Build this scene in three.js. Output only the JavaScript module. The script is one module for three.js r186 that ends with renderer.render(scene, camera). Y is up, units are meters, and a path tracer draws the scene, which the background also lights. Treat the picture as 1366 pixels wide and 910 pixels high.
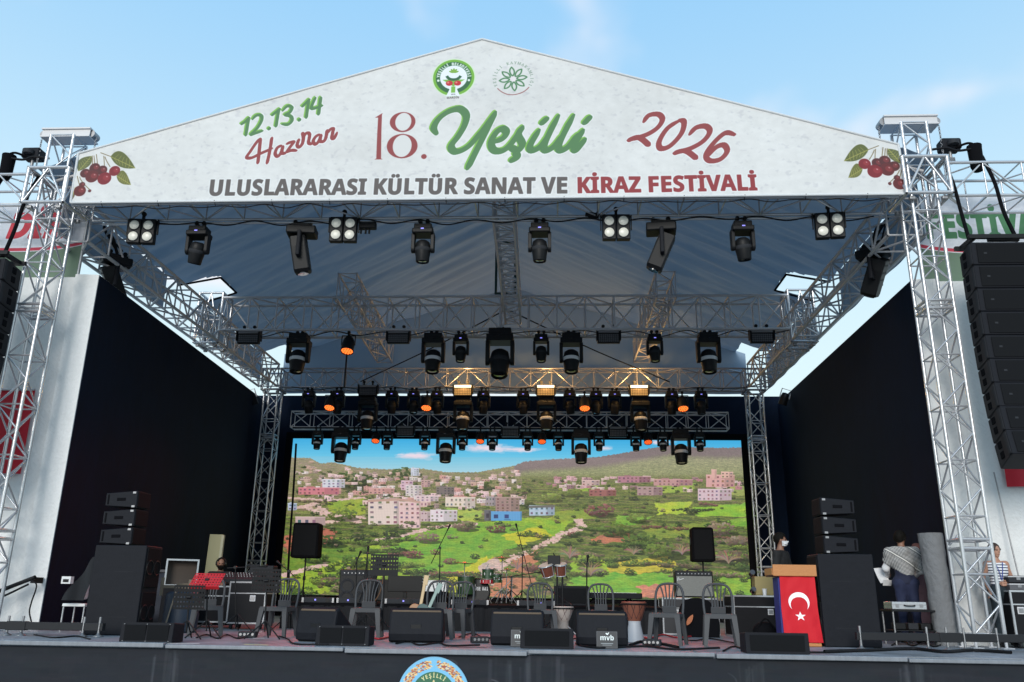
import * as THREE from 'three';
import { RoundedBoxGeometry } from 'three/addons/geometries/RoundedBoxGeometry.js';
import { mergeGeometries } from 'three/addons/utils/BufferGeometryUtils.js';
import { ImprovedNoise } from 'three/addons/math/ImprovedNoise.js';
import { MarchingCubes } from 'three/addons/objects/MarchingCubes.js';

// ---------------------------------------------------------------- camera, sky, sun, exposure
const scene = new THREE.Scene();
const FPX = 1100;
const camera = new THREE.PerspectiveCamera(2 * Math.atan(455 / FPX) * 180 / Math.PI, 1366 / 910, 0.1, 600);
camera.position.set(1.4542, 0.6639, 13.6479);
camera.rotation.order = 'YXZ';
camera.rotation.set(0.3002, 0.0535, 0.0142);
camera.updateMatrixWorld(true);
scene.add(camera);

const EXPOSURE = 1.5;
const renderer = new THREE.WebGLRenderer({ antialias: true });
renderer.setSize(1024, 682);
renderer.toneMapping = THREE.LinearToneMapping;
renderer.toneMappingExposure = EXPOSURE;
renderer.shadowMap.enabled = true;

const noise = new ImprovedNoise();
const fbm = (x, y, z, o = 4) => { let s = 0, a = 0.5, f = 1; for (let i = 0; i < o; i++) { s += a * noise.noise(x * f, y * f, z * f); a *= 0.5; f *= 2.03; } return s; };
const smooth = (a, b, x) => { const t = Math.min(1, Math.max(0, (x - a) / (b - a))); return t * t * (3 - 2 * t); };
let seedState = 12345;
const rnd = () => { seedState = (seedState * 1664525 + 1013904223) >>> 0; return seedState / 4294967296; };
const rr = (a, b) => a + (b - a) * rnd();

{ // evening sky: pale blue overhead, whiter towards the horizon, thin wisps of cloud all round
  const W = 1024, H = 512, d = new Float32Array(W * H * 4);
  for (let j = 0; j < H; j++) for (let i = 0; i < W; i++) {
    const el = ((j + 0.5) / H - 0.5) * Math.PI, az = ((i + 0.5) / W - 0.5) * 2 * Math.PI;
    const x = Math.cos(el) * Math.cos(az), y = Math.sin(el), z = Math.cos(el) * Math.sin(az);
    const t = smooth(0.12, 0.75, Math.max(0, y));
    let r = 0.78 + (0.29 - 0.78) * t, g = 0.96 + (0.60 - 0.96) * t, b = 0.99 + (0.93 - 0.99) * t;
    const h = Math.max(0.06, y);
    const n = fbm(-x / h * 1.3 + 3.7, z / h * 1.3 + 1.2, 0.5, 6) + 0.35 * fbm(-x / h * 4.1, z / h * 2.1, 7.7, 4);
    const c = 0.85 * smooth(0.05, 0.42, n) * smooth(0.05, 0.3, y);
    const w = 0.92;
    r += (w - r) * c; g += (w * 1.0 - g) * c; b += (w * 1.06 - b) * c;
    if (y < 0) { r = 0.40; g = 0.42; b = 0.42; }
    const o = (j * W + i) * 4; d[o] = r * 0.69; d[o + 1] = g * 0.69; d[o + 2] = b * 0.69; d[o + 3] = 1;
  }
  const sky = new THREE.DataTexture(d, W, H, THREE.RGBAFormat, THREE.FloatType);
  sky.mapping = THREE.EquirectangularReflectionMapping; sky.magFilter = THREE.LinearFilter; sky.needsUpdate = true;
  scene.background = sky; scene.environment = sky;
}
const sun = new THREE.DirectionalLight(new THREE.Color(1, 0.96, 0.9), 1.5);
sun.position.set(-9, 20, 44); sun.target.position.set(0, 3, -4);
sun.castShadow = true; sun.shadow.radius = 45; sun.shadow.mapSize.set(2048, 2048);
Object.assign(sun.shadow.camera, { left: -22, right: 22, top: 20, bottom: -20, near: 1, far: 120 });
scene.add(sun, sun.target);

// ---------------------------------------------------------------- helpers
const V = (x, y, z) => new THREE.Vector3(x, y, z);
// a photo pixel is a direction; its distance comes from the plane of the thing it belongs to
const dir = (u, v) => V((u - 683) / FPX, -(v - 455) / FPX, -1).applyQuaternion(camera.quaternion);
const onZ = (u, v, z) => { const d = dir(u, v); return d.multiplyScalar((z - camera.position.z) / d.z).add(camera.position); };
const onY = (u, v, y = 0) => { const d = dir(u, v); return d.multiplyScalar((y - camera.position.y) / d.y).add(camera.position); };

const used = new Map();
function numbered(name) { const n = used.get(name) ?? 0; used.set(name, n + 1); return n ? `${name}_${String(n).padStart(3, '0')}` : name; }
function tag(o, label, category, group, kind) { if (label) o.userData.label = label; if (category) o.userData.category = category; if (group) o.userData.group = group; if (kind) o.userData.kind = kind; return o; }
function thing(name, label, category, pos = [0, 0, 0], turn = 0, group) {
  const o = new THREE.Group(); o.name = numbered(name); scene.add(o);
  if (pos.isVector3) o.position.copy(pos); else o.position.set(...pos);
  o.rotation.y = turn; return tag(o, label, category, group);
}
function mesh(name, geo, mat, parent = scene, pos) {
  const m = new THREE.Mesh(geo, mat); m.name = parent === scene ? numbered(name) : name; m.castShadow = m.receiveShadow = true;
  if (pos) pos.isVector3 ? m.position.copy(pos) : m.position.set(...pos);
  parent.add(m); return m;
}
function copy(o, label) { const c = o.clone(); c.name = numbered(o.name.replace(/_\d{3}$/, '')); scene.add(c); if (label) c.userData.label = label; return c; }
const geoCache = new Map();
const cached = (k, f) => { if (!geoCache.has(k)) geoCache.set(k, f()); return geoCache.get(k); };
const bx = (w, h, d, x = 0, y = 0, z = 0) => new THREE.BoxGeometry(w, h, d).translate(x, y, z);
const rb = (w, h, d, r = 0.02, x = 0, y = 0, z = 0, s = 2) => new RoundedBoxGeometry(w, h, d, s, r).translate(x, y, z);
const cy = (r0, r1, h, n = 16, x = 0, y = 0, z = 0) => new THREE.CylinderGeometry(r0, r1, h, n).translate(x, y, z);
const lathe = (pts, n = 20) => new THREE.LatheGeometry(pts.map(([r, y]) => new THREE.Vector2(r, y)), n);
const tube = (pts, r, seg = 24, n = 6, closed = false) => new THREE.TubeGeometry(new THREE.CatmullRomCurve3(pts.map((p) => p.isVector3 ? p : V(...p)), closed), seg, r, n, closed);
const merge = (list) => mergeGeometries(list.map((g) => { const q = g.index ? g.toNonIndexed() : g; for (const k of Object.keys(q.attributes)) if (!['position', 'normal', 'uv'].includes(k)) q.deleteAttribute(k); return q; }));
function metreUV(g) { const p = g.attributes.position, n = g.attributes.normal, u = new Float32Array(p.count * 2); for (let i = 0; i < p.count; i++) { const ax = Math.abs(n.getX(i)), ay = Math.abs(n.getY(i)), az = Math.abs(n.getZ(i)); u[2 * i] = ax > ay && ax > az ? p.getZ(i) : p.getX(i); u[2 * i + 1] = ay > ax && ay > az ? p.getZ(i) : p.getY(i); } g.setAttribute('uv', new THREE.BufferAttribute(u, 2)); return g; }
const rodGeo = new THREE.CylinderGeometry(1, 1, 1, 8, 1, true);
const UP = V(0, 1, 0);
function rod(name, a, b, r, mat, parent) {
  const A = a.isVector3 ? a : V(...a), B = b.isVector3 ? b : V(...b), d = B.clone().sub(A), L = d.length();
  const m = mesh(name, rodGeo, mat, parent); m.position.copy(A).addScaledVector(d, 0.5); m.scale.set(r, L, r); m.quaternion.setFromUnitVectors(UP, d.divideScalar(L)); return m;
}
function rodG(a, b, r, n = 8) { const A = V(...a), B = V(...b), d = B.clone().sub(A), L = d.length(); const g = new THREE.CylinderGeometry(r, r, L, n); g.applyQuaternion(new THREE.Quaternion().setFromUnitVectors(UP, d.divideScalar(L))); const c = A.add(B).multiplyScalar(0.5); return g.translate(c.x, c.y, c.z); }
function prism(profile, w, bevel = 0.012) { // profile in (z, y), extruded along x and centred
  const s = new THREE.Shape(profile.map(([z, y]) => new THREE.Vector2(z, y)));
  return new THREE.ExtrudeGeometry(s, { depth: w - 2 * bevel, bevelEnabled: bevel > 0, bevelThickness: bevel, bevelSize: bevel, bevelOffset: -bevel, bevelSegments: 2, curveSegments: 6 }).translate(0, 0, -(w - 2 * bevel) / 2).rotateY(-Math.PI / 2);
}

// ---------------------------------------------------------------- materials
const lin = (r, g, b) => new THREE.Color().setRGB(r, g, b);
const M3 = (r, g, b, rough = 0.6, metal = 0, extra = {}) => new THREE.MeshStandardMaterial({ color: lin(r, g, b), roughness: rough, metalness: metal, ...extra });
function canvas(w, h) { const c = document.createElement('canvas'); c.width = w; c.height = h; return c; }
function ctex(c, rx = 1, ry = 1) { const t = new THREE.CanvasTexture(c); t.colorSpace = THREE.SRGBColorSpace; t.wrapS = t.wrapT = THREE.RepeatWrapping; t.repeat.set(rx, ry); t.anisotropy = 8; return t; }
function noiseTex(w, h, fn, srgb = true) { // fn(x, y) -> [r, g, b] 0..1 as stored
  const d = new Uint8Array(w * h * 4);
  for (let j = 0; j < h; j++) for (let i = 0; i < w; i++) { const c = fn(i / w, j / h), o = (j * w + i) * 4; for (let k = 0; k < 3; k++) d[o + k] = Math.max(0, Math.min(255, c[k] * 255)); d[o + 3] = 255; }
  const t = new THREE.DataTexture(d, w, h); t.wrapS = t.wrapT = THREE.RepeatWrapping; t.magFilter = THREE.LinearFilter; t.minFilter = THREE.LinearMipmapLinearFilter; t.generateMipmaps = true;
  if (srgb) t.colorSpace = THREE.SRGBColorSpace; t.needsUpdate = true; return t;
}
const per = (x, y, n, s) => { // tiling noise on the unit square
  const a = x * Math.PI * 2, b = y * Math.PI * 2, R = n / 6.283; return fbm(Math.cos(a) * R + s, Math.sin(a) * R + Math.cos(b) * R, Math.sin(b) * R - s, 4); };
const grainTex = noiseTex(256, 256, (x, y) => { const v = 0.5 + 0.5 * per(x, y, 14, 3.1) + 0.18 * (rnd() - 0.5); return [v, v, v]; }, false);
const MB = (r, g, b, rough, spec = 0.35, extra = {}) => new THREE.MeshPhysicalMaterial({ color: lin(r, g, b), roughness: rough, specularIntensity: spec, ...extra });
const MAT = {
  alu: M3(0.58, 0.58, 0.60, 0.42, 0.55, { roughnessMap: grainTex }),
  aluDull: M3(0.60, 0.59, 0.60, 0.5, 0.1),
  steel: M3(0.30, 0.30, 0.31, 0.45, 0.7),
  black: MB(0.0075, 0.008, 0.0095, 0.5, 0.5),
  blackGloss: M3(0.012, 0.012, 0.014, 0.25),
  blackSoft: MB(0.006, 0.006, 0.0075, 0.95, 0.15),
  speaker: MB(0.0115, 0.0125, 0.0165, 0.65, 0.35, { bumpMap: grainTex, bumpScale: 0.002 }),
  grille: MB(0.008, 0.0085, 0.010, 0.8, 0.25),
  charcoal: MB(0.028, 0.030, 0.035, 0.7, 0.4),
  chair: MB(0.062, 0.064, 0.07, 0.5, 0.5),
  lensGlass: new THREE.MeshPhysicalMaterial({ color: lin(0.02, 0.025, 0.035), roughness: 0.08, clearcoat: 1 }),
  lampFace: M3(0.78, 0.76, 0.68, 0.3),
  whitePlastic: M3(0.72, 0.73, 0.74, 0.45),
  caseBlack: MB(0.012, 0.012, 0.014, 0.6),
  cable: MB(0.009, 0.009, 0.011, 0.6),
  cableRed: M3(0.45, 0.02, 0.03, 0.5),
  green: M3(0.01, 0.045, 0.035, 0.5),
  rust: M3(0.25, 0.10, 0.05, 0.8),
  wood: M3(0.42, 0.20, 0.07, 0.5),
  skin: M3(0.42, 0.22, 0.15, 0.55), skinDark: M3(0.26, 0.13, 0.085, 0.55),
  hair: MB(0.008, 0.007, 0.006, 0.7, 0.2),
};

{ // scuffed, slightly dusty black paint for cabinets
  const c = canvas(512, 512), x = c.getContext('2d'); x.fillStyle = 'rgb(196,196,198)'; x.fillRect(0, 0, 512, 512);
  for (let i = 0; i < 900; i++) { const v = rr(150, 235); x.fillStyle = `rgba(${v},${v},${v + 4},.12)`; x.fillRect(rr(0, 512), rr(0, 512), rr(6, 70), rr(2, 20)); }
  for (let i = 0; i < 90; i++) { x.strokeStyle = `rgba(255,255,255,${rr(0.2, 0.8)})`; x.lineWidth = rr(0.5, 2); const a = rr(0, 512), b = rr(0, 512); x.beginPath(); x.moveTo(a, b); x.lineTo(a + rr(-40, 40), b + rr(-8, 8)); x.stroke(); }
  MAT.speaker.map = ctex(c); MAT.speaker.color.multiplyScalar(1.7); MAT.caseBlack.map = MAT.speaker.map; MAT.caseBlack.color.multiplyScalar(1.6);
}
// ---------------------------------------------------------------- ground, stage, walls
{
  const g = new THREE.PlaneGeometry(400, 400, 8, 8).rotateX(-Math.PI / 2);
  const t = noiseTex(256, 256, (x, y) => { const v = 0.52 + 0.12 * per(x, y, 6, 1.3) + 0.05 * (rnd() - 0.5); return [v, v * 0.995, v * 0.98]; }); t.repeat.set(100, 100);
  tag(mesh('ground', g, new THREE.MeshStandardMaterial({ map: t, roughness: 0.9 }), scene, [0, -1.42, 0]), 'paved square in front of the stage', 'ground', null, 'structure');
}
const ZE = 2.33; // front edge of the stage
{
  const st = thing('stage_platform', 'dark painted concrete stage platform with a pale deck edge', 'stage', [0, 0, 0]); st.userData.kind = 'structure';
  const fasciaTex = (() => { // charcoal paint with pale drip stains and scuffs
    const c = canvas(2048, 192), x = c.getContext('2d'); x.fillStyle = 'rgb(38,41,48)'; x.fillRect(0, 0, 2048, 192);
    for (let i = 0; i < 5000; i++) { const v = rr(28, 50); x.fillStyle = `rgba(${v},${v + 2},${v + 8},.16)`; x.fillRect(rr(0, 2048), rr(0, 192), rr(3, 40), rr(2, 14)); }
    for (const s of [60, 210, 480, 735, 760, 1080, 1105, 1135, 1330, 1345, 1480, 1500, 1700, 1716, 1742, 1880, 1960]) for (let k = 0; k < 5; k++) {
      x.strokeStyle = `rgba(150,152,158,${rr(0.03, 0.13)})`; x.lineWidth = rr(1, 5); x.beginPath(); const X = s + rr(-14, 14); x.moveTo(X, rr(0, 20)); x.bezierCurveTo(X + rr(-3, 3), 60, X + rr(-4, 4), 90, X + rr(-5, 5), rr(70, 190)); x.stroke(); }
    for (let i = 0; i < 60; i++) { x.strokeStyle = `rgba(170,172,178,${rr(0.06, 0.3)})`; x.lineWidth = rr(0.6, 2); const X = rr(0, 2048), Y = rr(8, 180); x.beginPath(); x.moveTo(X, Y); x.quadraticCurveTo(X + rr(-12, 12), Y + rr(-4, 10), X + rr(-9, 9), Y + rr(4, 22)); x.stroke(); }
    for (const [X, w] of [[330, 60], [395, 34], [150, 26]]) { x.fillStyle = 'rgba(186,180,166,.8)'; x.beginPath(); x.moveTo(X, 0); x.lineTo(X + w, 0); x.lineTo(X + w * 0.8, rr(3, 7)); x.lineTo(X + w * 0.3, rr(4, 8)); x.fill(); }
    return ctex(c);
  })();
  mesh('fascia', bx(26, 1.36, 0.2, 0, -0.74, ZE - 0.1), new THREE.MeshPhysicalMaterial({ map: fasciaTex, roughness: 0.75, specularIntensity: 0.4 }), st);
  const deckTex = noiseTex(512, 512, (x, y) => { const v = 0.52 + 0.22 * per(x, y, 7, 2.2) + 0.14 * per(x * 1, y * 1, 40, 5.2) + 0.05 * (rnd() - 0.5); return [v * 0.97, v, v * 1.05]; }); deckTex.repeat.set(6, 4);
  const deckMat = new THREE.MeshStandardMaterial({ map: deckTex, roughness: 0.55 });
  mesh('deck', bx(26, 0.06, 17.2, 0, -0.03, -6.35), deckMat, st);
  for (let i = 0; i < 11; i++) mesh('edge_board', rb(2.36, 0.05 + 0.01 * (i % 2), 0.12, 0.012, -12 + i * 2.38 + 0.02, -0.012 - 0.012 * (i % 3), ZE + 0.008 + 0.008 * (i % 2), 1), deckMat, st);
}
// walls of the stage house: white plaster outside and on the front, black paint inside
const plaster = (() => { const t = noiseTex(512, 512, (x, y) => { const v = 0.88 + 0.02 * per(x, y, 5, 7.7) + 0.03 * per(x, y, 26, 1.7) + 0.02 * (rnd() - 0.5); return [v, v, v * 0.995]; }); t.repeat.set(0.5, 0.5);
  const b = noiseTex(256, 256, (x, y) => { const v = 0.5 + 0.6 * per(x, y, 22, 9.1); return [v, v, v]; }, false); b.repeat.set(1, 1);
  return new THREE.MeshStandardMaterial({ map: t, bumpMap: b, bumpScale: 0.01, roughness: 0.85 }); })();
const blackPaint = (() => { const t = noiseTex(512, 512, (x, y) => { const v = 0.105 + 0.022 * per(x, y, 5, 3.3) + 0.02 * per(x, y, 30, 8.8) + 0.008 * (rnd() - 0.5); return [v * 0.42, v * 0.9, v * 1.6]; }); t.repeat.set(0.3, 0.1);
  return new THREE.MeshPhysicalMaterial({ map: t, roughness: 0.8, specularIntensity: 0.25 }); })();
function wallSlab(pts, y0, tops, inward, thick) { // pts: two floor points along the inner face; tops: their heights
  const [a, b] = pts, d = V(b[0] - a[0], 0, b[1] - a[1]), L = d.length(); d.normalize(); const n = V(d.z, 0, -d.x).multiplyScalar(inward);
  const P = (s, y, t) => [a[0] + d.x * s - n.x * t, y, a[1] + d.z * s - n.z * t];
  const q = [P(0, y0, 0), P(L, y0, 0), P(L, tops[1], 0), P(0, tops[0], 0), P(0, y0, thick), P(L, y0, thick), P(L, tops[1], thick), P(0, tops[0], thick)];
  const pos = [], uv = [], H = Math.max(...tops) - y0;
  const face = (i, j, k, l, w) => { for (const [m, tu, tv] of [[i, 0, 0], [j, 1, 0], [k, 1, 1], [i, 0, 0], [k, 1, 1], [l, 0, 1]]) { pos.push(...q[m]); uv.push(tu * w, tv * H); } };
  face(0, 1, 2, 3, L); face(5, 4, 7, 6, L); face(4, 0, 3, 7, thick); face(1, 5, 6, 2, thick); face(3, 2, 6, 7, L); face(4, 5, 1, 0, L);
  const g = new THREE.BufferGeometry(); g.setAttribute('position', new THREE.Float32BufferAttribute(pos, 3)); g.setAttribute('uv', new THREE.Float32BufferAttribute(uv, 2)); g.computeVertexNormals(); return g;
}
const ZW = -0.95;
const WL = { a: [-7.42, ZW], b: [-8.6, -14.2], t: [6.56, 7.03] }, WR = { a: [8.06, ZW], b: [9.08, -14.2], t: [6.37, 7.1] };
{
  const l = thing('stage_side_wall', 'tall stage side wall, white front, at the line array hung beside the red-lettered banner', 'wall');
  mesh('plaster_wall', wallSlab([[WL.a[0] - 0.012, WL.a[1]], WL.b], 0, WL.t, -1, 0.45), plaster, l);
  mesh('black_inner_face', wallSlab([[WL.a[0], WL.a[1] - 0.02], [WL.b[0] + 0.01, WL.b[1]]], 0.002, [6.55, 7.02], -1, 0.01), blackPaint, l);
  mesh('front_wall', metreUV(bx(6.6, 6.52, 0.4, -11.17, 3.26, ZW - 0.22)), plaster, l);
  const r = thing('stage_side_wall', 'tall stage side wall, white front, behind the woman in the striped top', 'wall');
  mesh('plaster_wall', wallSlab([[WR.a[0] + 0.012, WR.a[1]], WR.b], 0, WR.t, 1, 0.45), plaster, r);
  mesh('black_inner_face', wallSlab([[WR.a[0], WR.a[1] - 0.02], [WR.b[0] - 0.01, WR.b[1]]], 0.002, [6.36, 7.09], 1, 0.01), blackPaint, r);
  mesh('front_wall', metreUV(bx(6.6, 6.34, 0.4, 11.79, 3.17, ZW - 0.22)), plaster, r);
  const b = mesh('stage_back_wall', metreUV(bx(18.6, 7.33, 0.35, 0.18, 3.665, -14.5)), blackPaint); tag(b, 'black painted back wall behind the big screen', 'wall');
}
// ---------------------------------------------------------------- trusses
function frameOf(d, up) { const s = d.clone().cross(up).normalize(), t = s.clone().cross(d).normalize(); return { s, t }; }
function lattice(root, A, B, w, h, { n = 10, rc = 0.03, rbr = 0.016, mat = MAT.alu, pattern = 'zig', up = V(0, 1, 0), joints = [] } = {}) {
  const d = B.clone().sub(A), L = d.length(); d.divideScalar(L); const { s, t } = frameOf(d, up);
  const P = (k, a, b) => d.clone().multiplyScalar(k * L).addScaledVector(s, a * w / 2).addScaledVector(t, b * h / 2);
  for (const [a, b] of [[-1, -1], [1, -1], [1, 1], [-1, 1]]) rod('chord', P(0, a, b), P(1, a, b), rc, mat, root);
  const faces = [[[-1, -1], [1, -1]], [[1, -1], [1, 1]], [[1, 1], [-1, 1]], [[-1, 1], [-1, -1]]];
  faces.forEach(([p, q], f) => {
    for (let i = 0; i <= n; i++) {
      const k = i / n; rod('strut', P(k, ...p), P(k, ...q), rbr * 0.95, mat, root);
      if (i === n) break;
      const k2 = (i + 1) / n, odd = (i + f) % 2;
      if (pattern === 'zig') rod('brace', P(k, ...(odd ? p : q)), P(k2, ...(odd ? q : p)), rbr, mat, root);
      else { const m = (k + k2) / 2, o = f % 2; rod('brace', P(k, ...(o ? p : q)), P(m, ...(o ? q : p)), rbr, mat, root); rod('brace', P(m, ...(o ? q : p)), P(k2, ...(o ? p : q)), rbr, mat, root); }
    }
    for (const j of joints) for (const e of [-0.07, 0.07]) rod('flange', P((j + e) / L, ...p), P((j + e) / L, ...q), rc * 0.9, mat, root);
  });
}
function truss(name, label, A, B, w, h, o = {}) { const t = thing(name, label, 'truss', A, 0, o.group); lattice(t, A, B, w, h, o); return t; }

const TX = 8.065, TW = 0.45, TZ = -0.225, RZ = -12.75, RX = 7.92; // tower centres
function tower(label, x, z, top, foot = true) {
  const t = thing('stage_tower', label, 'tower', [x, 0, z]);
  lattice(t, V(x, 0.2, z), V(x, top, z), TW, TW, { n: Math.round((top - 0.2) / 0.93), pattern: 'k', rc: 0.031, rbr: 0.016, joints: [1.35, 5.35], up: V(0, 0, 1) });
  for (const c of t.children) c.position.y += 0.2;
  for (const a of [-1, 1]) for (const b of [-1, 1]) mesh('foot_plate', cached('footplate', () => merge([cy(0.022, 0.022, 0.2, 8, 0, 0.1, 0), bx(0.16, 0.016, 0.16, 0, 0.009, 0)])), MAT.aluDull, t, [a * TW / 2, 0, b * TW / 2]);
  return t;
}
const tL = tower('front silver lattice tower before the white wall with the black handrail', -TX, TZ, 9.1);
const tR = tower('front silver lattice tower beside the upright grey carpet roll', TX, TZ, 9.1);
tower('rear silver lattice tower beside the tall pale board', -RX, RZ, 7.1); tower('rear silver lattice tower behind the wooden lectern', RX, RZ, 7.1);
function towerHead(t) { // pulley beam over the tower top with its hoist chains
  const h = mesh('pulley_beam', merge([bx(0.98, 0.03, 0.34, 0, 0.085, 0), bx(0.98, 0.03, 0.34, 0, -0.085, 0), bx(0.96, 0.17, 0.02, 0, 0, 0.13), bx(0.96, 0.17, 0.02, 0, 0, -0.13)]), MAT.aluDull, t, [0, 9.2, 0]);
  for (const s of [-1, 1]) mesh('pulley', cached('pulley', () => cy(0.085, 0.085, 0.2, 16).rotateX(Math.PI / 2)), MAT.steel, h, [s * 0.47, 0, 0]);
  for (const s of [-1, 1]) { const ch = []; for (let i = 0; i < 20; i++) { const g = new THREE.TorusGeometry(0.02, 0.007, 4, 8); g.scale(0.8, 1.35, 1); if (i % 2) g.rotateY(Math.PI / 2); ch.push(g.translate(0, -i * 0.042, 0)); } mesh('hoist_chain', cached('chain', () => merge(ch)), MAT.steel, t, [s * 0.55, 9.12, 0.02]); }
}
towerHead(tL); towerHead(tR);
function sleeve(label, x, y0, y1, z, w) {
  const t = thing('sleeve_block', label, 'sleeve block', [x, y0, z]); const h = y1 - y0, k = w / 2;
  for (const a of [-1, 1]) for (const b of [-1, 1]) rod('post', [a * k, 0, b * k], [a * k, h, b * k], 0.035, MAT.alu, t);
  for (const y of [0, h]) for (const a of [-1, 1]) { rod('rail', [-k, y, a * k], [k, y, a * k], 0.036, MAT.alu, t); rod('rail', [a * k, y, -k], [a * k, y, k], 0.036, MAT.alu, t); }
  for (const a of [-1, 1]) { rod('brace', [0, h, a * k], [-k, 0, a * k], 0.022, MAT.alu, t); rod('brace', [0, h, a * k], [k, 0, a * k], 0.022, MAT.alu, t); rod('brace', [a * k, h, 0], [a * k, 0, -k], 0.022, MAT.alu, t); rod('brace', [a * k, h, 0], [a * k, 0, k], 0.022, MAT.alu, t); }
  for (const a of [-1, 1]) for (const b of [-1, 1]) mesh('roller', cached('roller', () => rb(0.1, 0.07, 0.08, 0.015)), MAT.steel, t, [a * k * 0.72, -0.07, b * k * 0.8]);
}
const FY0 = 7.6, FY1 = 8.26, FZ = -0.36, FD = 0.7;
sleeve('silver sleeve block round the front tower by the red-lettered banner', -TX - 0.02, FY0 - 0.02, FY1 + 0.04, TZ, 0.78);
sleeve('silver sleeve block round the front tower by the green-lettered banner', TX + 0.02, FY0 - 0.02, FY1 + 0.04, TZ, 0.78);
sleeve('silver sleeve block on the rear tower by the tall pale board', -RX, 7.1, 7.8, RZ, 0.62); sleeve('silver sleeve block on the rear tower behind the lectern', RX, 7.1, 7.8, RZ, 0.62);
truss('front_truss', 'long silver truss across the stage front behind the festival banner', V(-7.62, (FY0 + FY1) / 2, FZ), V(7.62, (FY0 + FY1) / 2, FZ), FD, FY1 - FY0, { n: 20 });
truss('wing_truss', 'silver truss arm outside the tower, holding the array by the red-lettered banner', V(-11.2, (FY0 + FY1) / 2, FZ), V(-8.5, (FY0 + FY1) / 2, FZ), FD, FY1 - FY0, { n: 4 });
truss('wing_truss', 'silver truss arm outside the tower, holding the array by the green-lettered banner', V(8.5, (FY0 + FY1) / 2, FZ), V(11.2, (FY0 + FY1) / 2, FZ), FD, FY1 - FY0, { n: 4 });
const SY0 = 7.2, SY1 = 7.95, SX = 8.0, SWD = 0.62;
for (const [s, w] of [[-1, 'over the stage side with the red-lit music stand'], [1, 'over the stage side with the lectern']]) truss('side_truss', 'long grey truss running to the rear ' + w, V(s * SX, (SY0 + SY1) / 2, -0.8), V(s * (SX + 0.02), (SY0 + SY1) / 2, RZ + 0.3), SWD, SY1 - SY0, { n: 15, mat: MAT.aluDull, rc: 0.036, rbr: 0.022 });
const MZ = -7.63, MY0 = 7.48, MY1 = 8.42;
truss('middle_truss', 'grey lighting truss across mid stage under the canopy, holding the largest moving head', V(-7.65, (MY0 + MY1) / 2, MZ), V(7.65, (MY0 + MY1) / 2, MZ), 0.7, MY1 - MY0, { n: 20, mat: MAT.aluDull, rc: 0.036, rbr: 0.023 });
const RTZ = -12.5, RY0 = 7.12, RY1 = 7.76;
truss('rear_truss', 'rear lighting truss lit amber by the three strobe panels', V(-7.55, (RY0 + RY1) / 2, RTZ), V(7.55, (RY0 + RY1) / 2, RTZ), 0.5, RY1 - RY0, { n: 22, rc: 0.03, rbr: 0.02 });
const LZ = -13.15, LY0 = 5.93, LY1 = 6.46;
truss('screen_truss', 'low lattice truss hung just above the big screen', V(-7.3, (LY0 + LY1) / 2, LZ), V(7.1, (LY0 + LY1) / 2, LZ), 0.42, LY1 - LY0, { n: 22, rc: 0.024, rbr: 0.014, mat: MAT.aluDull });
truss('centre_truss', 'narrow truss linking front and middle trusses under the ridge', V(0.48, 7.9, -0.75), V(0.36, 7.9, -7.25), 0.4, 0.55, { n: 18, mat: MAT.aluDull, rc: 0.028, rbr: 0.017 });
truss('roof_purlin_truss', 'short raised truss behind the middle truss, above the single amber par', V(-4.15, 8.62, -6.95), V(-4.25, 8.5, -12.9), 0.5, 0.72, { n: 9, mat: MAT.aluDull, rc: 0.028, rbr: 0.018 });
truss('roof_purlin_truss', 'short raised truss behind the middle truss, on the lectern side of the ridge', V(4.42, 8.62, -6.95), V(4.35, 8.5, -12.9), 0.5, 0.72, { n: 9, mat: MAT.aluDull, rc: 0.028, rbr: 0.018 });
{ // ridge support frame
  const t = thing('ridge_frame', 'dark green rectangular steel frame standing on the middle truss', 'frame', [0.14, MY1, -7.2]);
  for (const x of [-0.26, 0.26]) rod('upright', [x, 0.03, 0], [x, 2.35, 0], 0.035, MAT.green, t);
  for (const y of [0.05, 1.55]) rod('crossbar', [-0.26, y, 0.002], [0.26, y, 0.002], 0.032, MAT.green, t);
  for (const s of [-1, 1]) tag(mesh('stay_cable', tube([[0.14, 8.3, -8.0], [0.14 + s * 2.4, 7.72, -9.9], [0.14 + s * 5, 7.3, -12.2]], 0.02, 12), MAT.cable), s < 0 ? 'black stay cable slanting to the rear over the brown guitars' : 'black stay cable slanting to the rear over the guitar amplifier', 'cable');
}

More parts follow.
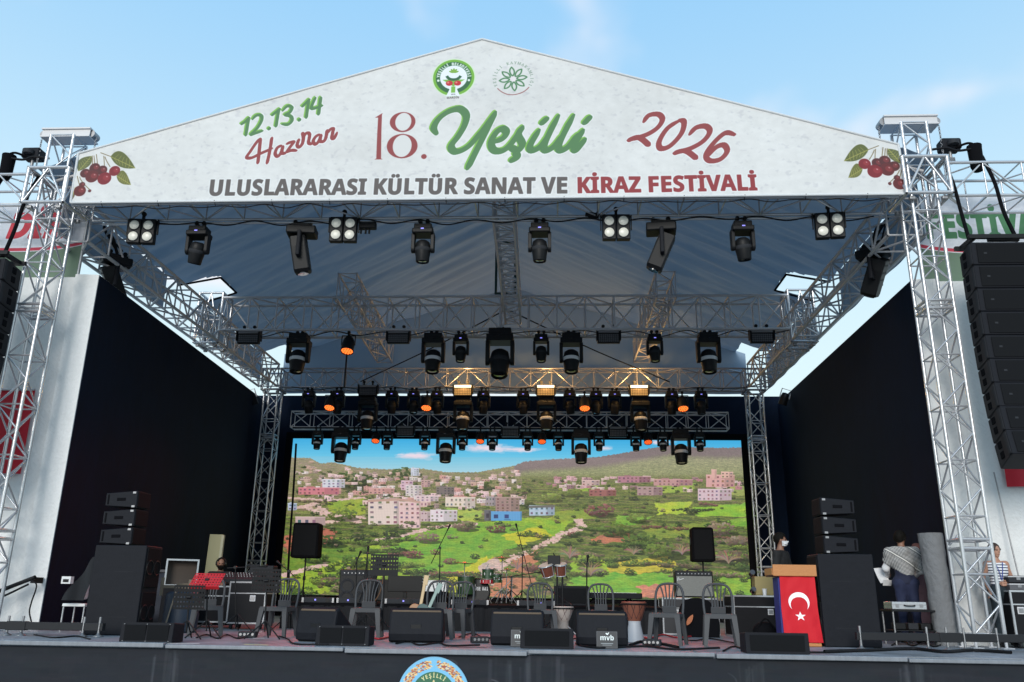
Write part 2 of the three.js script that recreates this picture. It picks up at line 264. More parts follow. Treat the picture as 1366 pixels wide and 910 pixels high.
// ---------------------------------------------------------------- canopy
const roofY = (x) => 11.0 - 0.312 * Math.abs(x);
{
  const fabric = new THREE.MeshPhysicalMaterial({ color: lin(0.27, 0.36, 0.47), roughness: 1, transmission: 0.17, thickness: 0, specularIntensity: 0.3, side: THREE.DoubleSide });
  const c = thing('stage_canopy', 'grey fabric gable canopy stretched over the whole stage roof', 'canopy', [0, 8, -6.7]);
  const EX = 8.42, Z0 = 0.0, Z1 = -13.45;
  const hole = (x, z) => { const a = Math.abs(x); // hatch cuts beside the middle truss and round the rear towers
    return (a > 7.42 && z < -6.15 - 0.25 * smooth(8.0, 7.4, a) && z > -7.55) || (a > 7.55 && z < -12.5); };
  const skirtGap = (x, z) => (z < -5.5 && z > -7.5) || z < -12.75;
  const panel = (name, fn, nu, nv, skip) => {
    const pos = [], idx = []; for (let j = 0; j <= nv; j++) for (let i = 0; i <= nu; i++) { const p = fn(i / nu, j / nv); pos.push(p[0], p[1] - 8, p[2] + 6.7); }
    for (let j = 0; j < nv; j++) for (let i = 0; i < nu; i++) { const m = fn((i + 0.5) / nu, (j + 0.5) / nv); if (skip && skip(m[0], m[2])) continue; const a = j * (nu + 1) + i; idx.push(a, a + 1, a + nu + 1, a + 1, a + nu + 2, a + nu + 1); }
    const g = new THREE.BufferGeometry(); g.setAttribute('position', new THREE.Float32BufferAttribute(pos, 3)); g.setIndex(idx); g.computeVertexNormals(); return mesh(name, g, fabric, c);
  };
  const folds = (x, z, s) => { const q = z * 0.9 + s * x * 0.32; const rg = (a) => Math.pow(1 - Math.min(1, Math.abs(a) * 2.2), 3); return 0.045 * rg(noise.noise(x * 0.22 + 3, z * 1.5 + s * x * 0.62, 2.2)) * smooth(-0.3, 0.3, noise.noise(x * 0.3, z * 0.3, 7.7)) + 0.035 * rg(noise.noise(x * 0.3, z * 2.6 + s * x * 1.0, 6.1)) + 0.045 * Math.sin(q * 9 + 2.5 * noise.noise(x * 0.25, z * 0.3, 4.4)) * smooth(-0.25, 0.4, noise.noise(x * 0.35, z * 0.35, 9.1)) + 0.03 * noise.noise(x * 0.7, z * 2.6 + s * x * 0.8, 1.1) + 0.022 * noise.noise(x * 0.9, z * 7 + s * x * 2, 5.5); };
  for (const s of [-1, 1]) {
    panel('roof_sheet', (a, b) => { const x = s * EX * a, z = Z0 + (Z1 - Z0) * b; const sag = -0.10 * Math.sin(Math.PI * a) * Math.sin(Math.PI * Math.min(1, (b * 2) % 1)); return [x, roofY(x) + sag + folds(x, z, s), z]; }, 110, 220, (x, z) => hole(x, z));
    panel('side_skirt', (a, b) => { const z = -0.95 + (Z1 + 0.95) * b, y0 = roofY(EX) - 0.006, y1 = s < 0 ? 7.45 : 7.2; return [s * (EX + 0.015 * Math.sin(z * 5) * a), y0 + (y1 - y0) * a, z]; }, 8, 120, skirtGap);
  }
  panel('rear_gable_sheet', (a, b) => { const x = -7.9 + 15.8 * a, yt = roofY(x) + 0.06; return [x, 7.19 + (yt - 7.19) * b, Z1 + 0.02 + 0.02 * Math.sin(x * 6)]; }, 60, 10);
  for (const s of [-1, 1]) rod('ridge_rafter', [s * 0.05, roofY(0) - 8 - 0.14, 6.4], [s * EX * 0.98, roofY(EX) - 8 - 0.12, 6.4], 0.03, MAT.aluDull, c);
  for (const s of [-1, 1]) for (const [xa, za, xb, zb] of [[7.42, -6.4, EX, -6.14], [7.42, -7.55, EX, -7.56], [7.41, -6.4, 7.41, -7.55]]) rod('hatch_edge', [s * xa, roofY(xa) - 8 - 0.03, za + 6.7], [s * xb, roofY(xb) - 8 - 0.03, zb + 6.7], 0.028, MAT.blackSoft, c);
  for (const s of [-1, 1]) rod('eave_pipe', [s * (EX - 0.03), (s < 0 ? 7.47 : 7.22) - 8, 6.6], [s * (EX - 0.03), (s < 0 ? 7.47 : 7.22) - 8, -6.6], 0.022, MAT.aluDull, c);
}
// ---------------------------------------------------------------- big festival banner: triangular print on the front gable
const BZ = 0.075;
{
  const X0 = -7.72, X1 = 7.82, Y0 = 7.56, Y1 = 11.12, CW = 2048, CH = Math.round(2048 * (Y1 - Y0) / (X1 - X0));
  const c = canvas(CW, CH), x = c.getContext('2d'), K = CW / (X1 - X0);
  const B = (u, v) => { const p = onZ(u, v, BZ); return [(p.x - X0) * K, (Y1 - p.y) * K]; };
  x.fillStyle = 'rgb(212,211,209)'; x.fillRect(0, 0, CW, CH);
  { const im = x.getImageData(0, 0, CW, CH), d = im.data; for (let j = 0; j < CH; j++) for (let i = 0; i < CW; i++) { const n = 14 * fbm(i * 0.006, j * 0.008, 2.2, 5) + 11 * fbm(i * 0.045, j * 0.06, 8.8, 3) + 3 * (rnd() - 0.5), o = (j * CW + i) * 4; const dk = -13 * smooth(0.12, 0.4, fbm(i * 0.07, j * 0.09, 14.4, 2)); d[o] += n + dk; d[o + 1] += n + dk; d[o + 2] += n + dk * 0.8; } x.putImageData(im, 0, 0); }
  // brush strokes through traced points
  const cat = (P, t) => { const n = P.length - 1, i = Math.min(n - 1, Math.floor(t * n)), f = t * n - i, a = P[Math.max(0, i - 1)], b = P[i], d = P[i + 1], e = P[Math.min(n, i + 2)]; return [0, 1].map((k) => 0.5 * (2 * b[k] + (d[k] - a[k]) * f + (2 * a[k] - 5 * b[k] + 4 * d[k] - e[k]) * f * f + (3 * b[k] - a[k] - 3 * d[k] + e[k]) * f * f * f)); };
  const brush = (strokes, map, col, w, dx = 0, dy = 0, nib = 0.62) => { x.fillStyle = col;
    for (const s of strokes) { const P = s.map(([a, b]) => B(...map(a, b))); const N = P.length * 26; for (let i = 0; i <= N; i++) { const [px, py] = cat(P, i / N); const e = Math.min(1, Math.min(i, N - i) / (N * 0.10) * 0.5 + 0.55); x.beginPath(); x.ellipse(px + dx, py + dy, w * e, w * e * nib, -0.75, 0, 7); x.fill(); } } };
  const script = (strokes, map, dark, light, w, nib) => { brush(strokes, map, 'rgba(222,223,223,.8)', w + 3, 0, 0, nib); if (light) brush(strokes, map, light, w, -3.2, -2.6, nib); brush(strokes, map, dark, w, 0, 0, nib); };
  const zA = (X, Y) => [480 + X / 3.791, 50 + Y / 3.791], zB = (X, Y) => [760 + X / 2.846, 120 + Y / 2.846], zC = (X, Y) => [310 + X / 4.71, 110 + Y / 4.71];
  const GREEN = 'rgb(80,122,78)', LIME = 'rgb(122,176,76)', RED = 'rgb(140,62,63)';
  script([[[388, 486], [374, 455], [398, 410], [450, 372], [505, 362], [538, 392], [530, 440], [495, 500], [462, 548], [485, 578], [545, 552], [610, 480], [684, 380]], [[684, 382], [640, 470], [590, 570], [545, 665]],
    [[668, 530], [720, 512], [742, 482], [722, 462], [690, 480], [664, 530], [680, 572], [725, 572], [772, 530], [822, 452]], [[822, 456], [802, 495], [822, 540], [800, 572], [762, 556]], [[788, 582], [796, 606], [768, 622]],
    [[905, 470], [862, 545], [870, 572], [912, 552], [958, 492]], [[924, 432], [942, 414]], [[1004, 396], [938, 530], [938, 570], [980, 552], [1030, 490]], [[1080, 394], [1012, 530], [1012, 570], [1055, 552], [1102, 490]], [[1128, 470], [1086, 545], [1094, 570], [1138, 516]], [[1140, 430], [1160, 408]]], zA, GREEN, LIME, 10.5);
  script([[[282, 120], [300, 97], [336, 92], [352, 112], [332, 145], [285, 172], [222, 190]], [[224, 190], [262, 180], [302, 210]], [[418, 116], [372, 145], [340, 195], [346, 222], [382, 212], [424, 165], [434, 122], [416, 114]], [[456, 168], [480, 143], [516, 138], [532, 158], [508, 192], [458, 222], [396, 240]], [[398, 240], [440, 232], [482, 260]], [[626, 170], [590, 164], [545, 202], [518, 245], [532, 268], [572, 262], [598, 232], [586, 208], [556, 216], [528, 248]]], zB, RED, null, 8.4);
  script([[[58, 262], [82, 245], [104, 222]], [[102, 226], [84, 334]], [[126, 232], [150, 208], [180, 208], [184, 236], [158, 284], [118, 326], [152, 316], [190, 304]], [[231, 288], [231, 292]], [[250, 206], [298, 168]], [[292, 172], [273, 278]], [[316, 180], [346, 150], [374, 158], [362, 188], [334, 204], [368, 214], [374, 240], [350, 264], [312, 262]], [[421, 233], [421, 237]], [[440, 152], [484, 108]], [[480, 112], [464, 224]], [[522, 96], [498, 164], [566, 146]], [[556, 94], [541, 204]]], zC, GREEN, LIME, 4.4, 0.75);
  script([[[174, 352], [150, 378], [112, 432], [88, 468], [120, 472], [180, 444], [250, 414]], [[176, 352], [168, 430], [158, 508]], [[248, 346], [236, 420], [216, 508]], [[308, 398], [282, 412], [268, 446], [284, 464], [306, 440], [318, 402]], [[318, 402], [312, 444], [334, 444]], [[342, 388], [364, 378], [386, 376], [366, 404], [346, 434], [374, 428], [404, 430]], [[418, 358], [408, 396], [422, 408], [440, 388]], [[440, 316], [446, 350], [440, 392]], [[444, 348], [460, 322], [478, 318], [488, 334]], [[486, 334], [480, 380], [498, 388]], [[548, 328], [524, 342], [508, 372], [524, 390], [546, 366], [558, 330]], [[558, 330], [552, 370], [574, 372], [588, 352]], [[596, 302], [588, 352]], [[592, 326], [616, 296], [634, 292], [630, 320], [626, 350], [640, 352], [658, 316]]], zC, RED, null, 4.7, 0.75);
  { // 18.
    const P = (X, Y) => B(...zC(X, Y)), k = P(1000, 200)[0] - P(900, 200)[0], el = (X, Y, rx, ry) => { const [a, b] = P(X, Y); x.ellipse(a, b, rx * k / 100, ry * k / 100, 0.04, 0, 7); };
    x.fillStyle = RED; x.beginPath(); for (const [X, Y] of [[896, 222], [944, 192], [940, 205], [934, 478], [944, 484], [892, 484], [904, 478], [916, 222]]) x.lineTo(...P(X, Y)); x.fill();
    x.beginPath(); el(1070, 249, 80, 72); x.closePath(); const q = new Path2D(); x.fill();
    x.beginPath(); el(1067, 400, 95, 84); x.fill(); x.fillStyle = 'rgb(211,210,208)'; x.beginPath(); el(1074, 247, 50, 64); x.fill(); x.beginPath(); el(1067, 399, 58, 76); x.fill();
    x.fillStyle = RED; x.beginPath(); el(1203, 465, 17, 17); x.fill();
  }
  const line = (txt, u0, u1, v0, v1, capV, col) => { // bold capitals stretched between two points of the base line
    const a = B(u0, v0), b = B(u1, v1), h = Math.abs(B(u0, v0 - capV)[1] - a[1]), L = Math.hypot(b[0] - a[0], b[1] - a[1]); x.save(); x.translate(...a); x.rotate(Math.atan2(b[1] - a[1], b[0] - a[0]));
    x.font = 'bold 100px sans-serif'; const w = x.measureText(txt).width; x.scale(L / w, h / 72); x.lineJoin = 'round'; x.lineWidth = 14; x.strokeStyle = 'rgba(222,223,223,.7)'; x.strokeText(txt, 0, 0); x.lineWidth = 5; x.strokeStyle = col; x.strokeText(txt, 0, 0); x.fillStyle = col; x.fillText(txt, 0, 0); x.restore(); };
  line('ULUSLARARASI KÜLTÜR SANAT VE', 276.5, 758, 260.5, 257.5, 20.5, 'rgb(90,83,81)'); line('KİRAZ FESTİVALİ', 768.5, 1011, 257.3, 253.5, 20.5, 'rgb(140,50,54)');
  const ring = (txt, cx, cyy, r, a0, a1, size, col, font) => { x.save(); x.font = `${font} ${size}px ${font === '' ? 'serif' : 'sans-serif'}`; x.fillStyle = col; x.textAlign = 'center'; [...txt].forEach((ch, i) => { const a = a0 + (a1 - a0) * i / (txt.length - 1); x.save(); x.translate(cx + r * Math.cos(a), cyy + r * Math.sin(a)); x.rotate(a + Math.PI / 2); x.fillText(ch, 0, size * 0.36); x.restore(); }); x.restore(); };
  { // municipal emblem
    const [a, b] = B(605.2, 103.5), R = 27.5 * K / (1 / (onZ(606, 103, BZ).x - onZ(605, 103, BZ).x)), C = (r, col) => { x.fillStyle = col; x.beginPath(); x.arc(a, b, r * R, 0, 7); x.fill(); };
    C(1.06, 'rgb(206,222,196)'); C(1, 'rgb(112,170,60)'); C(0.87, 'rgb(48,98,62)'); C(0.66, 'rgb(226,230,236)');
    ring('YEŞİLLİ BELEDİYESİ', a, b, R * 0.76, -3.05, -0.09, R * 0.2, '#e8eee8', 'bold');
    for (const s of [-1, 1]) { x.fillStyle = '#dfe8df'; x.beginPath(); x.arc(a + s * 0.74 * R, b + 0.16 * R, R * 0.06, 0, 7); x.fill(); }
    x.fillStyle = 'rgb(226,230,236)'; x.beginPath(); x.moveTo(a - 0.62 * R, b + 0.1 * R); x.lineTo(a + 0.62 * R, b + 0.1 * R); x.lineTo(a + 0.18 * R, b + 0.65 * R); x.lineTo(a + 0.34 * R, b + 1.02 * R); x.lineTo(a - 0.34 * R, b + 1.02 * R); x.lineTo(a - 0.18 * R, b + 0.65 * R); x.fill();
    x.fillStyle = 'rgb(120,176,70)'; x.beginPath(); x.moveTo(a - 0.55 * R, b + 0.12 * R); x.lineTo(a + 0.55 * R, b + 0.12 * R); x.lineTo(a, b + 0.5 * R); x.fill(); x.fillRect(a - 0.1 * R, b + 0.5 * R, 0.2 * R, 0.34 * R);
    x.strokeStyle = 'rgb(44,92,60)'; x.lineWidth = R * 0.14; x.beginPath(); x.moveTo(a - 0.34 * R, b - 0.08 * R); x.quadraticCurveTo(a - 0.22 * R, b + 0.14 * R, a, b + 0.12 * R); x.quadraticCurveTo(a + 0.22 * R, b + 0.14 * R, a + 0.34 * R, b - 0.08 * R); x.stroke();
    for (const s of [-1, 1]) { x.fillStyle = 'rgb(186,38,48)'; x.beginPath(); x.ellipse(a + s * 0.2 * R, b + 0.32 * R, R * 0.17, R * 0.14, 0, 0, 7); x.fill(); x.fillStyle = 'rgb(224,130,120)'; x.beginPath(); x.arc(a + s * 0.2 * R - 3, b + 0.28 * R, R * 0.05, 0, 7); x.fill(); }
    x.fillStyle = 'rgb(122,166,62)'; for (let i = 0; i < 5; i++) { const t = -Math.PI / 2 + (i - 2) * 0.62; x.beginPath(); x.ellipse(a + Math.cos(t) * R * 0.12, b - 0.26 * R + Math.sin(t) * R * 0.12, R * 0.13, R * 0.05, t, 0, 7); x.fill(); }
    x.fillStyle = '#3a3436'; x.font = `bold ${R * 0.15}px sans-serif`; x.textAlign = 'center'; x.fillText('MARDİN', a, b + 1.16 * R); x.font = `bold ${R * 0.1}px sans-serif`; x.fillText('1970', a, b + 0.97 * R);
  }
  { // district emblem: eight looped petals
    const [a, b] = B(684.5, 105), R = 27 * K * (onZ(606, 103, BZ).x - onZ(605, 103, BZ).x); x.strokeStyle = 'rgb(74,122,82)'; x.lineWidth = R * 0.07; x.lineJoin = 'round';
    for (let i = 0; i < 8; i++) { const t = i * Math.PI / 4 - 1.75, pt = (r, e) => [a + R * r * Math.cos(t + e), b + R * r * Math.sin(t + e)]; x.beginPath(); x.moveTo(...pt(0.16, 0)); x.quadraticCurveTo(...pt(0.45, 0.55), ...pt(0.68, 0.05)); x.quadraticCurveTo(...pt(0.52, -0.4), ...pt(0.16, 0)); x.stroke(); }
    x.fillStyle = 'rgb(222,214,216)'; x.beginPath(); x.arc(a, b, R * 0.15, 0, 7); x.fill();
    ring('YEŞİLLİ KAYMAKAMLIĞI', a, b, R * 0.93, -3.55, 0.42, R * 0.2, 'rgb(86,118,92)', ''); x.strokeStyle = 'rgb(150,100,98)'; x.lineWidth = R * 0.05; x.beginPath(); x.arc(a, b - 0.05 * R, R * 0.95, 0.6, 2.5); x.stroke();
  }
  const cherries = (mir) => { // traced from the end of the banner near the red-lettered sign; mirrored at the other end
    const zD = (X, Y) => { const u = 90 + X / 9.1, v = 180 + Y / 9.1; return mir ? [1306.5 - u, v - 9.5] : [u, v]; }, P = (X, Y) => B(...zD(X, Y)), k = K * (onZ(606, 103, BZ).x - onZ(605, 103, BZ).x) / 9.1;
    const leaf = (p, col) => { x.fillStyle = col; x.beginPath(); x.moveTo(...P(...p[0])); x.quadraticCurveTo(...P(...p[1]), ...P(...p[2])); x.quadraticCurveTo(...P(...p[3]), ...P(...p[0])); x.fill(); x.strokeStyle = 'rgb(160,156,84)'; x.lineWidth = 1.6; x.beginPath(); x.moveTo(...P(...p[0])); x.lineTo(...P(...p[2])); x.stroke();
      for (let i = 1; i < 6; i++) { const t = i / 6.5, mx = p[0][0] + (p[2][0] - p[0][0]) * t, my = p[0][1] + (p[2][1] - p[0][1]) * t; x.lineWidth = 1; for (const q of [p[1], p[3]]) { x.beginPath(); x.moveTo(...P(mx, my)); x.lineTo(...P(mx + (q[0] - mx) * 0.3 + (p[2][0] - p[0][0]) * 0.1, my + (q[1] - my) * 0.3 + (p[2][1] - p[0][1]) * 0.1)); x.stroke(); } } };
    leaf([[525, 265], [650, 80], [825, 405], [600, 440]], 'rgb(92,98,52)'); leaf([[600, 500], [690, 330], [770, 605], [610, 620]], 'rgb(104,106,54)'); leaf([[130, 440], [60, 270], [290, 255], [330, 380]], 'rgb(92,98,60)'); leaf([[40, 800], [70, 700], [95, 640], [110, 740]], 'rgb(86,66,58)');
    x.strokeStyle = 'rgb(120,104,72)'; x.lineWidth = 2; for (const [s, e] of [[[320, 250], [330, 400]], [[350, 235], [370, 430]], [[440, 255], [450, 470]], [[455, 265], [520, 390]], [[400, 215], [530, 265]], [[120, 500], [150, 620]], [[150, 510], [265, 660]], [[300, 250], [280, 470]]]) { x.beginPath(); x.moveTo(...P(...s)); x.quadraticCurveTo(...P(s[0] + 10, (s[1] + e[1]) / 2 - 20), ...P(...e)); x.stroke(); }
    for (const [X, Y, r, t] of [[420, 430, 65, 0], [215, 465, 62, 0], [330, 400, 66, 0], [300, 505, 82, 1], [575, 440, 68, 2], [450, 530, 84, 2], [180, 605, 36, 0], [150, 680, 72, 1], [268, 678, 20, 0]]) { const [px, py] = P(X, Y), R = r * k; x.fillStyle = ['rgb(84,40,42)', 'rgb(96,38,40)', 'rgb(122,34,42)'][t]; x.beginPath(); x.ellipse(px, py, R, R * 0.97, 0, 0, 7); x.fill(); x.fillStyle = 'rgba(168,64,68,.4)'; x.beginPath(); x.ellipse(px + R * 0.25, py - R * 0.1, R * 0.5, R * 0.42, 0.4, 0, 7); x.fill(); x.fillStyle = 'rgba(226,190,188,.55)'; x.beginPath(); x.ellipse(px + R * 0.32, py - R * 0.28, R * 0.14, R * 0.1, 0.5, 0, 7); x.fill(); }
  };
  cherries(false); cherries(true);
  const t = thing('festival_banner', 'white gable banner with cherries and festival lettering over the stage', 'banner', [0, Y0, BZ]);
  const out = [[-7.60, 7.60], [7.74, 7.60], [7.70, 8.60], [0.06, 11.04], [-7.63, 8.64]];
  const nx = 120, pos = [], uv = [], idx = []; const topAt = (X) => X < 0.06 ? 8.64 + (11.04 - 8.64) * (X + 7.63) / 7.69 : 11.04 + (8.60 - 11.04) * (X - 0.06) / 7.64;
  for (let j = 0; j <= 12; j++) for (let i = 0; i <= nx; i++) { const X = -7.61 + (7.73 + 7.61) * i / nx, Y = 7.6 + (topAt(X) - 7.6) * j / 12; const rip = (0.03 * noise.noise(X * 0.8, Y * 1.4, 3) + 0.014 * noise.noise(X * 2.6 + Y, Y * 1.2, 7)) * Math.sin(Math.PI * (j + 0.6) / 13.2); pos.push(X, Y - Y0, rip); uv.push((X - X0) / (X1 - X0), (Y - Y0) / (Y1 - Y0)); }
  for (let j = 0; j < 12; j++) for (let i = 0; i < nx; i++) { const a = j * (nx + 1) + i; idx.push(a, a + 1, a + nx + 1, a + 1, a + nx + 2, a + nx + 1); }
  const g = new THREE.BufferGeometry(); g.setAttribute('position', new THREE.Float32BufferAttribute(pos, 3)); g.setAttribute('uv', new THREE.Float32BufferAttribute(uv, 2)); g.setIndex(idx); g.computeVertexNormals();
  mesh('printed_sheet', g, new THREE.MeshStandardMaterial({ map: ctex(c), roughness: 0.7, side: THREE.DoubleSide }), t);
  const edge = M3(0.62, 0.63, 0.64, 0.6); out.forEach((p, i) => { const q = out[(i + 1) % 5]; rod('hem', [p[0], p[1] - Y0, 0.0], [q[0], q[1] - Y0, 0.0], 0.024, edge, t); });
  for (let i = 0; i < 14; i++) rod('lacing_tie', [-7 + i * 1.08, 0.05, 0.028], [-7 + i * 1.08, -0.03, -0.05], 0.007, MAT.cable, t);
}
// ---------------------------------------------------------------- LED wall with its landscape picture
{
  const SZ = -13.55, X0 = -7.36, X1 = 7.58, Y0 = 0.62, Y1 = 5.66, CW = 1792, CH = Math.round(CW * (Y1 - Y0) / (X1 - X0));
  const c = canvas(CW, CH), x = c.getContext('2d'), K = CW / (X1 - X0);
  const S = (u, v) => { const p = onZ(u, v, SZ); return [(p.x - X0) * K, (Y1 - p.y) * K]; }, k = K * (onZ(601, 690, SZ).x - onZ(600, 690, SZ).x);
  const poly = (pts, col) => { x.fillStyle = col; x.beginPath(); for (const p of pts) x.lineTo(...S(...p)); x.fill(); };
  const blob = (u, v, rx, ry, col) => { const [a, b] = S(u, v); x.fillStyle = col; x.beginPath(); x.ellipse(a, b, rx * k, ry * k, 0, 0, 7); x.fill(); };
  const rgb = (c, j = 0) => { const q = rr(-j, j); return `rgb(${c.map((v) => Math.max(0, Math.min(255, Math.round(v + q + rr(-j, j) * 0.4)))).join(',')})`; };
  const g = x.createLinearGradient(0, 0, 0, CH * 0.24); g.addColorStop(0, 'rgb(66,178,232)'); g.addColorStop(0.6, 'rgb(122,208,238)'); g.addColorStop(1, 'rgb(176,222,236)'); x.fillStyle = g; x.fillRect(0, 0, CW, CH);
  for (const [u, v, rx, ry, n] of [[552, 608, 32, 5, 60], [655, 598, 42, 7, 90], [700, 600, 26, 4, 30], [805, 598, 8, 2, 12], [880, 590, 20, 3, 20]]) for (let i = 0; i < n; i++) blob(u + rr(-1, 1) * rx * rr(0.2, 1), v + rr(-1, 1) * ry * rr(0.2, 1), rr(3, 12), rr(1, 2.6), `rgba(246,226,238,${rr(0.1, 0.3)})`);
  // land: a height of the skyline for each column and a base colour that mixes by noise
  const ridge = [[370, 610], [398, 612], [414, 612], [428, 620], [445, 618], [480, 626], [520, 628], [560, 626], [600, 632], [640, 632], [690, 623], [704, 617], [740, 614], [800, 611], [830, 606], [862, 600], [898, 594], [925, 597], [960, 598], [1010, 597]];
  const rid = (u) => { for (let i = 0; i < ridge.length - 1; i++) if (u <= ridge[i + 1][0]) { const t = (u - ridge[i][0]) / (ridge[i + 1][0] - ridge[i][0]); return ridge[i][1] + (ridge[i + 1][1] - ridge[i][1]) * t; } return 597; };
  
  const uvOf = (i, j) => { const p = V(X0 + i / K, Y1 - j / K, SZ).project(camera); return [(p.x + 1) * 683, (1 - p.y) * 455]; };
  const c00 = uvOf(0, 0), c10 = uvOf(CW, 0), c01 = uvOf(0, CH), c11 = uvOf(CW, CH), lerp3 = (a, b, t) => [a[0] + (b[0] - a[0]) * t, a[1] + (b[1] - a[1]) * t, a[2] + (b[2] - a[2]) * t];
  const F = []; const field = (pts, col) => F.push({ pts, col, u0: Math.min(...pts.map((p) => p[0])) - 4, u1: Math.max(...pts.map((p) => p[0])) + 4, v0: Math.min(...pts.map((p) => p[1])) - 3, v1: Math.max(...pts.map((p) => p[1])) + 3 });
  const inside = (f, u, v) => { if (u < f.u0 || u > f.u1 || v < f.v0 || v > f.v1) return false; let r = false; const P = f.pts; for (let a = 0, b = P.length - 1; a < P.length; b = a++) if ((P[a][1] > v) !== (P[b][1] > v) && u < (P[b][0] - P[a][0]) * (v - P[a][1]) / (P[b][1] - P[a][1]) + P[a][0]) r = !r; return r; };
  const LAWN = [126, 172, 62], GRASS = [146, 182, 62], LEM = [198, 196, 56], SOIL = [196, 124, 94], PATH = [222, 188, 178];
  field([[378, 766], [440, 756], [500, 738], [545, 742], [560, 764], [520, 792], [470, 786], [378, 797]], [150, 176, 58]); field([[380, 742], [420, 728], [480, 732], [500, 738], [440, 756], [380, 764]], [110, 142, 56]);
  field([[505, 742], [535, 722], [560, 710], [600, 702], [640, 700], [680, 704], [715, 706], [700, 728], [672, 742], [640, 756], [600, 772], [560, 764]], LAWN); field([[640, 700], [700, 694], [770, 694], [745, 722], [715, 706]], GRASS); field([[600, 772], [655, 744], [676, 750], [650, 784], [600, 794]], LEM); field([[672, 718], [722, 706], [740, 716], [700, 730]], LEM); field([[540, 728], [520, 715], [490, 732], [520, 738]], GRASS);
  field([[758, 768], [830, 765], [905, 767], [912, 784], [850, 797], [770, 794]], [124, 176, 64]); field([[832, 750], [898, 744], [908, 762], [845, 767], [800, 765]], [194, 180, 66]); field([[766, 752], [815, 750], [818, 765], [766, 767]], [150, 186, 60]); field([[950, 768], [1004, 764], [1004, 798], [950, 798]], [138, 178, 64]); field([[878, 674], [925, 672], [918, 688], [880, 690]], [176, 200, 66]); field([[928, 680], [1002, 674], [1002, 692], [930, 692]], [142, 190, 60]); field([[822, 690], [870, 692], [852, 704], [824, 702]], LAWN); field([[972, 696], [1002, 693], [1002, 705], [974, 706]], LAWN); field([[436, 670], [488, 666], [488, 688], [470, 691], [440, 686]], [150, 172, 62]); field([[598, 680], [648, 684], [640, 699], [602, 696]], [166, 188, 84]); field([[776, 650], [802, 648], [802, 657], [778, 658]], GRASS); field([[878, 650], [928, 647], [926, 658], [880, 661]], [150, 180, 70]); field([[955, 652], [1002, 650], [1002, 663], [950, 664]], [150, 166, 84]); field([[735, 686], [790, 682], [800, 694], [745, 700]], [138, 160, 62]); field([[860, 704], [960, 700], [955, 716], [870, 722]], [132, 150, 66]);
  field([[790, 722], [822, 712], [846, 717], [842, 726], [800, 727]], SOIL); field([[855, 783], [912, 780], [918, 798], [855, 798]], [206, 136, 112]); field([[378, 718], [420, 706], [452, 711], [440, 728], [380, 740]], [186, 112, 90]); field([[690, 748], [722, 734], [716, 782], [685, 797]], [190, 128, 96]); field([[455, 790], [482, 780], [486, 798], [440, 798]], [214, 168, 150]); field([[640, 756], [668, 746], [680, 768], [656, 784]], [206, 182, 170]); field([[656, 782], [692, 768], [688, 798], [656, 798]], [198, 130, 98]);
  { const im = x.getImageData(0, 0, CW, CH), d = im.data;
    for (let j = 0; j < CH; j++) for (let i = 0; i < CW; i++) {
      const a = i / CW, b = j / CH, u = (c00[0] * (1 - a) + c10[0] * a) * (1 - b) + (c01[0] * (1 - a) + c11[0] * a) * b, v = (c00[1] * (1 - a) + c10[1] * a) * (1 - b) + (c01[1] * (1 - a) + c11[1] * a) * b;
      const r = rid(u) + 1.6 * noise.noise(u * 0.3, 2, 5); if (v < r) continue; const z = Math.max(0, Math.min(1, (v - 606) / 190)), s = 0.34 + 1.25 * z;
      const n0 = noise.noise(u / (34 * s), v / (11 * s), 1.1), n1 = fbm(u / (9 * s), v / (3.4 * s), 4.4, 3), n2 = noise.noise(u / (2.1 * s), v / (1.1 * s), 7.7), n3 = fbm(u / (16 * s), v / (5 * s), 12.5, 3);
      let c = lerp3([118, 134, 62], [72, 88, 46], smooth(-0.25, 0.3, n0 + n1)); c = lerp3(c, [158, 160, 78], smooth(0.1, 0.5, -n1 + 0.3 * n0)); c = lerp3(c, [138, 112, 96], 0.85 * smooth(0.08, 0.34, n3));
      if (u < 700 && v < 704) c = lerp3(c, [176, 146, 130], 0.5 * smooth(704, 676, v) * smooth(-0.3, 0.3, n3 + n1)); if (u > 690 && v < 642) { const t = smooth(642, 632, v); c = lerp3(c, lerp3([112, 132, 76], [150, 156, 98], smooth(-0.2, 0.3, n1)), t); c = lerp3(c, lerp3([116, 106, 100], [88, 86, 76], smooth(-0.15, 0.2, n1)), smooth(r + 19, r + 9, v)); }
      const wu = u + s * 7 * noise.noise(u / 9, v / 5, 3.3) + 2 * n2, wv = v + s * 2.4 * noise.noise(u / 9, v / 5, 8.1); let inF = 0; for (const f of F) if (inside(f, wu, wv)) { const g = noise.noise(u / (7 * s), v / (0.9 * s), 9.9), h = noise.noise(u / 17, v / 7, 6.1); c = [f.col[0] + 34 * g + 30 * h, f.col[1] + 22 * g + 10 * h, f.col[2] + 12 * g]; inF = 1; }
      const m = 1 + (inF ? 0.2 : 0.42) * n2 + (inF ? 0.16 : 0.4) * n1 + 0.1 * (rnd() - 0.5), hz = 0.42 * smooth(664, 606, v), o = (j * CW + i) * 4; d[o] = c[0] * m + (206 - c[0] * m) * hz * 0.8; d[o + 1] = c[1] * m + (192 - c[1] * m) * hz * 0.7; d[o + 2] = c[2] * m + (194 - c[2] * m) * hz * 0.8;
    } x.putImageData(im, 0, 0); }
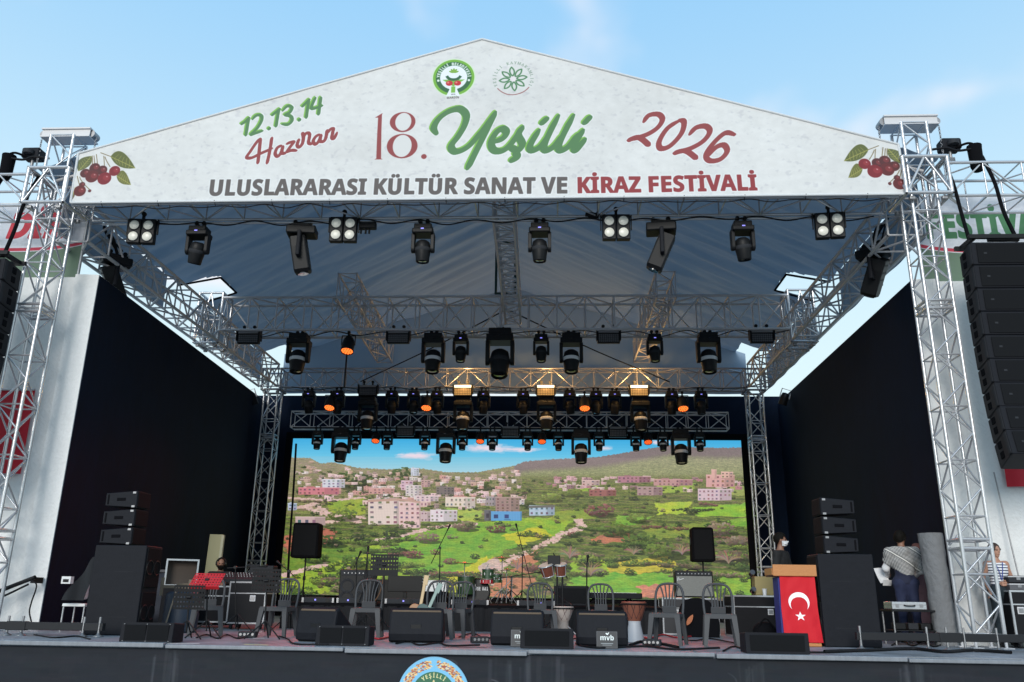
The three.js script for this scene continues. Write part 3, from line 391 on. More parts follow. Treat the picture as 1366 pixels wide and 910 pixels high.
  for (const [p, w] of [[[[378, 768], [400, 762], [440, 751]], 6], [[[655, 762], [690, 742], [735, 722], [752, 712], [778, 704], [770, 694]], 8], [[[500, 722], [540, 714], [580, 703], [640, 699]], 3.5], [[[405, 676], [430, 686], [462, 690], [485, 690]], 4], [[[410, 700], [460, 693], [480, 696]], 4.5], [[[395, 678], [420, 672], [440, 686]], 3.5], [[[380, 664], [440, 668], [490, 664]], 2]]) { const sub = []; for (let q = 0; q < p.length - 1; q++) for (let e = 0; e < 8; e++) sub.push([p[q][0] + (p[q + 1][0] - p[q][0]) * e / 8 + rr(-0.6, 0.6), p[q][1] + (p[q + 1][1] - p[q][1]) * e / 8 + rr(-0.5, 0.5)]); for (const e of sub) for (let q = 0; q < 10; q++) blob(e[0] + rr(-4, 4), e[1] + rr(-w, w) * 0.4, rr(1, 3), rr(0.5, 1.1), rgb(PATH, 14)); }
  const bush = (u, v, rx, ry, c) => { blob(u + rx * 0.25, v + ry * 0.8, rx * 0.95, ry * 0.4, 'rgba(28,32,18,.55)'); const n = Math.min(90, 16 + rx * ry * 0.9); for (let i = 0; i < n; i++) { const t = rr(0, 6.28), r = Math.sqrt(rnd()), dy = Math.sin(t) * r, dx = Math.cos(t) * r; blob(u + dx * rx, v + dy * ry, rr(0.6, 1.5) * (0.5 + rx * 0.06), rr(0.4, 0.9) * (0.5 + rx * 0.06), rgb(c.map((q) => q * (1 - 0.38 * dy - 0.12 * dx)), 15)); } };
  const CROWN = [[52, 70, 36], [70, 90, 40], [46, 58, 34], [88, 106, 46], [108, 126, 54], [94, 80, 64], [118, 102, 86], [110, 72, 68]], TR = [];
  for (let q = 0; q < 64; q++) { const v = 646 + 140 * Math.pow(rnd(), 0.75), u = rr(380, 980), n = Math.floor(rr(5, 14)), sl = rr(-0.08, 0.08), c = CROWN[Math.floor(rnd() * 8)], z = (v - 630) / 170; for (let e = 0; e < n; e++) TR.push([u + e * (2 + 8 * z) + rr(-2, 2), v + e * sl * 8 + rr(-1, 1), (1.6 + 5.5 * z) * rr(0.6, 1.25), c]); }
  for (let q = 0; q < 420; q++) { const v = 640 + 156 * Math.pow(rnd(), 0.9), z = (v - 630) / 170; TR.push([rr(380, 1002), v, (1.4 + 6.5 * z) * rr(0.5, 1.3), CROWN[Math.floor(rnd() * rnd() * 8)]]); }
  for (const [u, v, rx, c] of [[440, 722, 20, 0], [480, 718, 13, 2], [522, 712, 11, 2], [420, 744, 18, 1], [475, 750, 20, 1], [552, 740, 12, 7], [530, 736, 14, 2], [570, 718, 16, 6], [620, 702, 16, 6], [662, 706, 12, 7], [600, 749, 9, 7], [440, 776, 14, 5], [405, 790, 18, 1], [712, 758, 12, 7], [742, 752, 18, 5], [782, 748, 18, 4], [852, 722, 24, 1], [884, 735, 26, 3], [822, 706, 24, 3], [908, 732, 18, 5], [850, 692, 14, 3], [923, 683, 8, 2], [845, 665, 7, 2], [800, 681, 20, 7], [962, 706, 20, 6], [985, 722, 18, 6], [975, 742, 22, 5], [735, 664, 14, 4], [760, 656, 16, 4], [700, 669, 12, 3], [540, 633, 22, 0], [470, 641, 28, 0], [495, 642, 20, 2], [640, 646, 18, 1], [456, 686, 20, 3]]) TR.push([u, v, rx, CROWN[c], 0.42]);
  TR.sort((a, b) => a[1] - b[1]); for (const [u, v, r, c, k2] of TR) { const lawn = (u > 556 && u < 690 && v > 706 && v < 762) || (u > 765 && u < 905 && v > 768 && v < 796); if (!k2 && (lawn && rnd() < 0.9)) continue; if (!k2 && v < 704 && u < 690 && rnd() < 0.35) continue; bush(u, v, r, r * (k2 ?? 0.55), c); }
  for (const [u, v, h] of [[788, 768, 26], [972, 752, 24], [760, 745, 22], [910, 740, 18], [690, 760, 18], [845, 740, 16]]) for (let i = 0; i < 44; i++) { x.strokeStyle = `rgba(${rr(110, 190)},${rr(94, 158)},${rr(84, 130)},.7)`; x.lineWidth = rr(0.5, 1.4) * k * 0.8; const a = -Math.PI / 2 + rr(-1.2, 1.2), L = h * rr(0.5, 1); x.beginPath(); x.moveTo(...S(u, v)); x.quadraticCurveTo(...S(u + Math.cos(a) * L * 0.3, v - L * 0.5), ...S(u + Math.cos(a) * L, v + Math.sin(a) * L * 0.8)); x.stroke(); }
  // buildings: [left, top, width, height, wall, floors, bays]
  const house = (u, v, w, h, c, fl = 2, n = 3, side = 0.35) => { poly([[u, v], [u + w * (1 - side), v], [u + w * (1 - side), v + h], [u, v + h]], rgb(c, 5)); poly([[u + w * (1 - side), v], [u + w, v + h * 0.04], [u + w, v + h * 0.96], [u + w * (1 - side), v + h]], rgb(c.map((q) => q * 0.86), 4)); poly([[u - 0.3, v - 0.8], [u + w + 0.3, v - 0.4], [u + w + 0.3, v + 0.5], [u - 0.3, v + 0.2]], rgb(c.map((q) => Math.min(255, q + 16)), 4));
    for (let j = 0; j < fl; j++) for (let i = 0; i < n; i++) { if (rnd() < (w < 10 ? 0.55 : 0.14)) continue; const a = u + w * (i + 0.28 + rr(-0.05, 0.05)) / n, b = v + h * (j + 0.3) / fl; poly([[a, b], [a + w / n * 0.42, b], [a + w / n * 0.42, b + h / fl * 0.42], [a, b + h / fl * 0.42]], rgb(c.map((q) => q * rr(0.42, 0.68)), 10)); if (w > 20 && i % 2) poly([[a - 0.4, b + h / fl * 0.5], [a + w / n * 0.6, b + h / fl * 0.5], [a + w / n * 0.6, b + h / fl * 0.62], [a - 0.4, b + h / fl * 0.62]], rgb(c.map((q) => q * 0.78), 6)); } if (rnd() < 0.5) poly([[u + w * 0.2, v - 2], [u + w * 0.4, v - 2], [u + w * 0.4, v], [u + w * 0.2, v]], rgb(c.map((q) => q * 0.9), 6)); };
  for (let i = 0; i < 210; i++) { const u = rr(392, 690), v = rid(u) + rr(2, 44) , s = 0.5 + (v - 612) / 60; house(u, v, rr(4, 12) * s, rr(2.4, 5) * s, [[228, 196, 188], [232, 222, 218], [214, 160, 150], [238, 206, 206], [196, 164, 146], [168, 146, 138]][Math.floor(rnd() * 6)], 1 + Math.floor(rnd() * 2), 3); }
  for (let i = 0; i < 62; i++) { const u = rr(725, 985), v = 632 + rr(0, 16) + Math.abs(rr(-6, 6)), s = 0.9; house(u, v, rr(5, 13) * s, rr(2.6, 5.5) * s, [[220, 176, 180], [214, 196, 190], [186, 132, 136], [226, 200, 190], [150, 116, 118]][Math.floor(rnd() * 5)], 2, 4); }
  for (let i = 0; i < 260; i++) { const u = rr(390, 1000), v = rid(u) + rr(10, 62); if (u > 690 && v < 640) continue; bush(u, v, rr(1.5, 4), rr(0.8, 1.8), CROWN[Math.floor(rnd() * 4)]); }
  house(548, 625, 11, 10, [206, 218, 232], 4, 3); house(430, 640, 30, 11, [216, 220, 230], 3, 5); house(398, 651, 54, 9, [214, 128, 138], 2, 9); house(535, 642, 16, 12, [224, 190, 204], 3, 3); house(541, 648, 22, 14, [224, 214, 214], 4, 4); house(562, 641, 12, 9, [196, 160, 156], 3, 3); house(492, 652, 34, 7, [212, 160, 152], 2, 6); house(582, 650, 24, 10, [120, 112, 110], 3, 5); house(594, 664, 40, 12, [232, 218, 204], 2, 7); house(555, 662, 30, 7, [228, 206, 208], 2, 5); house(648, 663, 16, 12, [160, 150, 156], 2, 4); house(661, 664, 32, 20, [168, 140, 132], 5, 5); house(646, 681, 9, 14, [96, 96, 102], 1, 1);
  house(491, 667, 42, 33, [226, 208, 200], 5, 4, 0.1); house(532, 670, 29, 35, [232, 200, 196], 6, 4, 0.06); poly([[490.5, 667], [533, 665], [561, 669], [561, 671.5], [533, 668], [490.5, 670]], 'rgb(196,160,144)'); house(561, 683, 14, 13, [206, 184, 186], 3, 3); house(574, 681, 36, 15, [230, 218, 224], 3, 6, 0.5); house(655, 683, 41, 12, [92, 160, 214], 1, 3, 0.04); house(706, 675, 34, 13, [176, 198, 218], 2, 5, 0.3); poly([[705, 675], [740, 674], [740, 677], [705, 678]], 'rgb(108,108,104)'); house(394, 690, 40, 12, [206, 176, 176], 1, 4); house(384, 672, 12, 9, [190, 204, 226], 2, 2);
  house(942, 634, 38, 16, [222, 170, 162], 3, 6); house(949, 627, 7, 12, [226, 178, 168], 2, 1); house(962, 630, 16, 8, [228, 184, 170], 2, 3); house(931, 653, 45, 15, [220, 196, 206], 3, 8); house(786, 654, 36, 8, [156, 98, 92], 2, 6); house(850, 650, 34, 11, [170, 140, 140], 3, 5); house(776, 641, 24, 7, [214, 184, 178], 2, 4); house(824, 636, 44, 8, [176, 124, 136], 2, 8); house(872, 640, 52, 8, [200, 152, 150], 2, 9);
  for (let i = 0; i < 26; i++) bush(rr(385, 690), rr(696, 706), rr(3, 7), rr(1.5, 2.5), [92, 100, 62]); x.fillStyle = 'rgba(226,196,196,.13)'; x.fillRect(0, CH * 0.12, CW, CH * 0.3); x.fillStyle = 'rgba(226,196,196,.07)'; x.fillRect(0, CH * 0.42, CW, CH * 0.1);
  // pixel pitch of the modules
  x.fillStyle = 'rgba(10,10,20,.10)'; for (let i = 0; i < CW; i += 6) x.fillRect(i, CH * 0.24, 1.2, CH); x.fillStyle = 'rgba(10,10,20,.06)'; for (let j = 0; j < CH; j += 6) x.fillRect(0, j, CW, 1);
  const t = thing('led_screen', 'huge screen showing a hillside town among green fields', 'screen', [(X0 + X1) / 2, 0.5, SZ]);
  mesh('cabinet_wall', bx(X1 - X0 + 0.5, 5.75, 0.18, 0, 2.5, -0.11), MAT.blackSoft, t);
  const emi = ctex(c);
  mesh('screen_face', new THREE.PlaneGeometry(X1 - X0, Y1 - Y0).translate(0, (Y0 + Y1) / 2 - 0.5, 0), new THREE.MeshStandardMaterial({ color: lin(0.01, 0.01, 0.012), roughness: 0.6, emissive: 0xffffff, emissiveMap: emi, emissiveIntensity: 0.95 / EXPOSURE }), t);
  const light = new THREE.RectAreaLight(lin(0.75, 1, 0.6), 0.06, X1 - X0, Y1 - Y0); light.position.set(0, (Y0 + Y1) / 2 - 0.5, 0.05); light.rotation.y = Math.PI; t.add(light);
}

// ---------------------------------------------------------------- fixtures on the trusses (origin at the pipe they hang from)
const clampG = merge([cy(0.045, 0.045, 0.05, 12).rotateX(Math.PI / 2), bx(0.05, 0.1, 0.04, 0, -0.07, 0)]);
const glow = (r, g, b, i) => new THREE.MeshStandardMaterial({ color: lin(0.05, 0.03, 0.02), emissive: lin(r, g, b), emissiveIntensity: i, roughness: 0.4 });
const MG = { orange: glow(1, 0.16, 0.025, 2.2 / EXPOSURE), warm: glow(1, 0.78, 0.42, 3.2 / EXPOSURE), amber: glow(1, 0.55, 0.16, 0.5 / EXPOSURE), blue: glow(0.25, 0.25, 1, 1.5 / EXPOSURE), orangeDim: glow(1, 0.13, 0.02, 1.3 / EXPOSURE) };
const cellG = new THREE.CylinderGeometry(0.017, 0.017, 0.012, 8).rotateX(Math.PI / 2);
function movingHead(sc, tilt, pan, opt = {}) { // base, two yoke arms, barrel head
  const t = new THREE.Group();
  for (const s of [-1, 1]) mesh('clamp', clampG, MAT.black, t, [s * 0.07, 0, 0]);
  mesh('base', merge([rb(0.30 * sc, 0.10 * sc, 0.26 * sc, 0.02, 0, -0.15, 0), rb(0.36 * sc, 0.09 * sc, 0.3 * sc, 0.025, 0, -0.15 - 0.085 * sc, 0)]), MAT.black, t);
  mesh('display', bx(0.05 * sc, 0.018 * sc, 0.005, 0, -0.15 - 0.06 * sc, 0.152 * sc), opt.noDisplay ? MAT.blackGloss : MG.blue, t);
  const y = -0.16 - 0.13 * sc, yoke = new THREE.Group(); yoke.name = 'yoke'; yoke.position.y = y; yoke.rotation.y = pan; t.add(yoke);
  for (const s of [-1, 1]) mesh('arm', cached('arm' + sc, () => { const q = new THREE.Shape(); q.moveTo(-0.07 * sc, 0.02 * sc); q.lineTo(0.07 * sc, 0.02 * sc); q.lineTo(0.06 * sc, -0.2 * sc); q.absarc(0, -0.24 * sc, 0.062 * sc, 0, -Math.PI, true); q.closePath(); return new THREE.ExtrudeGeometry(q, { depth: 0.045 * sc, bevelEnabled: true, bevelSize: 0.008, bevelThickness: 0.008, bevelSegments: 1, curveSegments: 8 }).rotateY(Math.PI / 2); }), MAT.black, yoke, [s * 0.165 * sc - 0.022 * sc, 0, 0]);
  const head = new THREE.Group(); head.name = 'head'; head.position.set(0, y - 0.24 * sc, 0); head.rotation.set(tilt, pan, 0, 'YXZ'); t.add(head);
  mesh('barrel', cached('barrel' + sc, () => lathe([[0, 0.15], [0.07, 0.15], [0.115, 0.115], [0.13, 0.04], [0.132, -0.06], [0.118, -0.14], [0.112, -0.22], [0.10, -0.235], [0.098, -0.21], [0, -0.205]].map(([r, q]) => [r * sc, q * sc]), 22)), MAT.black, head);
  mesh('collar', cached('collar' + sc, () => lathe([[0.128, 0.02], [0.140, 0.012], [0.140, -0.03], [0.130, -0.045]].map(([r, q]) => [r * sc, q * sc]), 22)), opt.white ? MAT.whitePlastic : MAT.charcoal, head);  // white version paints the bright highlight of the head as a ring
  mesh('lens', cached('lens' + sc, () => lathe([[0, -0.226], [0.05, -0.223], [0.098, -0.208]].map(([r, q]) => [r * sc, q * sc]), 20)), opt.lens ?? MAT.lensGlass, head);
  return t;
}
function place(proto, name, label, group, pos, fn) { const t = proto.clone(); t.name = numbered(name); scene.add(t); t.position.copy(pos); tag(t, label, 'stage light', group); if (fn) fn(t); return t; }
const headOf = (t) => t.children.find((c) => c.name === 'head');
// front truss: pipe along the rear bottom chord
const FZL = FZ - FD / 2;
const hang = (u, v, z, y) => { const p = onZ(u, v, z); return V(p.x, y, z); };
rod('pipe', V(-7.4, FY0 - 0.075, FZL), V(7.4, FY0 - 0.075, FZL), 0.026, MAT.alu, scene); tag(scene.children[scene.children.length - 1], 'silver pipe under the front truss carrying lamps and cables', 'pipe'); scene.children[scene.children.length - 1].name = 'lighting_pipe';
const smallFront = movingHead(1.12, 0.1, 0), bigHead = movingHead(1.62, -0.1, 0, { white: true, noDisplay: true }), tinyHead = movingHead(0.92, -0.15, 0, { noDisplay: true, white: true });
for (const [u, pan, tilt, w] of [[266, 0.7, 0.5, 'between a blinder and the large profile light below the month word'], [565, 0, 0.25, 'between the splitter box blinder and the centre truss'], [720, 0, 0.25, 'between the centre truss and the tilted tube unit'], [990, -0.5, 0.35, 'between a blinder and the large profile light below the year']]) place(smallFront, 'moving_head_light', 'compact moving head ' + w, 'compact moving heads under the front truss', hang(u, 312, FZL, FY0 - 0.08), (t) => { headOf(t).rotation.set(tilt - 0.15, pan, 0); });
{ // tall profile heads
  const t = new THREE.Group();
  for (const s of [-1, 1]) mesh('clamp', clampG, MAT.black, t, [s * 0.14, 0, 0]);
  mesh('base', merge([rb(0.56, 0.17, 0.36, 0.03, 0, -0.2, 0), bx(0.36, 0.04, 0.3, 0, -0.1, 0)]), MAT.black, t);
  const yoke = new THREE.Group(); yoke.name = 'yoke'; yoke.position.set(0, -0.3, 0); t.add(yoke);
  for (const s of [-1, 1]) mesh('arm', rb(0.075, 0.52, 0.16, 0.025, 0, -0.22, s * 0.2), MAT.speaker, yoke);
  const head = new THREE.Group(); head.name = 'head'; head.position.set(0, -0.62, 0); t.add(head);
  mesh('housing', merge([prism([[-0.15, 0.33], [0.13, 0.30], [0.16, 0.1], [0.155, -0.36], [0.1, -0.42], [-0.1, -0.42], [-0.15, -0.36]], 0.3, 0.03)]), MAT.black, head);
  for (const q of [-0.12, 0.02, 0.16]) mesh('vent', bx(0.31, 0.025, 0.2, 0, q + 0.05, 0), MAT.charcoal, head);
  mesh('lens', cy(0.1, 0.1, 0.03, 20, 0, -0.425, 0), MAT.lensGlass, head); mesh('handle', tube([[-0.1, 0.2, -0.17], [-0.1, 0.18, -0.24], [-0.1, -0.02, -0.24], [-0.1, -0.05, -0.16]], 0.014), MAT.black, head);
  const at = (u, lab, rz, ry) => place(t, 'profile_light', lab, 'large profile lights under the front truss', hang(u, 310, FZL, FY0 - 0.08), (q) => { headOf(q).rotation.set(0.12, 0, rz); q.rotation.y = ry; });
  at(403, 'large black profile light under the front truss, below the red brush-lettered month', 0.2, 0.12); at(882, 'large black profile light under the front truss, below the red year numerals', -0.42, -0.1);
  // two bigger ones at the side trusses
  const side = (u, v, z, lab, s) => { const p = onZ(u, v, z); const q = place(t, 'profile_light', lab, 'profile lights at the side trusses', V(p.x, p.y + 0.42, z)); q.scale.setScalar(1.05); q.rotation.y = s * 0.7; headOf(q).rotation.set(0.35, 0, s * 0.5); return q; };
  const a = side(153, 362, -2.2, 'black profile light on the side truss above the white wall with the handrail', 1), b = side(1166, 352, -2.0, 'black profile light on the side truss near the array beside the green-lettered banner', -1);
  for (const q of [a, b]) { const br = thing('light_bracket', q === a ? 'black outrigger bracket holding a profile light by the red-lettered banner side' : 'black outrigger bracket holding a profile light by the green-lettered banner side', 'bracket', q.position); const s = Math.sign(q.position.x); rod('arm', [0, 0, 0], [s * 0.35, 0.55, 0.1], 0.025, MAT.black, br); rod('arm', [0.15, 0, 0.1], [s * 0.4, 0.5, -0.2], 0.02, MAT.black, br); mesh('cable_bundle', tube([[0, -0.05, 0], [s * 0.1, 0.3, 0.12], [s * 0.28, 0.42, 0.05], [s * 0.4, 0.62, 0]], 0.035), MAT.cable, br); }
}
{ // four-lamp blinders
  const t = new THREE.Group();
  mesh('clamp', clampG, MAT.black, t); mesh('bracket', merge([bx(0.56, 0.02, 0.05, 0, -0.13, -0.06), bx(0.02, 0.3, 0.05, -0.285, -0.26, -0.02), bx(0.02, 0.3, 0.05, 0.285, -0.26, -0.02)]), MAT.black, t);
  for (const s of [-1, 1]) { const b = mesh('lamp_bank', rb(0.255, 0.5, 0.14, 0.02, s * 0.132, -0.37, 0), MAT.black, t);
    for (const y of [-0.255, -0.485]) { mesh('lamp', lathe([[0, 0.03], [0.05, 0.028], [0.085, 0.012], [0.096, 0], [0.096, -0.01]], 24).rotateX(Math.PI / 2).translate(s * 0.132, y, 0.072), MAT.lampFace, b); mesh('lamp_rim', new THREE.TorusGeometry(0.101, 0.012, 8, 24).translate(s * 0.132, y, 0.074), MAT.charcoal, b); } }
  for (const [u, ry, w] of [[190, 0.1, 'below the banner end with the date'], [458.5, 0.04, 'beside the small splitter box'], [822, 0, 'beside the small tilted tube unit'], [1107, -0.14, 'below the blank banner part after the year']]) place(t, 'blinder_light', 'four-lamp blinder under the front truss, ' + w, 'blinders under the front truss', hang(u, 300, FZL + 0.12, FY0 + 0.08), (q) => { q.rotation.y = ry; q.rotation.x = 0.06; });
}
// strobe panels
function strobe(lit) {
  const t = new THREE.Group(); for (const s of [-1, 1]) mesh('clamp', clampG, MAT.black, t, [s * 0.14, 0, 0]);
  mesh('housing', rb(0.6, 0.34, 0.14, 0.02, 0, -0.3, 0), MAT.black, t); mesh('top_bar', rb(0.54, 0.075, 0.05, 0.012, 0, -0.155, 0.075), lit ? MG.warm : barOff, t);
  for (let j = 0; j < 4; j++) for (let i = 0; i < 10; i++) mesh('cell', cached('stcell', () => bx(0.042, 0.042, 0.012)), lit ? MG.amber : cellOff, t, [-0.24 + i * 0.0533, -0.25 - j * 0.054, 0.073]);
  for (const s of [-1, 1]) mesh('end_plate', bx(0.025, 0.3, 0.2, s * 0.315, -0.24, 0), MAT.black, t); return t;
}
const cellOff = M3(0.10, 0.10, 0.11, 0.4), barOff = M3(0.22, 0.22, 0.23, 0.5);
const strobeOff = strobe(false), strobeOn = strobe(true);
// par cans
function par(sc, mat) {
  const t = new THREE.Group(); mesh('clamp', clampG, MAT.black, t);
  mesh('yoke', merge([bx(0.27 * sc, 0.018, 0.05, 0, -0.1, 0), bx(0.018, 0.2 * sc, 0.05, -0.135 * sc, -0.1 - 0.1 * sc, 0), bx(0.018, 0.2 * sc, 0.05, 0.135 * sc, -0.1 - 0.1 * sc, 0)]), MAT.black, t);
  const head = new THREE.Group(); head.name = 'head'; head.position.set(0, -0.12 - 0.17 * sc, 0); t.add(head);
  mesh('can', lathe([[0, 0.16], [0.08, 0.16], [0.11, 0.1], [0.125, -0.02], [0.13, -0.17], [0.122, -0.172], [0.118, -0.14]].map(([r, q]) => [r * sc, q * sc]), 22), MAT.black, head);
  mesh('lens_plate', cy(0.12 * sc, 0.12 * sc, 0.01, 22, 0, -0.142 * sc, 0), MAT.blackGloss, head);
  for (let i = 0; i < 19; i++) { const q = i ? (i < 7 ? [0.05, i * 1.047] : [0.096, i * 0.5236]) : [0, 0]; mesh('led_lens', cached('led' + sc, () => cy(0.021 * sc, 0.018 * sc, 0.018, 10)), mat, head, [Math.cos(q[1]) * q[0] * sc, -0.152 * sc, Math.sin(q[1]) * q[0] * sc]); }
  return t;
}
const parMid = par(1.35, MG.orange), parRear = par(1.35, MG.orange), parLow = par(1.05, MG.orangeDim);
function litPar(proto, label, group, pos, tilt, aim, power) {
  const t = place(proto, 'led_par_light', label, group, pos, (q) => { headOf(q).rotation.x = tilt; });
  const l = new THREE.SpotLight(new THREE.Color(1, 0.10, 0.07), power, 0, 0.5, 0.6, 2); l.position.set(0, -0.62, 0.12); l.target.position.set(...aim).sub(pos); l.castShadow = true; l.shadow.radius = 4; t.add(l, l.target); return t;
}
// middle truss
const MZL = MZ + 0.2, my = MY0 - 0.03;
for (const [u, w] of [[398, 'beside the single amber par'], [578, 'next to the tallest, on the bass amplifier side'], [762, 'next to the tallest, on the guitar amplifier side'], [945, 'at the truss end above the lectern']]) place(bigHead, 'wash_moving_head', 'big highlight-painted head of the middle truss ' + w, 'big moving heads under the middle truss', hang(u, 470, MZL, my), (t) => { headOf(t).rotation.set(-0.12 + rr(-0.05, 0.05), rr(-0.1, 0.1), 0); });
{ const b = movingHead(2.0, -0.25, 0, { noDisplay: true }); place(b, 'beam_moving_head', 'tallest moving head at the centre of the middle truss', null, hang(667, 470, MZL, my + 0.1)); }
for (const [u, w] of [[615, 'beside the tallest on the bass amplifier side'], [722, 'beside the tallest on the guitar amplifier side'], [873, 'beside the head at the truss end']]) place(smallFront, 'moving_head_light', 'small moving head of the middle truss ' + w, 'small moving heads under the middle truss', hang(u, 455, MZL, my), (t) => { headOf(t).rotation.set(-0.1, 0.1, 0); });
for (const u of [331, 531, 812, 1017]) place(strobeOff, 'strobe_panel', 'unlit rectangular strobe panel under the middle truss', 'strobe panels under the middle truss', hang(u, 455, MZL + 0.05, my + 0.14), (t) => { t.rotation.x = 0.1; });
litPar(parMid, 'single lit amber par light under the middle truss', null, hang(464.5, 460, MZL, my), -0.35, [-4.4, 0.9, -0.6], 34);
rod('drop_pole', V(hang(462, 480, MZL - 0.3, 0).x, 6.0, MZL - 0.3), V(hang(462, 480, MZL - 0.3, 0).x, 7.4, MZL - 0.3), 0.025, MAT.black, scene).name = 'drop_pole'; tag(scene.children[scene.children.length - 1], 'thin black pole dropping below the single amber par', 'pole');
// rear truss
const ZR = RTZ + 0.25, ry = RY0 - 0.04;
for (const u of [412, 451, 523, 552, 583, 645, 698, 760, 795, 820, 896, 935]) place(smallFront, 'moving_head_light', 'small moving head in the row under the rear truss', 'small moving heads under the rear truss', hang(u, 535, ZR, ry), (t) => { headOf(t).rotation.set(rr(-0.3, 0.3), rr(-0.6, 0.6), 0); });
for (const u of [440, 569, 780, 911]) { const p = hang(u, 548, ZR + 0.1, ry - 0.15); litPar(parRear, 'glowing orange par light in the row under the rear truss', 'orange par lights under the rear truss', p, -0.45, [p.x * 0.8, 0, -2.5], 16); }
for (const [u, lit] of [[490, 0], [617, 1], [728, 1], [853, 1]]) {
  const t = place(lit ? strobeOn : strobeOff, 'strobe_panel', lit ? 'lit strobe panel with glowing warm bar under the rear truss' : 'unlit strobe panel under the rear truss above the centre music stand', lit ? 'lit strobe panels under the rear truss' : null, hang(u, 535, ZR + 0.3, ry + 0.14)); t.rotation.x = 0.05;
  if (lit) { const l = new THREE.PointLight(new THREE.Color(1, 0.55, 0.18), 3.4, 0, 2); l.position.set(0, -0.02, 0.3); l.castShadow = true; l.shadow.radius = 6; t.add(l); }
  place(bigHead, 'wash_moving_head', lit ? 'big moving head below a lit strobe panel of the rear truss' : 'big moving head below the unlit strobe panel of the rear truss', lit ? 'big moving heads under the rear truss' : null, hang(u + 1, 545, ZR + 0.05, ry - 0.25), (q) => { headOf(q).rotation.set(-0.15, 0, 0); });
}
// screen truss
const ZS = LZ + 0.24, sy = LY0 - 0.03;
for (const u of [424, 475, 517, 567, 617, 657, 704, 745, 799, 848, 884, 933]) place(tinyHead, 'mini_moving_head', 'mini moving head with painted pale highlight above the screen', 'mini moving heads above the screen', hang(u, 580, ZS, sy), (t) => { headOf(t).rotation.set(-0.1 + rr(-0.06, 0.06), 0, 0); });
for (const u of [455.5, 595, 775, 908]) place(bigHead, 'wash_moving_head', 'big moving head with painted white highlight before the top of the screen', 'big moving heads above the screen', hang(u, 590, ZS + 0.1, sy), (t) => { headOf(t).rotation.set(-0.12, 0, 0); });
for (const u of [502, 641, 723, 864]) { const p = hang(u, 580, ZS, sy); litPar(parLow, 'small orange glowing par light above the screen', 'small orange par lights above the screen', p, -0.5, [p.x * 0.75, 0, -5], 10); }
for (const u of [541, 681, 824]) place(strobeOff, 'strobe_panel', 'dark strobe panel between the mini heads above the screen', 'strobe panels above the screen', hang(u, 572, ZS + 0.05, sy + 0.16), (t) => t.scale.setScalar(0.95));
rod('lighting_pipe', V(-7.2, sy, ZS), V(7.0, sy, ZS), 0.03, MAT.black, scene); tag(scene.children[scene.children.length - 1], 'black pipe above the screen carrying the mini heads', 'pipe'); scene.children[scene.children.length - 1].name = 'lighting_pipe_001';
// cables swagged along the trusses
function swag(label, u0, u1, z, y, sag, n, r = 0.014) { const a = onZ(u0, 400, z).x, b = onZ(u1, 400, z).x, pts = []; for (let i = 0; i <= n; i++) { pts.push(V(a + (b - a) * i / n, y + rr(-0.02, 0.02), z)); if (i < n) pts.push(V(a + (b - a) * (i + 0.5) / n, y - sag * rr(0.3, 1), z + rr(-0.03, 0.03))); } tag(mesh('power_cable', tube(pts, r, n * 14, 5), MAT.cable), label, 'cable'); }
swag('black cable looped along the pipe of the front truss', 180, 1180, FZL + 0.05, FY0 - 0.06, 0.12, 13); swag('black cable looped along the middle truss', 320, 1050, MZL + 0.05, MY0 - 0.02, 0.16, 11); swag('black cable looped along the rear truss', 400, 990, ZR + 0.05, RY0, 0.12, 9);
swag('thin cable along the lower hem of the festival banner', 105, 1200, FZ + FD / 2 + 0.02, FY0 - 0.05, 0.06, 18, 0.01);
{ const p = hang(485, 300, FZL, FY0 - 0.1); const t = thing('splitter_box', 'small black splitter box with dangling plugs beside a blinder', 'splitter box', p); mesh('box', rb(0.34, 0.13, 0.14, 0.02, 0.08, -0.06, 0), MAT.black, t); for (const q of [-0.04, 0.05, 0.12]) mesh('plug', merge([cy(0.02, 0.02, 0.1, 8, q, -0.17, 0)]), MAT.black, t); }
{ const p = hang(790, 290, FZL, FY0 + 0.02); const t = thing('camera_unit', 'small black tube-shaped unit tilted beside a blinder', 'camera', p, 0); mesh('tube_body', cy(0.06, 0.06, 0.26, 12).rotateZ(1.4), MAT.black, t); mesh('mount', bx(0.04, 0.1, 0.04, 0.1, 0.02, 0), MAT.black, t); }
const RZF = -3.2, onR = (z, x = 0) => (z < RZF && x > -3.95 && x < 3.75 ? 0.49 : 0);
// ---------------------------------------------------------------- side banners, flags, arrays
function sideBanner(label, x0, x1, y0, y1, z, paint) {
  const CW = 1024, CH = Math.round(1024 * (y1 - y0) / (x1 - x0)), c = canvas(CW, CH), x = c.getContext('2d'), K = CW / (x1 - x0); const P = (u, v) => { const p = onZ(u, v, z); return [(p.x - x0) * K, (y1 - p.y) * K]; };
  x.fillStyle = 'rgb(96,118,98)'; x.fillRect(0, 0, CW, CH); paint(x, P, CW, CH);
  for (let i = 0; i < 2500; i++) { x.fillStyle = `rgba(110,116,126,${rr(0.01, 0.06)})`; x.fillRect(rr(0, CW), rr(0, CH), rr(4, 40), rr(2, 16)); }
  const t = thing('side_banner', label, 'banner', [(x0 + x1) / 2, y0, z]); const W = x1 - x0, H = y1 - y0;
  mesh('printed_sheet', new THREE.PlaneGeometry(W, H).translate(0, H / 2, 0), new THREE.MeshStandardMaterial({ map: ctex(c), roughness: 0.7, side: THREE.DoubleSide }), t);
  const f = M3(0.5, 0.52, 0.54, 0.5, 0.3); for (const s of [-1, 1]) mesh('frame_post', bx(0.06, H + 0.04, 0.05, s * W / 2, H / 2, -0.03), f, t); mesh('frame_rail', bx(W, 0.05, 0.05, 0, H, -0.03), f, t);
}
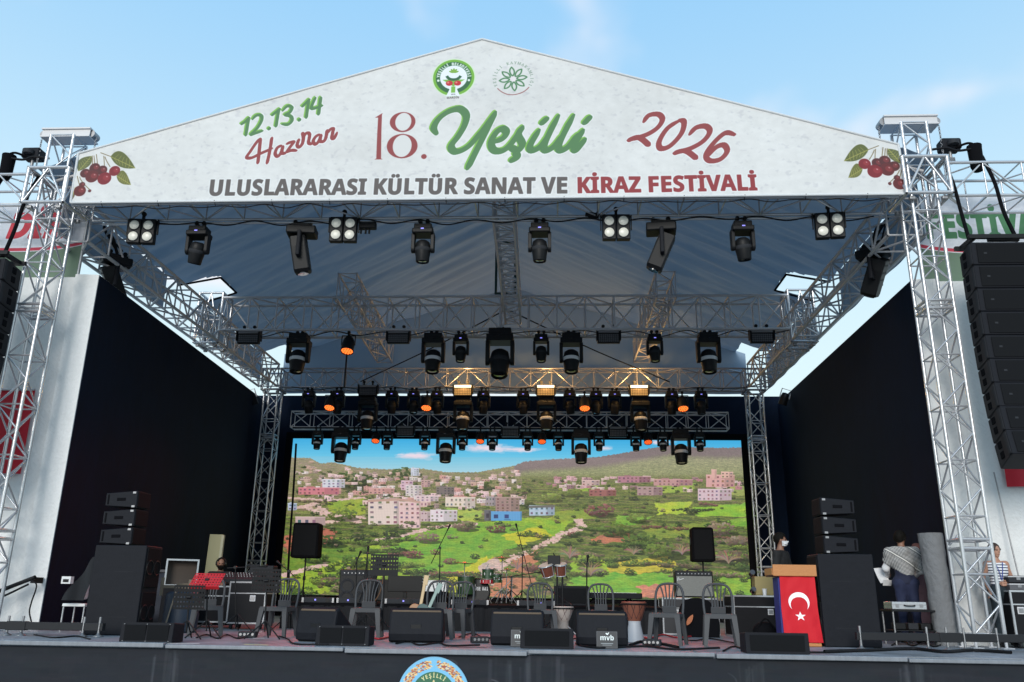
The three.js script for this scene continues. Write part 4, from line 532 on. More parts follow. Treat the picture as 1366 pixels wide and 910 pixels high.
const curveBand = (x, P, pts, CW) => { x.fillStyle = 'rgb(216,218,224)'; x.beginPath(); x.moveTo(...[0, 0]); x.lineTo(CW, 0); x.lineTo(CW, P(...pts[2])[1]); x.quadraticCurveTo(...P(...pts[1]), 0, P(...pts[0])[1]); x.fill(); x.strokeStyle = 'rgb(190,52,74)'; x.lineWidth = 16; x.beginPath(); x.moveTo(CW, P(...pts[2])[1] - 12); x.quadraticCurveTo(P(...pts[1])[0], P(...pts[1])[1] - 12, 0, P(...pts[0])[1] - 12); x.stroke(); x.strokeStyle = 'rgb(226,228,230)'; x.lineWidth = 6; x.stroke === 0; };
const bigText = (x, P, txt, u0, u1, v0, capV, col, skew) => { const a = P(u0, v0), b = P(u1, v0), h = a[1] - P(u0, v0 - capV)[1]; x.save(); x.translate(a[0], a[1]); x.transform(1, 0, skew, 1, 0, 0); x.font = 'bold 100px sans-serif'; const w = x.measureText(txt).width; x.scale((b[0] - a[0]) / w, h / 72); x.fillStyle = x.strokeStyle = col; x.lineWidth = 7; x.lineJoin = 'round'; x.strokeText(txt, 0, 0); x.fillText(txt, 0, 0); x.restore(); };
sideBanner('white side banner with red capital letters behind the silver tower', -12.4, -8.06, 6.5, 8.25, -1.22, (x, P, CW) => { curveBand(x, P, [[-40, 325], [40, 346], [106, 327]], CW); bigText(x, P, 'DİR', 5, 82, 317, 32, 'rgb(196,52,66)', -0.18); });
sideBanner('white side banner with green capital letters behind the silver tower', 8.42, 12.8, 6.32, 8.2, -1.22, (x, P, CW) => { curveBand(x, P, [[1234, 331], [1300, 348], [1400, 330]], CW); bigText(x, P, 'FESTİVALİ', 1235, 1423, 317, 33, 'rgb(70,122,82)', 0); });
function flagCloth(label, u0, u1, v0, v1, z) {
  const a = onZ(u0, v0, z), b = onZ(u1, v1, z), W = b.x - a.x, H = a.y - b.y, g = new THREE.PlaneGeometry(W, H, 20, 20); const p = g.attributes.position; for (let i = 0; i < p.count; i++) p.setZ(i, 0.03 * Math.sin(p.getX(i) * 14) * (0.4 - p.getY(i) / H)); g.computeVertexNormals();
  const t = thing('red_flag', label, 'flag', [(a.x + b.x) / 2, (a.y + b.y) / 2, z]); mesh('cloth', g, new THREE.MeshStandardMaterial({ color: lin(0.52, 0.015, 0.03), roughness: 0.8, side: THREE.DoubleSide }), t); rod('pole', [-W / 2, H / 2, 0.02], [W / 2, H / 2, 0.02], 0.02, MAT.aluDull, t);
}
flagCloth('red flag hanging on the white wall behind the tower with the handrail', -60, 26, 520, 632, ZW + 0.06); flagCloth('red flag hanging on the white wall below the speaker array', 1330, 1430, 560, 650, ZW + 0.06);
function lineArray(label, mirror, pTop, n, lean) {
  // nine cabinets hinged at the rear, each a thing of its own kind joined as one hanging array
  const t = thing('line_array', label, 'loudspeaker array', pTop), W = 1.25, D = 0.66, H = 0.405; let y = -0.12, z = 0, a = -0.03;
  mesh('flying_frame', merge([bx(W * 0.96, 0.07, 0.06, 0, 0, 0.25), bx(W * 0.96, 0.07, 0.06, 0, 0, -0.25), bx(0.06, 0.07, 0.5, 0.5, 0, 0), bx(0.06, 0.07, 0.5, -0.5, 0, 0)]), MAT.black, t);
  mesh('frame_motor_bar', rb(0.5, 0.1, 0.12, 0.02, 0.1, 0.08, 0), MAT.charcoal, t);
  const cab = cached('arraycab', () => { const s = new THREE.Shape([[-W / 2, D / 2], [W / 2, D / 2], [W / 2, D / 2 - 0.08], [W / 2 - 0.13, -D / 2], [-W / 2 + 0.13, -D / 2], [-W / 2, D / 2 - 0.08]].map(([p, q]) => new THREE.Vector2(p, -q))); return new THREE.ExtrudeGeometry(s, { depth: H - 0.035, bevelEnabled: true, bevelSize: 0.012, bevelThickness: 0.012, bevelOffset: -0.012, bevelSegments: 1 }).rotateX(-Math.PI / 2).translate(0, -H + 0.02, 0); });
  const grille = cached('arraygrille', () => rb(W - 0.16, H - 0.07, 0.016, 0.006, 0, -H / 2, D / 2 + 0.006, 1));
  for (let i = 0; i < n; i++) {
    const c = new THREE.Group(); c.name = 'cabinet'; c.position.set(0, y, z); c.rotation.x = -a; t.add(c); mesh('box', cab, MAT.speaker, c); mesh('front_grille', grille, MAT.grille, c);
    for (const s of [-1, 1]) { mesh('rigging_plate', cached('rigp', () => bx(0.012, H * 0.85, 0.07)), MAT.charcoal, c, [s * (W / 2 + 0.004), -H / 2, D / 2 - 0.05]); for (const q of [0.28, 0.68]) mesh('handle_pocket', cached('pocket', () => rb(0.02, 0.11, 0.12, 0.008, 0, 0, 0, 1)), MAT.blackSoft, c, [s * (W / 2 - 0.055), -H * q, -0.03]); mesh('badge', cached('abadge', () => bx(0.05, 0.03, 0.004)), MAT.charcoal, c, [s * 0.42, -H * 0.5, D / 2 + 0.016]); }
    y -= H * Math.cos(a) * 1.005; z -= -H * Math.sin(a); a += lean[i] ?? 0;
  }
  for (const s of [-0.42, 0.3]) mesh('sling', tube([[s * 1.1, 0.03, 0], [s, 0.7, -0.2], [s, 1.28, -0.3], [s, 1.95, -0.55]], 0.035, 14, 6), MAT.blackSoft, t);
}
{ const p = onZ(1286, 317, 0.62); lineArray('black hanging array of loudspeaker cabinets beside the green-lettered banner', false, V(p.x + 0.66, p.y, 0.4), 9, [0.01, 0.015, 0.02, 0.02, 0.03, 0.04, 0.05, 0.06]);
  const q = onZ(17, 338, 0.62); lineArray('black hanging array of loudspeaker cabinets beside the red-lettered banner', true, V(q.x - 0.66, q.y, 0.4), 9, [0.01, 0.015, 0.02, 0.02, 0.03, 0.04, 0.05, 0.06]); }
for (const [s, u, v, lab] of [[-1, 45, 207, 'beside the tower by the red-lettered banner'], [1, 1266, 195, 'beside the tower by the green-lettered banner']]) {
  const p = onZ(u, v, -0.3), t = thing('chain_hoist', 'black chain hoist with hanging chain bag ' + lab, 'hoist', p);
  mesh('motor', rb(0.36, 0.22, 0.26, 0.04), MAT.speaker, t); mesh('gear_cover', cy(0.1, 0.1, 0.08, 12, 0, -0.02, 0.15).rotateX(0), MAT.charcoal, t); mesh('hook_block', merge([cy(0.03, 0.03, 0.3, 8, 0, -0.22, 0), bx(0.1, 0.08, 0.1, 0, -0.3, 0)]), MAT.steel, t);
  mesh('chain_bag', lathe([[0, -0.62], [0.1, -0.6], [0.14, -0.5], [0.15, -0.1], [0.16, 0]], 12).scale(0.8, 0.85, 0.8).translate(s * 0.34, -0.12, 0.2), MAT.blackSoft, t); mesh('strap', tube([[s * 0.05, -0.1, 0.1], [s * 0.25, -0.06, 0.2], [s * 0.4, -0.12, 0.2]], 0.025), MAT.blackSoft, t); mesh('cable', tube([[-s * 0.5, -0.22, 0.25], [-s * 0.2, -0.2, 0.28], [0, -0.24, 0.25], [s * 0.3, -0.2, 0.25]], 0.025), MAT.cable, t);
}
for (const s of [-1, 1]) { sleeve(s < 0 ? 'silver corner block joining middle truss and side truss above the red-lit music stand' : 'silver corner block joining middle truss and side truss above the lectern', s * SX, SY0 - 0.06, MY1 + 0.15, MZ, 0.66); }

// ---------------------------------------------------------------- loudspeakers on the deck
function subStack(label, s, x, z) { // s = direction the grilles face along x
  const t = thing('subwoofer_stack', label, 'subwoofer stack', [x, 0, z]), W = 0.84, H = 0.68, D = 0.56;
  mesh('cabinet', rb(W, H * 2 - 0.006, D, 0.018, 0, H, 0), MAT.speaker, t); for (let i = 0; i < 2; i++) { const g = mesh('grille', rb(0.02, H - 0.08, D - 0.08, 0.006, s * (W / 2 + 0.006), H * (i + 0.5), 0, 1), MAT.grille, t);
    for (let k = 0; k < 2; k++) mesh('driver_ring', new THREE.TorusGeometry(0.11, 0.01, 6, 24).rotateY(Math.PI / 2).translate(s * (W / 2 + 0.017), H * (i + 0.5), -0.12 + 0.24 * k), MAT.black, g); mesh('scuffed_skin', bx(0.3, 0.004, 0.002, 0.1 * s, H * (i + 0.4), D / 2 + 0.001), MAT.charcoal, t); }
  return t;
}
const sL = onZ(144, 848, 0.46), sR = onZ(1140, 864, 0.29);
subStack('black subwoofer stack standing before the white wall with the handrail', 1, sL.x, 0.18); subStack('black subwoofer stack standing beside the lectern', -1, sR.x, 0.0);
function miniCab(label, s, pos, rot, group) {
  const t = thing('fill_speaker', label, 'loudspeaker', pos, rot, group); t.rotation.z = 0.02 * s; const W = 0.52, H = 0.27, D = 0.46;
  const sh = new THREE.Shape([[W / 2, 0.0], [W / 2, H], [-W / 2, H - 0.035], [-W / 2, 0.035]].map(([a, b]) => new THREE.Vector2(a * s, b)));
  mesh('cabinet', new THREE.ExtrudeGeometry(sh, { depth: D - 0.02, bevelEnabled: true, bevelSize: 0.008, bevelThickness: 0.01, bevelOffset: -0.008, bevelSegments: 1 }).translate(0, 0, -D / 2 + 0.01), MAT.speaker, t);
  mesh('front_grille', rb(0.014, H - 0.03, D - 0.04, 0.005, s * (W / 2 + 0.004), H / 2, 0, 1), MAT.grille, t); mesh('hand_slot', rb(0.15, 0.05, 0.02, 0.008, 0, H / 2, D / 2 - 0.003, 1), MAT.blackSoft, t); mesh('rear_slot', rb(0.03, 0.16, 0.02, 0.008, -s * (W / 2 - 0.045), H / 2, D / 2 - 0.003, 1), MAT.blackSoft, t);
  for (const y of [0.02, H - 0.03]) mesh('rigging_pin', bx(0.05, 0.03, 0.012, s * (W / 2 - 0.05), y, D / 2 + 0.004), MAT.steel, t);
}
['topmost', 'middle', 'lowest'].forEach((w, i) => { miniCab(`${w} of three small speakers on the subwoofers before the white wall`, 1, [onZ(170, 700, 0.1).x, 1.365 + (2 - i) * 0.292, 0.18], 0, 'small speakers on the subwoofers'); miniCab(`${w} of three small speakers on the subwoofers beside the lectern`, -1, [onZ(1113, 700, 0.0).x, 1.365 + (2 - i) * 0.292, 0.0], 0, 'small speakers on the subwoofers'); });
function frontFill(label, u0, u1, v, split, rot = 0) { const a = onY(u0, v), b = onY(u1, v), p = onY((u0 + u1) / 2, v); const W = Math.abs(b.x - a.x) * 0.93, H = 0.255, D = 0.36; const t = thing('front_fill_speaker', label, 'loudspeaker', [p.x, 0.004, Math.min(p.z, 2.2) - D / 2], rot);
  mesh('cabinet', prism([[-D / 2, 0], [D / 2, 0], [D / 2 - 0.02, H], [-D / 2, H - 0.02]], W, 0.012), MAT.speaker, t); const n = split ? 2 : 1; for (let i = 0; i < n; i++) { const w = (W - 0.1) / n - 0.02; mesh('grille', rb(w, H - 0.06, 0.014, 0.005, -W / 2 + 0.05 + (W - 0.1) * (i + 0.5) / n, H / 2, D / 2 - 0.005, 1), MAT.grille, t); }
  if (split) for (let i = 0; i < 3; i++) for (const y of [0.02, H - 0.02]) mesh('corner_screw', cy(0.009, 0.009, 0.008, 8, -W / 2 + 0.05 + (W - 0.1) * i / 2, y, 0).rotateX(0).translate(0, 0, D / 2 - 0.004), MAT.steel, t); }
frontFill('low front speaker with divided grille before the subwoofer stack', 149, 237, 858, true); frontFill('low front speaker with divided grille before a wedge monitor', 414, 497, 862, true); frontFill('plain low front speaker below the bongo stand', 691, 768, 866, false); frontFill('plain low front speaker before the flag-draped lectern', 996, 1082, 873, false);
function wedge(label, u0, u1, v, rot) { const p = onY((u0 + u1) / 2, v), q = onY(u1, v), W = Math.abs(q.x - onY(u0, v).x), t = thing('stage_monitor', label, 'wedge monitor', [p.x, 0.003, p.z - 0.3], rot); // sloping front faces the band
  mesh('cabinet', prism([[0.28, 0.03], [0.3, 0.12], [0.24, 0.42], [0.16, 0.47], [-0.3, 0.16], [-0.34, 0.0], [0.22, 0.0]], W, 0.03), MAT.speaker, t); mesh('grille', rb(W - 0.1, 0.012, 0.5, 0.005, 0, 0, 0, 1).rotateX(-0.595).translate(0, 0.335, -0.08), MAT.grille, t); mesh('worn_top_edge', rb(W - 0.07, 0.028, 0.018, 0.008, 0, 0.432, 0.233, 1), M3(0.12, 0.085, 0.055, 0.7), t); mesh('handle_pocket', rb(0.16, 0.07, 0.02, 0.01, 0, 0.22, 0.275, 1), MAT.black, t); }
wedge('wedge monitor beside the black music stand chair, before the bass amplifier', 393, 458, 857, -0.3); wedge('wedge monitor before the leaning guitars', 514, 590, 858, 0.06); wedge('wedge monitor before the drum kit', 654, 727, 862, -0.05); wedge('wedge monitor with the small logo board leaning on it', 770, 838, 863, 0.0);
function standSpeaker(label, u0, u1, v0, v1, z) { const a = onZ(u0, v0, z), b = onZ(u1, v1, z), W = b.x - a.x, H = a.y - b.y, cx = (a.x + b.x) / 2; const t = thing('stand_speaker', label, 'loudspeaker', [cx, 0, z]); const sh = new THREE.Shape([[-W / 2, 0.04], [-W / 2 + 0.05, 0], [W / 2 - 0.05, 0], [W / 2, 0.04], [W / 2 - 0.02, H - 0.04], [W / 2 - 0.07, H], [-W / 2 + 0.07, H], [-W / 2 + 0.02, H - 0.04]].map(([p, q]) => new THREE.Vector2(p, q)));
  mesh('cabinet', new THREE.ExtrudeGeometry(sh, { depth: 0.4, bevelSize: 0.015, bevelThickness: 0.015, bevelOffset: -0.015, bevelSegments: 1 }).translate(0, b.y, -0.2), MAT.blackSoft, t); mesh('grille', rb(W - 0.12, H - 0.12, 0.016, 0.006, 0, b.y + H / 2, 0.22, 1), MAT.grille, t); mesh('handle', rb(0.02, 0.2, 0.1, 0.01, -W / 2, b.y + H * 0.6, 0), MAT.charcoal, t); rod('pole', [0, 0.3, 0], [0, b.y + 0.02, 0], 0.022, MAT.black, t); mesh('clamp_collar', cy(0.04, 0.04, 0.1, 12, 0, 1.05, 0), MAT.black, t); for (let i = 0; i < 3; i++) { const q = i * 2.094 + 0.5; rod('leg', [0, 0.75, 0], [Math.cos(q) * 0.55, 0.02, Math.sin(q) * 0.55], 0.014, MAT.black, t); } }
standSpeaker('black loudspeaker on a pole stand before the rear tower by the screen', 394, 426, 698, 745, -9); standSpeaker('black loudspeaker on a pole above the guitar amplifier', 920, 953, 704, 750, -9.5);

// ---------------------------------------------------------------- chairs
const chairProto = (() => {
  const t = new THREE.Group();
  const seat = new THREE.BoxGeometry(0.43, 0.025, 0.42, 8, 1, 8); { const p = seat.attributes.position; for (let i = 0; i < p.count; i++) { const x = p.getX(i) / 0.215, z = p.getZ(i) / 0.21; p.setY(i, p.getY(i) - 0.018 * (1 - x * x) * (1 - z * z)); p.setX(i, p.getX(i) * (1 + 0.05 * z)); } seat.computeVertexNormals(); }
  mesh('seat', seat.translate(0, 0.44, 0), MAT.chair, t); mesh('apron', merge([rb(0.43, 0.05, 0.014, 0.005, 0, 0.41, 0.207, 1), rb(0.014, 0.045, 0.38, 0.005, 0.21, 0.41, 0, 1), rb(0.014, 0.045, 0.38, 0.005, -0.21, 0.41, 0, 1)]), MAT.chair, t);
  const leg = (x, z) => { const g = new THREE.BoxGeometry(0.07, 0.43, 0.058, 1, 4, 1), p = g.attributes.position; for (let i = 0; i < p.count; i++) { const k = 0.5 - p.getY(i) / 0.43; p.setX(i, p.getX(i) * (1.15 - 0.42 * k) + x * 0.045 * k); p.setZ(i, p.getZ(i) * (1.15 - 0.4 * k) + z * 0.06 * k); } g.computeVertexNormals(); return g.translate(x * 0.19, 0.216, z * 0.185); };
  for (const [x, z] of [[-1, 1], [1, 1], [-1, -1], [1, -1]]) mesh('leg', leg(x, z), MAT.chair, t);
  const bp = (x, y) => [x, y, -0.2 - (y - 0.44) * 0.22];
  mesh('back_frame', tube([bp(-0.205, 0.43), bp(-0.215, 0.6), bp(-0.205, 0.76), bp(-0.15, 0.855), bp(0, 0.885), bp(0.15, 0.855), bp(0.205, 0.76), bp(0.215, 0.6), bp(0.205, 0.43)], 0.019, 36, 8), MAT.chair, t);
  mesh('back_foot_panel', rb(0.22, 0.10, 0.014, 0.005, 0, 0, 0, 1).rotateX(0.2).translate(0, 0.5, -0.215), MAT.chair, t);
  for (let i = 0; i < 5; i++) { const k = (i - 2) / 2; mesh('slat', tube([bp(k * 0.085, 0.53), bp(k * 0.09, 0.68), bp(k * 0.135, 0.865 - 0.03 * k * k)], 0.0115, 8, 6), MAT.chair, t); }
  return t;
})();
function chair(label, u, v, turn, group = 'grey plastic chairs on the stage') { const p = onY(u, v), t = chairProto.clone(); t.name = numbered('plastic_chair'); scene.add(t); t.position.set(p.x, 0.002, p.z - 0.15); t.rotation.y = turn; tag(t, label, 'chair', group); return t; }
chair('dark grey plastic chair behind the black music stand near the blue barrel', 268, 849, 0.35); chair('dark grey plastic chair behind the music stand beside the flight cases', 364, 850, -0.1); chair('dark grey plastic chair with a black instrument on it beside the bass amplifier', 484, 852, 0.1);
chair('dark grey plastic chair behind a wedge, the nearer of two side by side', 582, 853, 0.05); chair('dark grey plastic chair, the farther of two side by side behind a wedge', 606, 851, -0.25); chair('dark grey plastic chair beside the bongo stand', 722, 852, 0.12); chair('dark grey plastic chair before the keyboard', 804, 853, 0.0); chair('dark grey plastic chair beside the djembe, turned slightly', 893, 861, -0.32); chair('dark grey plastic chair before the black guitar bag', 965, 863, -0.12);

// ---------------------------------------------------------------- music stands and microphone stands
function musicStand(label, u, v, tu, tv, w, h, mat, tilt, holes) { const p = onY(u, v), top = onZ(tu, tv, p.z), t = thing('music_stand', label, 'music stand', [p.x, 0.002, p.z]); const H = top.y;
  rod('shaft', [0, 0.1, 0], [top.x - p.x, H - 0.02, 0], 0.013, MAT.black, t); for (let i = 0; i < 3; i++) { const q = i * 2.094 + 0.4; rod('leg', [0, 0.26, 0], [Math.cos(q) * 0.3, 0.01, Math.sin(q) * 0.3], 0.011, MAT.black, t); }
  const d = new THREE.Group(); d.name = 'desk'; d.position.set(top.x - p.x, H, 0.02); d.rotation.x = tilt; t.add(d);
  const s = new THREE.Shape([[-w / 2, -h / 2], [w / 2, -h / 2], [w / 2, h / 2], [-w / 2, h / 2]].map(([a, b]) => new THREE.Vector2(a, b))); const r = 0.0135; for (let j = 0; j < 5; j++) for (let i = 0; i < 10; i++) { if (holes === 'top' && j < 1) continue; const q = new THREE.Path(); q.absarc(-w / 2 + w * (i + 0.5) / 10, -h / 2 + h * (j + 0.6) / 5.2, r, 0, 6.2832, true); s.holes.push(q); }
  mesh('plate', new THREE.ExtrudeGeometry(s, { depth: 0.004, bevelEnabled: false, curveSegments: 4 }), mat, d); mesh('ledge', bx(w, 0.008, 0.05, 0, -h / 2, -0.025), mat, d); mesh('tilt_joint', cy(0.025, 0.025, 0.06, 10).rotateZ(Math.PI / 2), MAT.black, d); }
const standRedLit = M3(0.5, 0.016, 0.022, 0.5);  // red lamp light put into the colour of the stand
musicStand('music stand coloured as lit red, tilted flat before the seated man', 274, 852, 277, 774, 0.46, 0.29, standRedLit, -0.85); musicStand('black music stand before the chair near the blue barrel', 247, 853, 253, 797, 0.47, 0.34, MAT.black, 0.1); musicStand('black music stand beside the flight cases, before a chair', 352, 853, 356, 775, 0.45, 0.34, MAT.black, 0.1); musicStand('perforated black music stand in front of the screen at the bass amplifier', 509, 851, 513, 754, 0.46, 0.34, MAT.black, 0.05, 'top');
function micStand(label, u, v, z, joint, boom, tail) { const b = onZ(u, v, z), J = onZ(...joint, z), E = onZ(...boom, z), t = thing('microphone_stand', label, 'microphone stand', [b.x, onR(z, b.x), z]); const y0 = onR(z, b.x), L = (p) => [p.x - b.x, p.y - y0, 0]; rod('shaft', [0, 0.05, 0], L(J), 0.012, MAT.black, t); const T = tail ? onZ(...tail, z) : J; rod('boom', L(T), L(E), 0.009, MAT.black, t); mesh('boom_clutch', cy(0.028, 0.028, 0.06, 10).rotateX(Math.PI / 2), MAT.black, t, L(J)); for (let i = 0; i < 3; i++) { const q = i * 2.094 + 0.3; rod('leg', [0, 0.3, 0], [Math.cos(q) * 0.35, 0.01, Math.sin(q) * 0.35], 0.01, MAT.black, t); }
  const m = mesh('microphone', lathe([[0, -0.09], [0.012, -0.09], [0.018, 0.0], [0.026, 0.03], [0.024, 0.055], [0, 0.07]], 12), MAT.black, t, L(E)); m.rotation.z = Math.atan2(E.x - T.x, E.y - T.y) * -1; return t; }
micStand('tall boom microphone stand behind the leaning guitars', 585, 828, -5, [587, 731], [599, 703], [575, 752]); micStand('tall boom microphone stand between the drums and the bongos', 696, 828, -6, [697, 741], [689, 702], [709, 780]); micStand('boom microphone stand crossing in front of the drum kit', 681, 830, -5, [682, 770], [722, 763], [655, 773]); micStand('thin microphone stand beside the bass amplifier', 488, 835, -2.5, [490, 738], [491, 733], [486, 775]); micStand('short microphone stand with cable by the bass amplifier cabinet', 474, 835, -3, [476, 745], [480, 739], [472, 758]); micStand('low boom microphone stand with a red microphone by the flight cases', 314, 842, -1.5, [314, 757], [352, 755.5], [303, 758]);

// ---------------------------------------------------------------- backline
{ const t = thing('band_riser', 'low black riser with pleated skirt carrying the drum kit', 'riser', [-0.1, 0, -7.6]);
  for (let k = 0; k < 4; k++) for (let i = 0; i < 4; i++) mesh('riser_deck', bx(1.9, 0.06, 2.16, -2.88 + i * 1.92, 0.46, -3.27 + k * 2.18), MAT.blackSoft, t); const g = new THREE.PlaneGeometry(7.7, 0.44, 300, 1); const p = g.attributes.position; for (let i = 0; i < p.count; i++) p.setZ(i, 0.02 * Math.sin(p.getX(i) * 22) + 0.012 * Math.sin(p.getX(i) * 51)); g.computeVertexNormals(); const sk = new THREE.MeshStandardMaterial({ color: lin(0.008, 0.008, 0.01), roughness: 0.95, side: THREE.DoubleSide }); mesh('skirt', g.translate(0, 0.22, 4.36), sk, t); for (const q of [-1, 1]) mesh('side_skirt', bx(0.02, 0.44, 8.7, q * 3.84, 0.22, 0), sk, t); }
{ const t = thing('screen_plinth', 'long black plinth along the foot of the big screen', 'plinth', [0.1, 0, -12.9]); for (let i = 0; i < 7; i++) mesh('plinth_box', bx(2.08, 0.56, 1.0, -6.3 + i * 2.1, 0.28, 0), MAT.blackSoft, t); }
const onRiser = 0.49;
for (const [u, i] of [[400, 0], [470, 1], [540, 2], [628, 3], [715, 4]]) { const p = onZ(u, 805, -3.5); if (p.x < -3.3) p.x = -3.2; const t = thing('power_amplifier', 'rack power amplifier with a small blue lamp on the riser edge', 'amplifier', [p.x, onRiser, -3.5], 0, 'amplifiers along the riser'); mesh('chassis', rb(0.72, 0.1, 0.35, 0.01, 0, 0.05, 0), MAT.charcoal, t); for (const s of [-1, 1]) mesh('rack_ear', bx(0.04, 0.09, 0.012, s * 0.35, 0.05, 0.18), MAT.steel, t); mesh('pilot_lamp', bx(0.03, 0.03, 0.008, -0.1 + 0.05 * i, 0.055, 0.178), MG.blue, t); mesh('fan_grille', cy(0.045, 0.045, 0.01, 14).rotateX(Math.PI / 2), MAT.black, t, [0.15, 0.05, 0.178]); }
{ // row of cable troughs / lamps along the screen foot
  for (const [u0, u1, lab] of [[379, 432, 'ribbed black floor light bar at the screen foot by the rear tower'], [500, 575, 'ribbed black floor light bar at the screen foot behind the guitars']]) { const a = onZ(u0, 796, -11.6), b = onZ(u1, 796, -11.6), W = b.x - a.x; const t = thing('floor_light_bar', lab, 'light bar', [(a.x + b.x) / 2, onR(-11.6, (a.x + b.x) / 2), -11.6]); mesh('bar_body', rb(W, 0.6, 0.14, 0.02, 0, 0.3, 0), MAT.black, t); for (let i = 0; i < 14; i++) mesh('bar_lens', cached('barlens', () => cy(0.03, 0.03, 0.01, 10).rotateX(Math.PI / 2)), MAT.charcoal, t, [-W / 2 + W * (i + 0.5) / 14, 0.52, 0.073]); } }
function ampBox(name, label, u0, u1, v0, v1, z, d, build) { const a = onZ(u0, v0, z), b = onZ(u1, v1, z), t = thing(name, label, 'amplifier', [(a.x + b.x) / 2, b.y, z]); build(t, b.x - a.x, a.y - b.y, d); return t; }
ampBox('bass_amplifier', 'black bass amplifier cabinet with round speaker cones', 457, 497, 760, 808, -3.75, 0.4, (t, W, H, d) => { mesh('cabinet', rb(W, H, d, 0.02, 0, H / 2, 0), MAT.black, t); mesh('control_panel', bx(W - 0.05, 0.09, 0.01, 0, H - 0.07, d / 2 + 0.004), MAT.charcoal, t); for (let i = 0; i < 7; i++) mesh('knob', cy(0.013, 0.013, 0.02, 8).rotateX(Math.PI / 2), MAT.steel, t, [-W * 0.35 + i * W * 0.115, H - 0.07, d / 2 + 0.016]); for (const y of [0.2, 0.54]) for (const x of [-0.5, 0.5]) { const k = mesh('speaker_cone', lathe([[0, -0.05], [0.05, -0.03], [0.11, 0.004], [0.13, 0.01], [0.14, 0]], 24).rotateX(Math.PI / 2), MAT.charcoal, t, [x * W * 0.5, H * y, d / 2 + 0.004]); mesh('cone_rim', new THREE.TorusGeometry(0.135, 0.008, 6, 28), MAT.charcoal, k, [0, 0, 0.008]); } });
// guitar amplifier on its flight case
function flightCase(name, label, x, z, w, h, d, turn = 0, opts = {}) { const t = thing(name, label, 'flight case', [x, opts.y ?? 0.002, z], turn); const c0 = opts.casters ? 0.1 : 0, m = opts.mat ?? MAT.caseBlack; mesh('panels', bx(w - 0.012, h - c0, d - 0.012, 0, c0 + (h - c0) / 2, 0), m, t);
  const e = []; for (const a of [-1, 1]) for (const b of [-1, 1]) { mesh('edge_profile', bx(w, 0.028, 0.028, 0, c0 + (h - c0) / 2 + a * (h - c0 - 0.026) / 2, b * (d - 0.026) / 2), MAT.alu, t); mesh('edge_profile', bx(0.028, h - c0 - 0.056, 0.028, a * (w - 0.026) / 2, c0 + (h - c0) / 2, b * (d - 0.026) / 2), MAT.alu, t); mesh('edge_profile', bx(0.028, 0.028, d - 0.056, a * (w - 0.026) / 2, c0 + (h - c0) / 2 + b * (h - c0 - 0.026) / 2, 0), MAT.alu, t); if (opts.casters) mesh('caster', cached('caster', () => merge([cy(0.045, 0.045, 0.03, 12).rotateZ(Math.PI / 2).translate(0, 0.047, 0), bx(0.05, 0.05, 0.05, 0, 0.085, 0)])), MAT.charcoal, t, [a * (w / 2 - 0.08), 0, b * (d / 2 - 0.08)]); }
  if (opts.lid !== false) mesh('lid_seam', bx(w + 0.003, 0.02, d + 0.003, 0, c0 + (h - c0) * 0.72, 0), MAT.alu, t); for (const s of opts.latches ?? [-0.25, 0.25]) { const l = mesh('latch', rb(0.11, 0.11, 0.014, 0.008, s * w, c0 + (h - c0) * 0.6, d / 2 + 0.001, 1), MAT.aluDull, t); mesh('latch_dish', rb(0.08, 0.07, 0.012, 0.006, s * w, c0 + (h - c0) * 0.6, d / 2 + 0.007, 1), MAT.steel, l); } return t; }
{ const c = onZ(923, 848, -3.2), top = onZ(923, 798, -3.2); flightCase('amplifier_flight_case', 'aluminium-edged case under the grey guitar amplifier', c.x, -3.5, 1.08, top.y, 0.6, 0, { mat: M3(0.02, 0.02, 0.024, 0.6) });
  ampBox('guitar_amplifier', 'guitar amplifier with silver-grey grille cloth on a case', 899, 951, 762, 797.5, -3.4, 0.28, (t, W, H, d) => { mesh('cabinet', rb(W, H, d, 0.02, 0, H / 2, 0), MAT.black, t); const gt = noiseTex(128, 128, (x, y) => { const v = 0.42 + 0.12 * (((x * 64) & 1) ^ ((y * 64) & 1)) + 0.1 * (rnd() - 0.5); return [v, v, v * 0.97]; }); mesh('grille_cloth', bx(W - 0.05, H - 0.12, 0.01, 0, H / 2 - 0.035, d / 2 + 0.004), new THREE.MeshStandardMaterial({ map: gt, roughness: 0.9 }), t); mesh('control_panel', bx(W - 0.06, 0.06, 0.01, 0, H - 0.05, d / 2 + 0.002), MAT.charcoal, t); for (let i = 0; i < 10; i++) mesh('knob', cy(0.011, 0.011, 0.02, 8).rotateX(Math.PI / 2), MAT.steel, t, [-W * 0.42 + i * W * 0.09, H - 0.05, d / 2 + 0.014]); mesh('script_badge', tube([[-0.06, -0.03, 0], [-0.05, 0.03, 0], [-0.03, 0.02, 0], [-0.035, -0.01, 0], [0.02, 0.005, 0], [0.06, 0.02, 0]], 0.006, 24), MAT.whitePlastic, t, [-W * 0.36, H - 0.16, d / 2 + 0.014]); mesh('carry_handle', tube([[-0.12, H, 0], [-0.08, H + 0.03, 0], [0.08, H + 0.03, 0], [0.12, H, 0]], 0.012), MAT.black, t); });
}
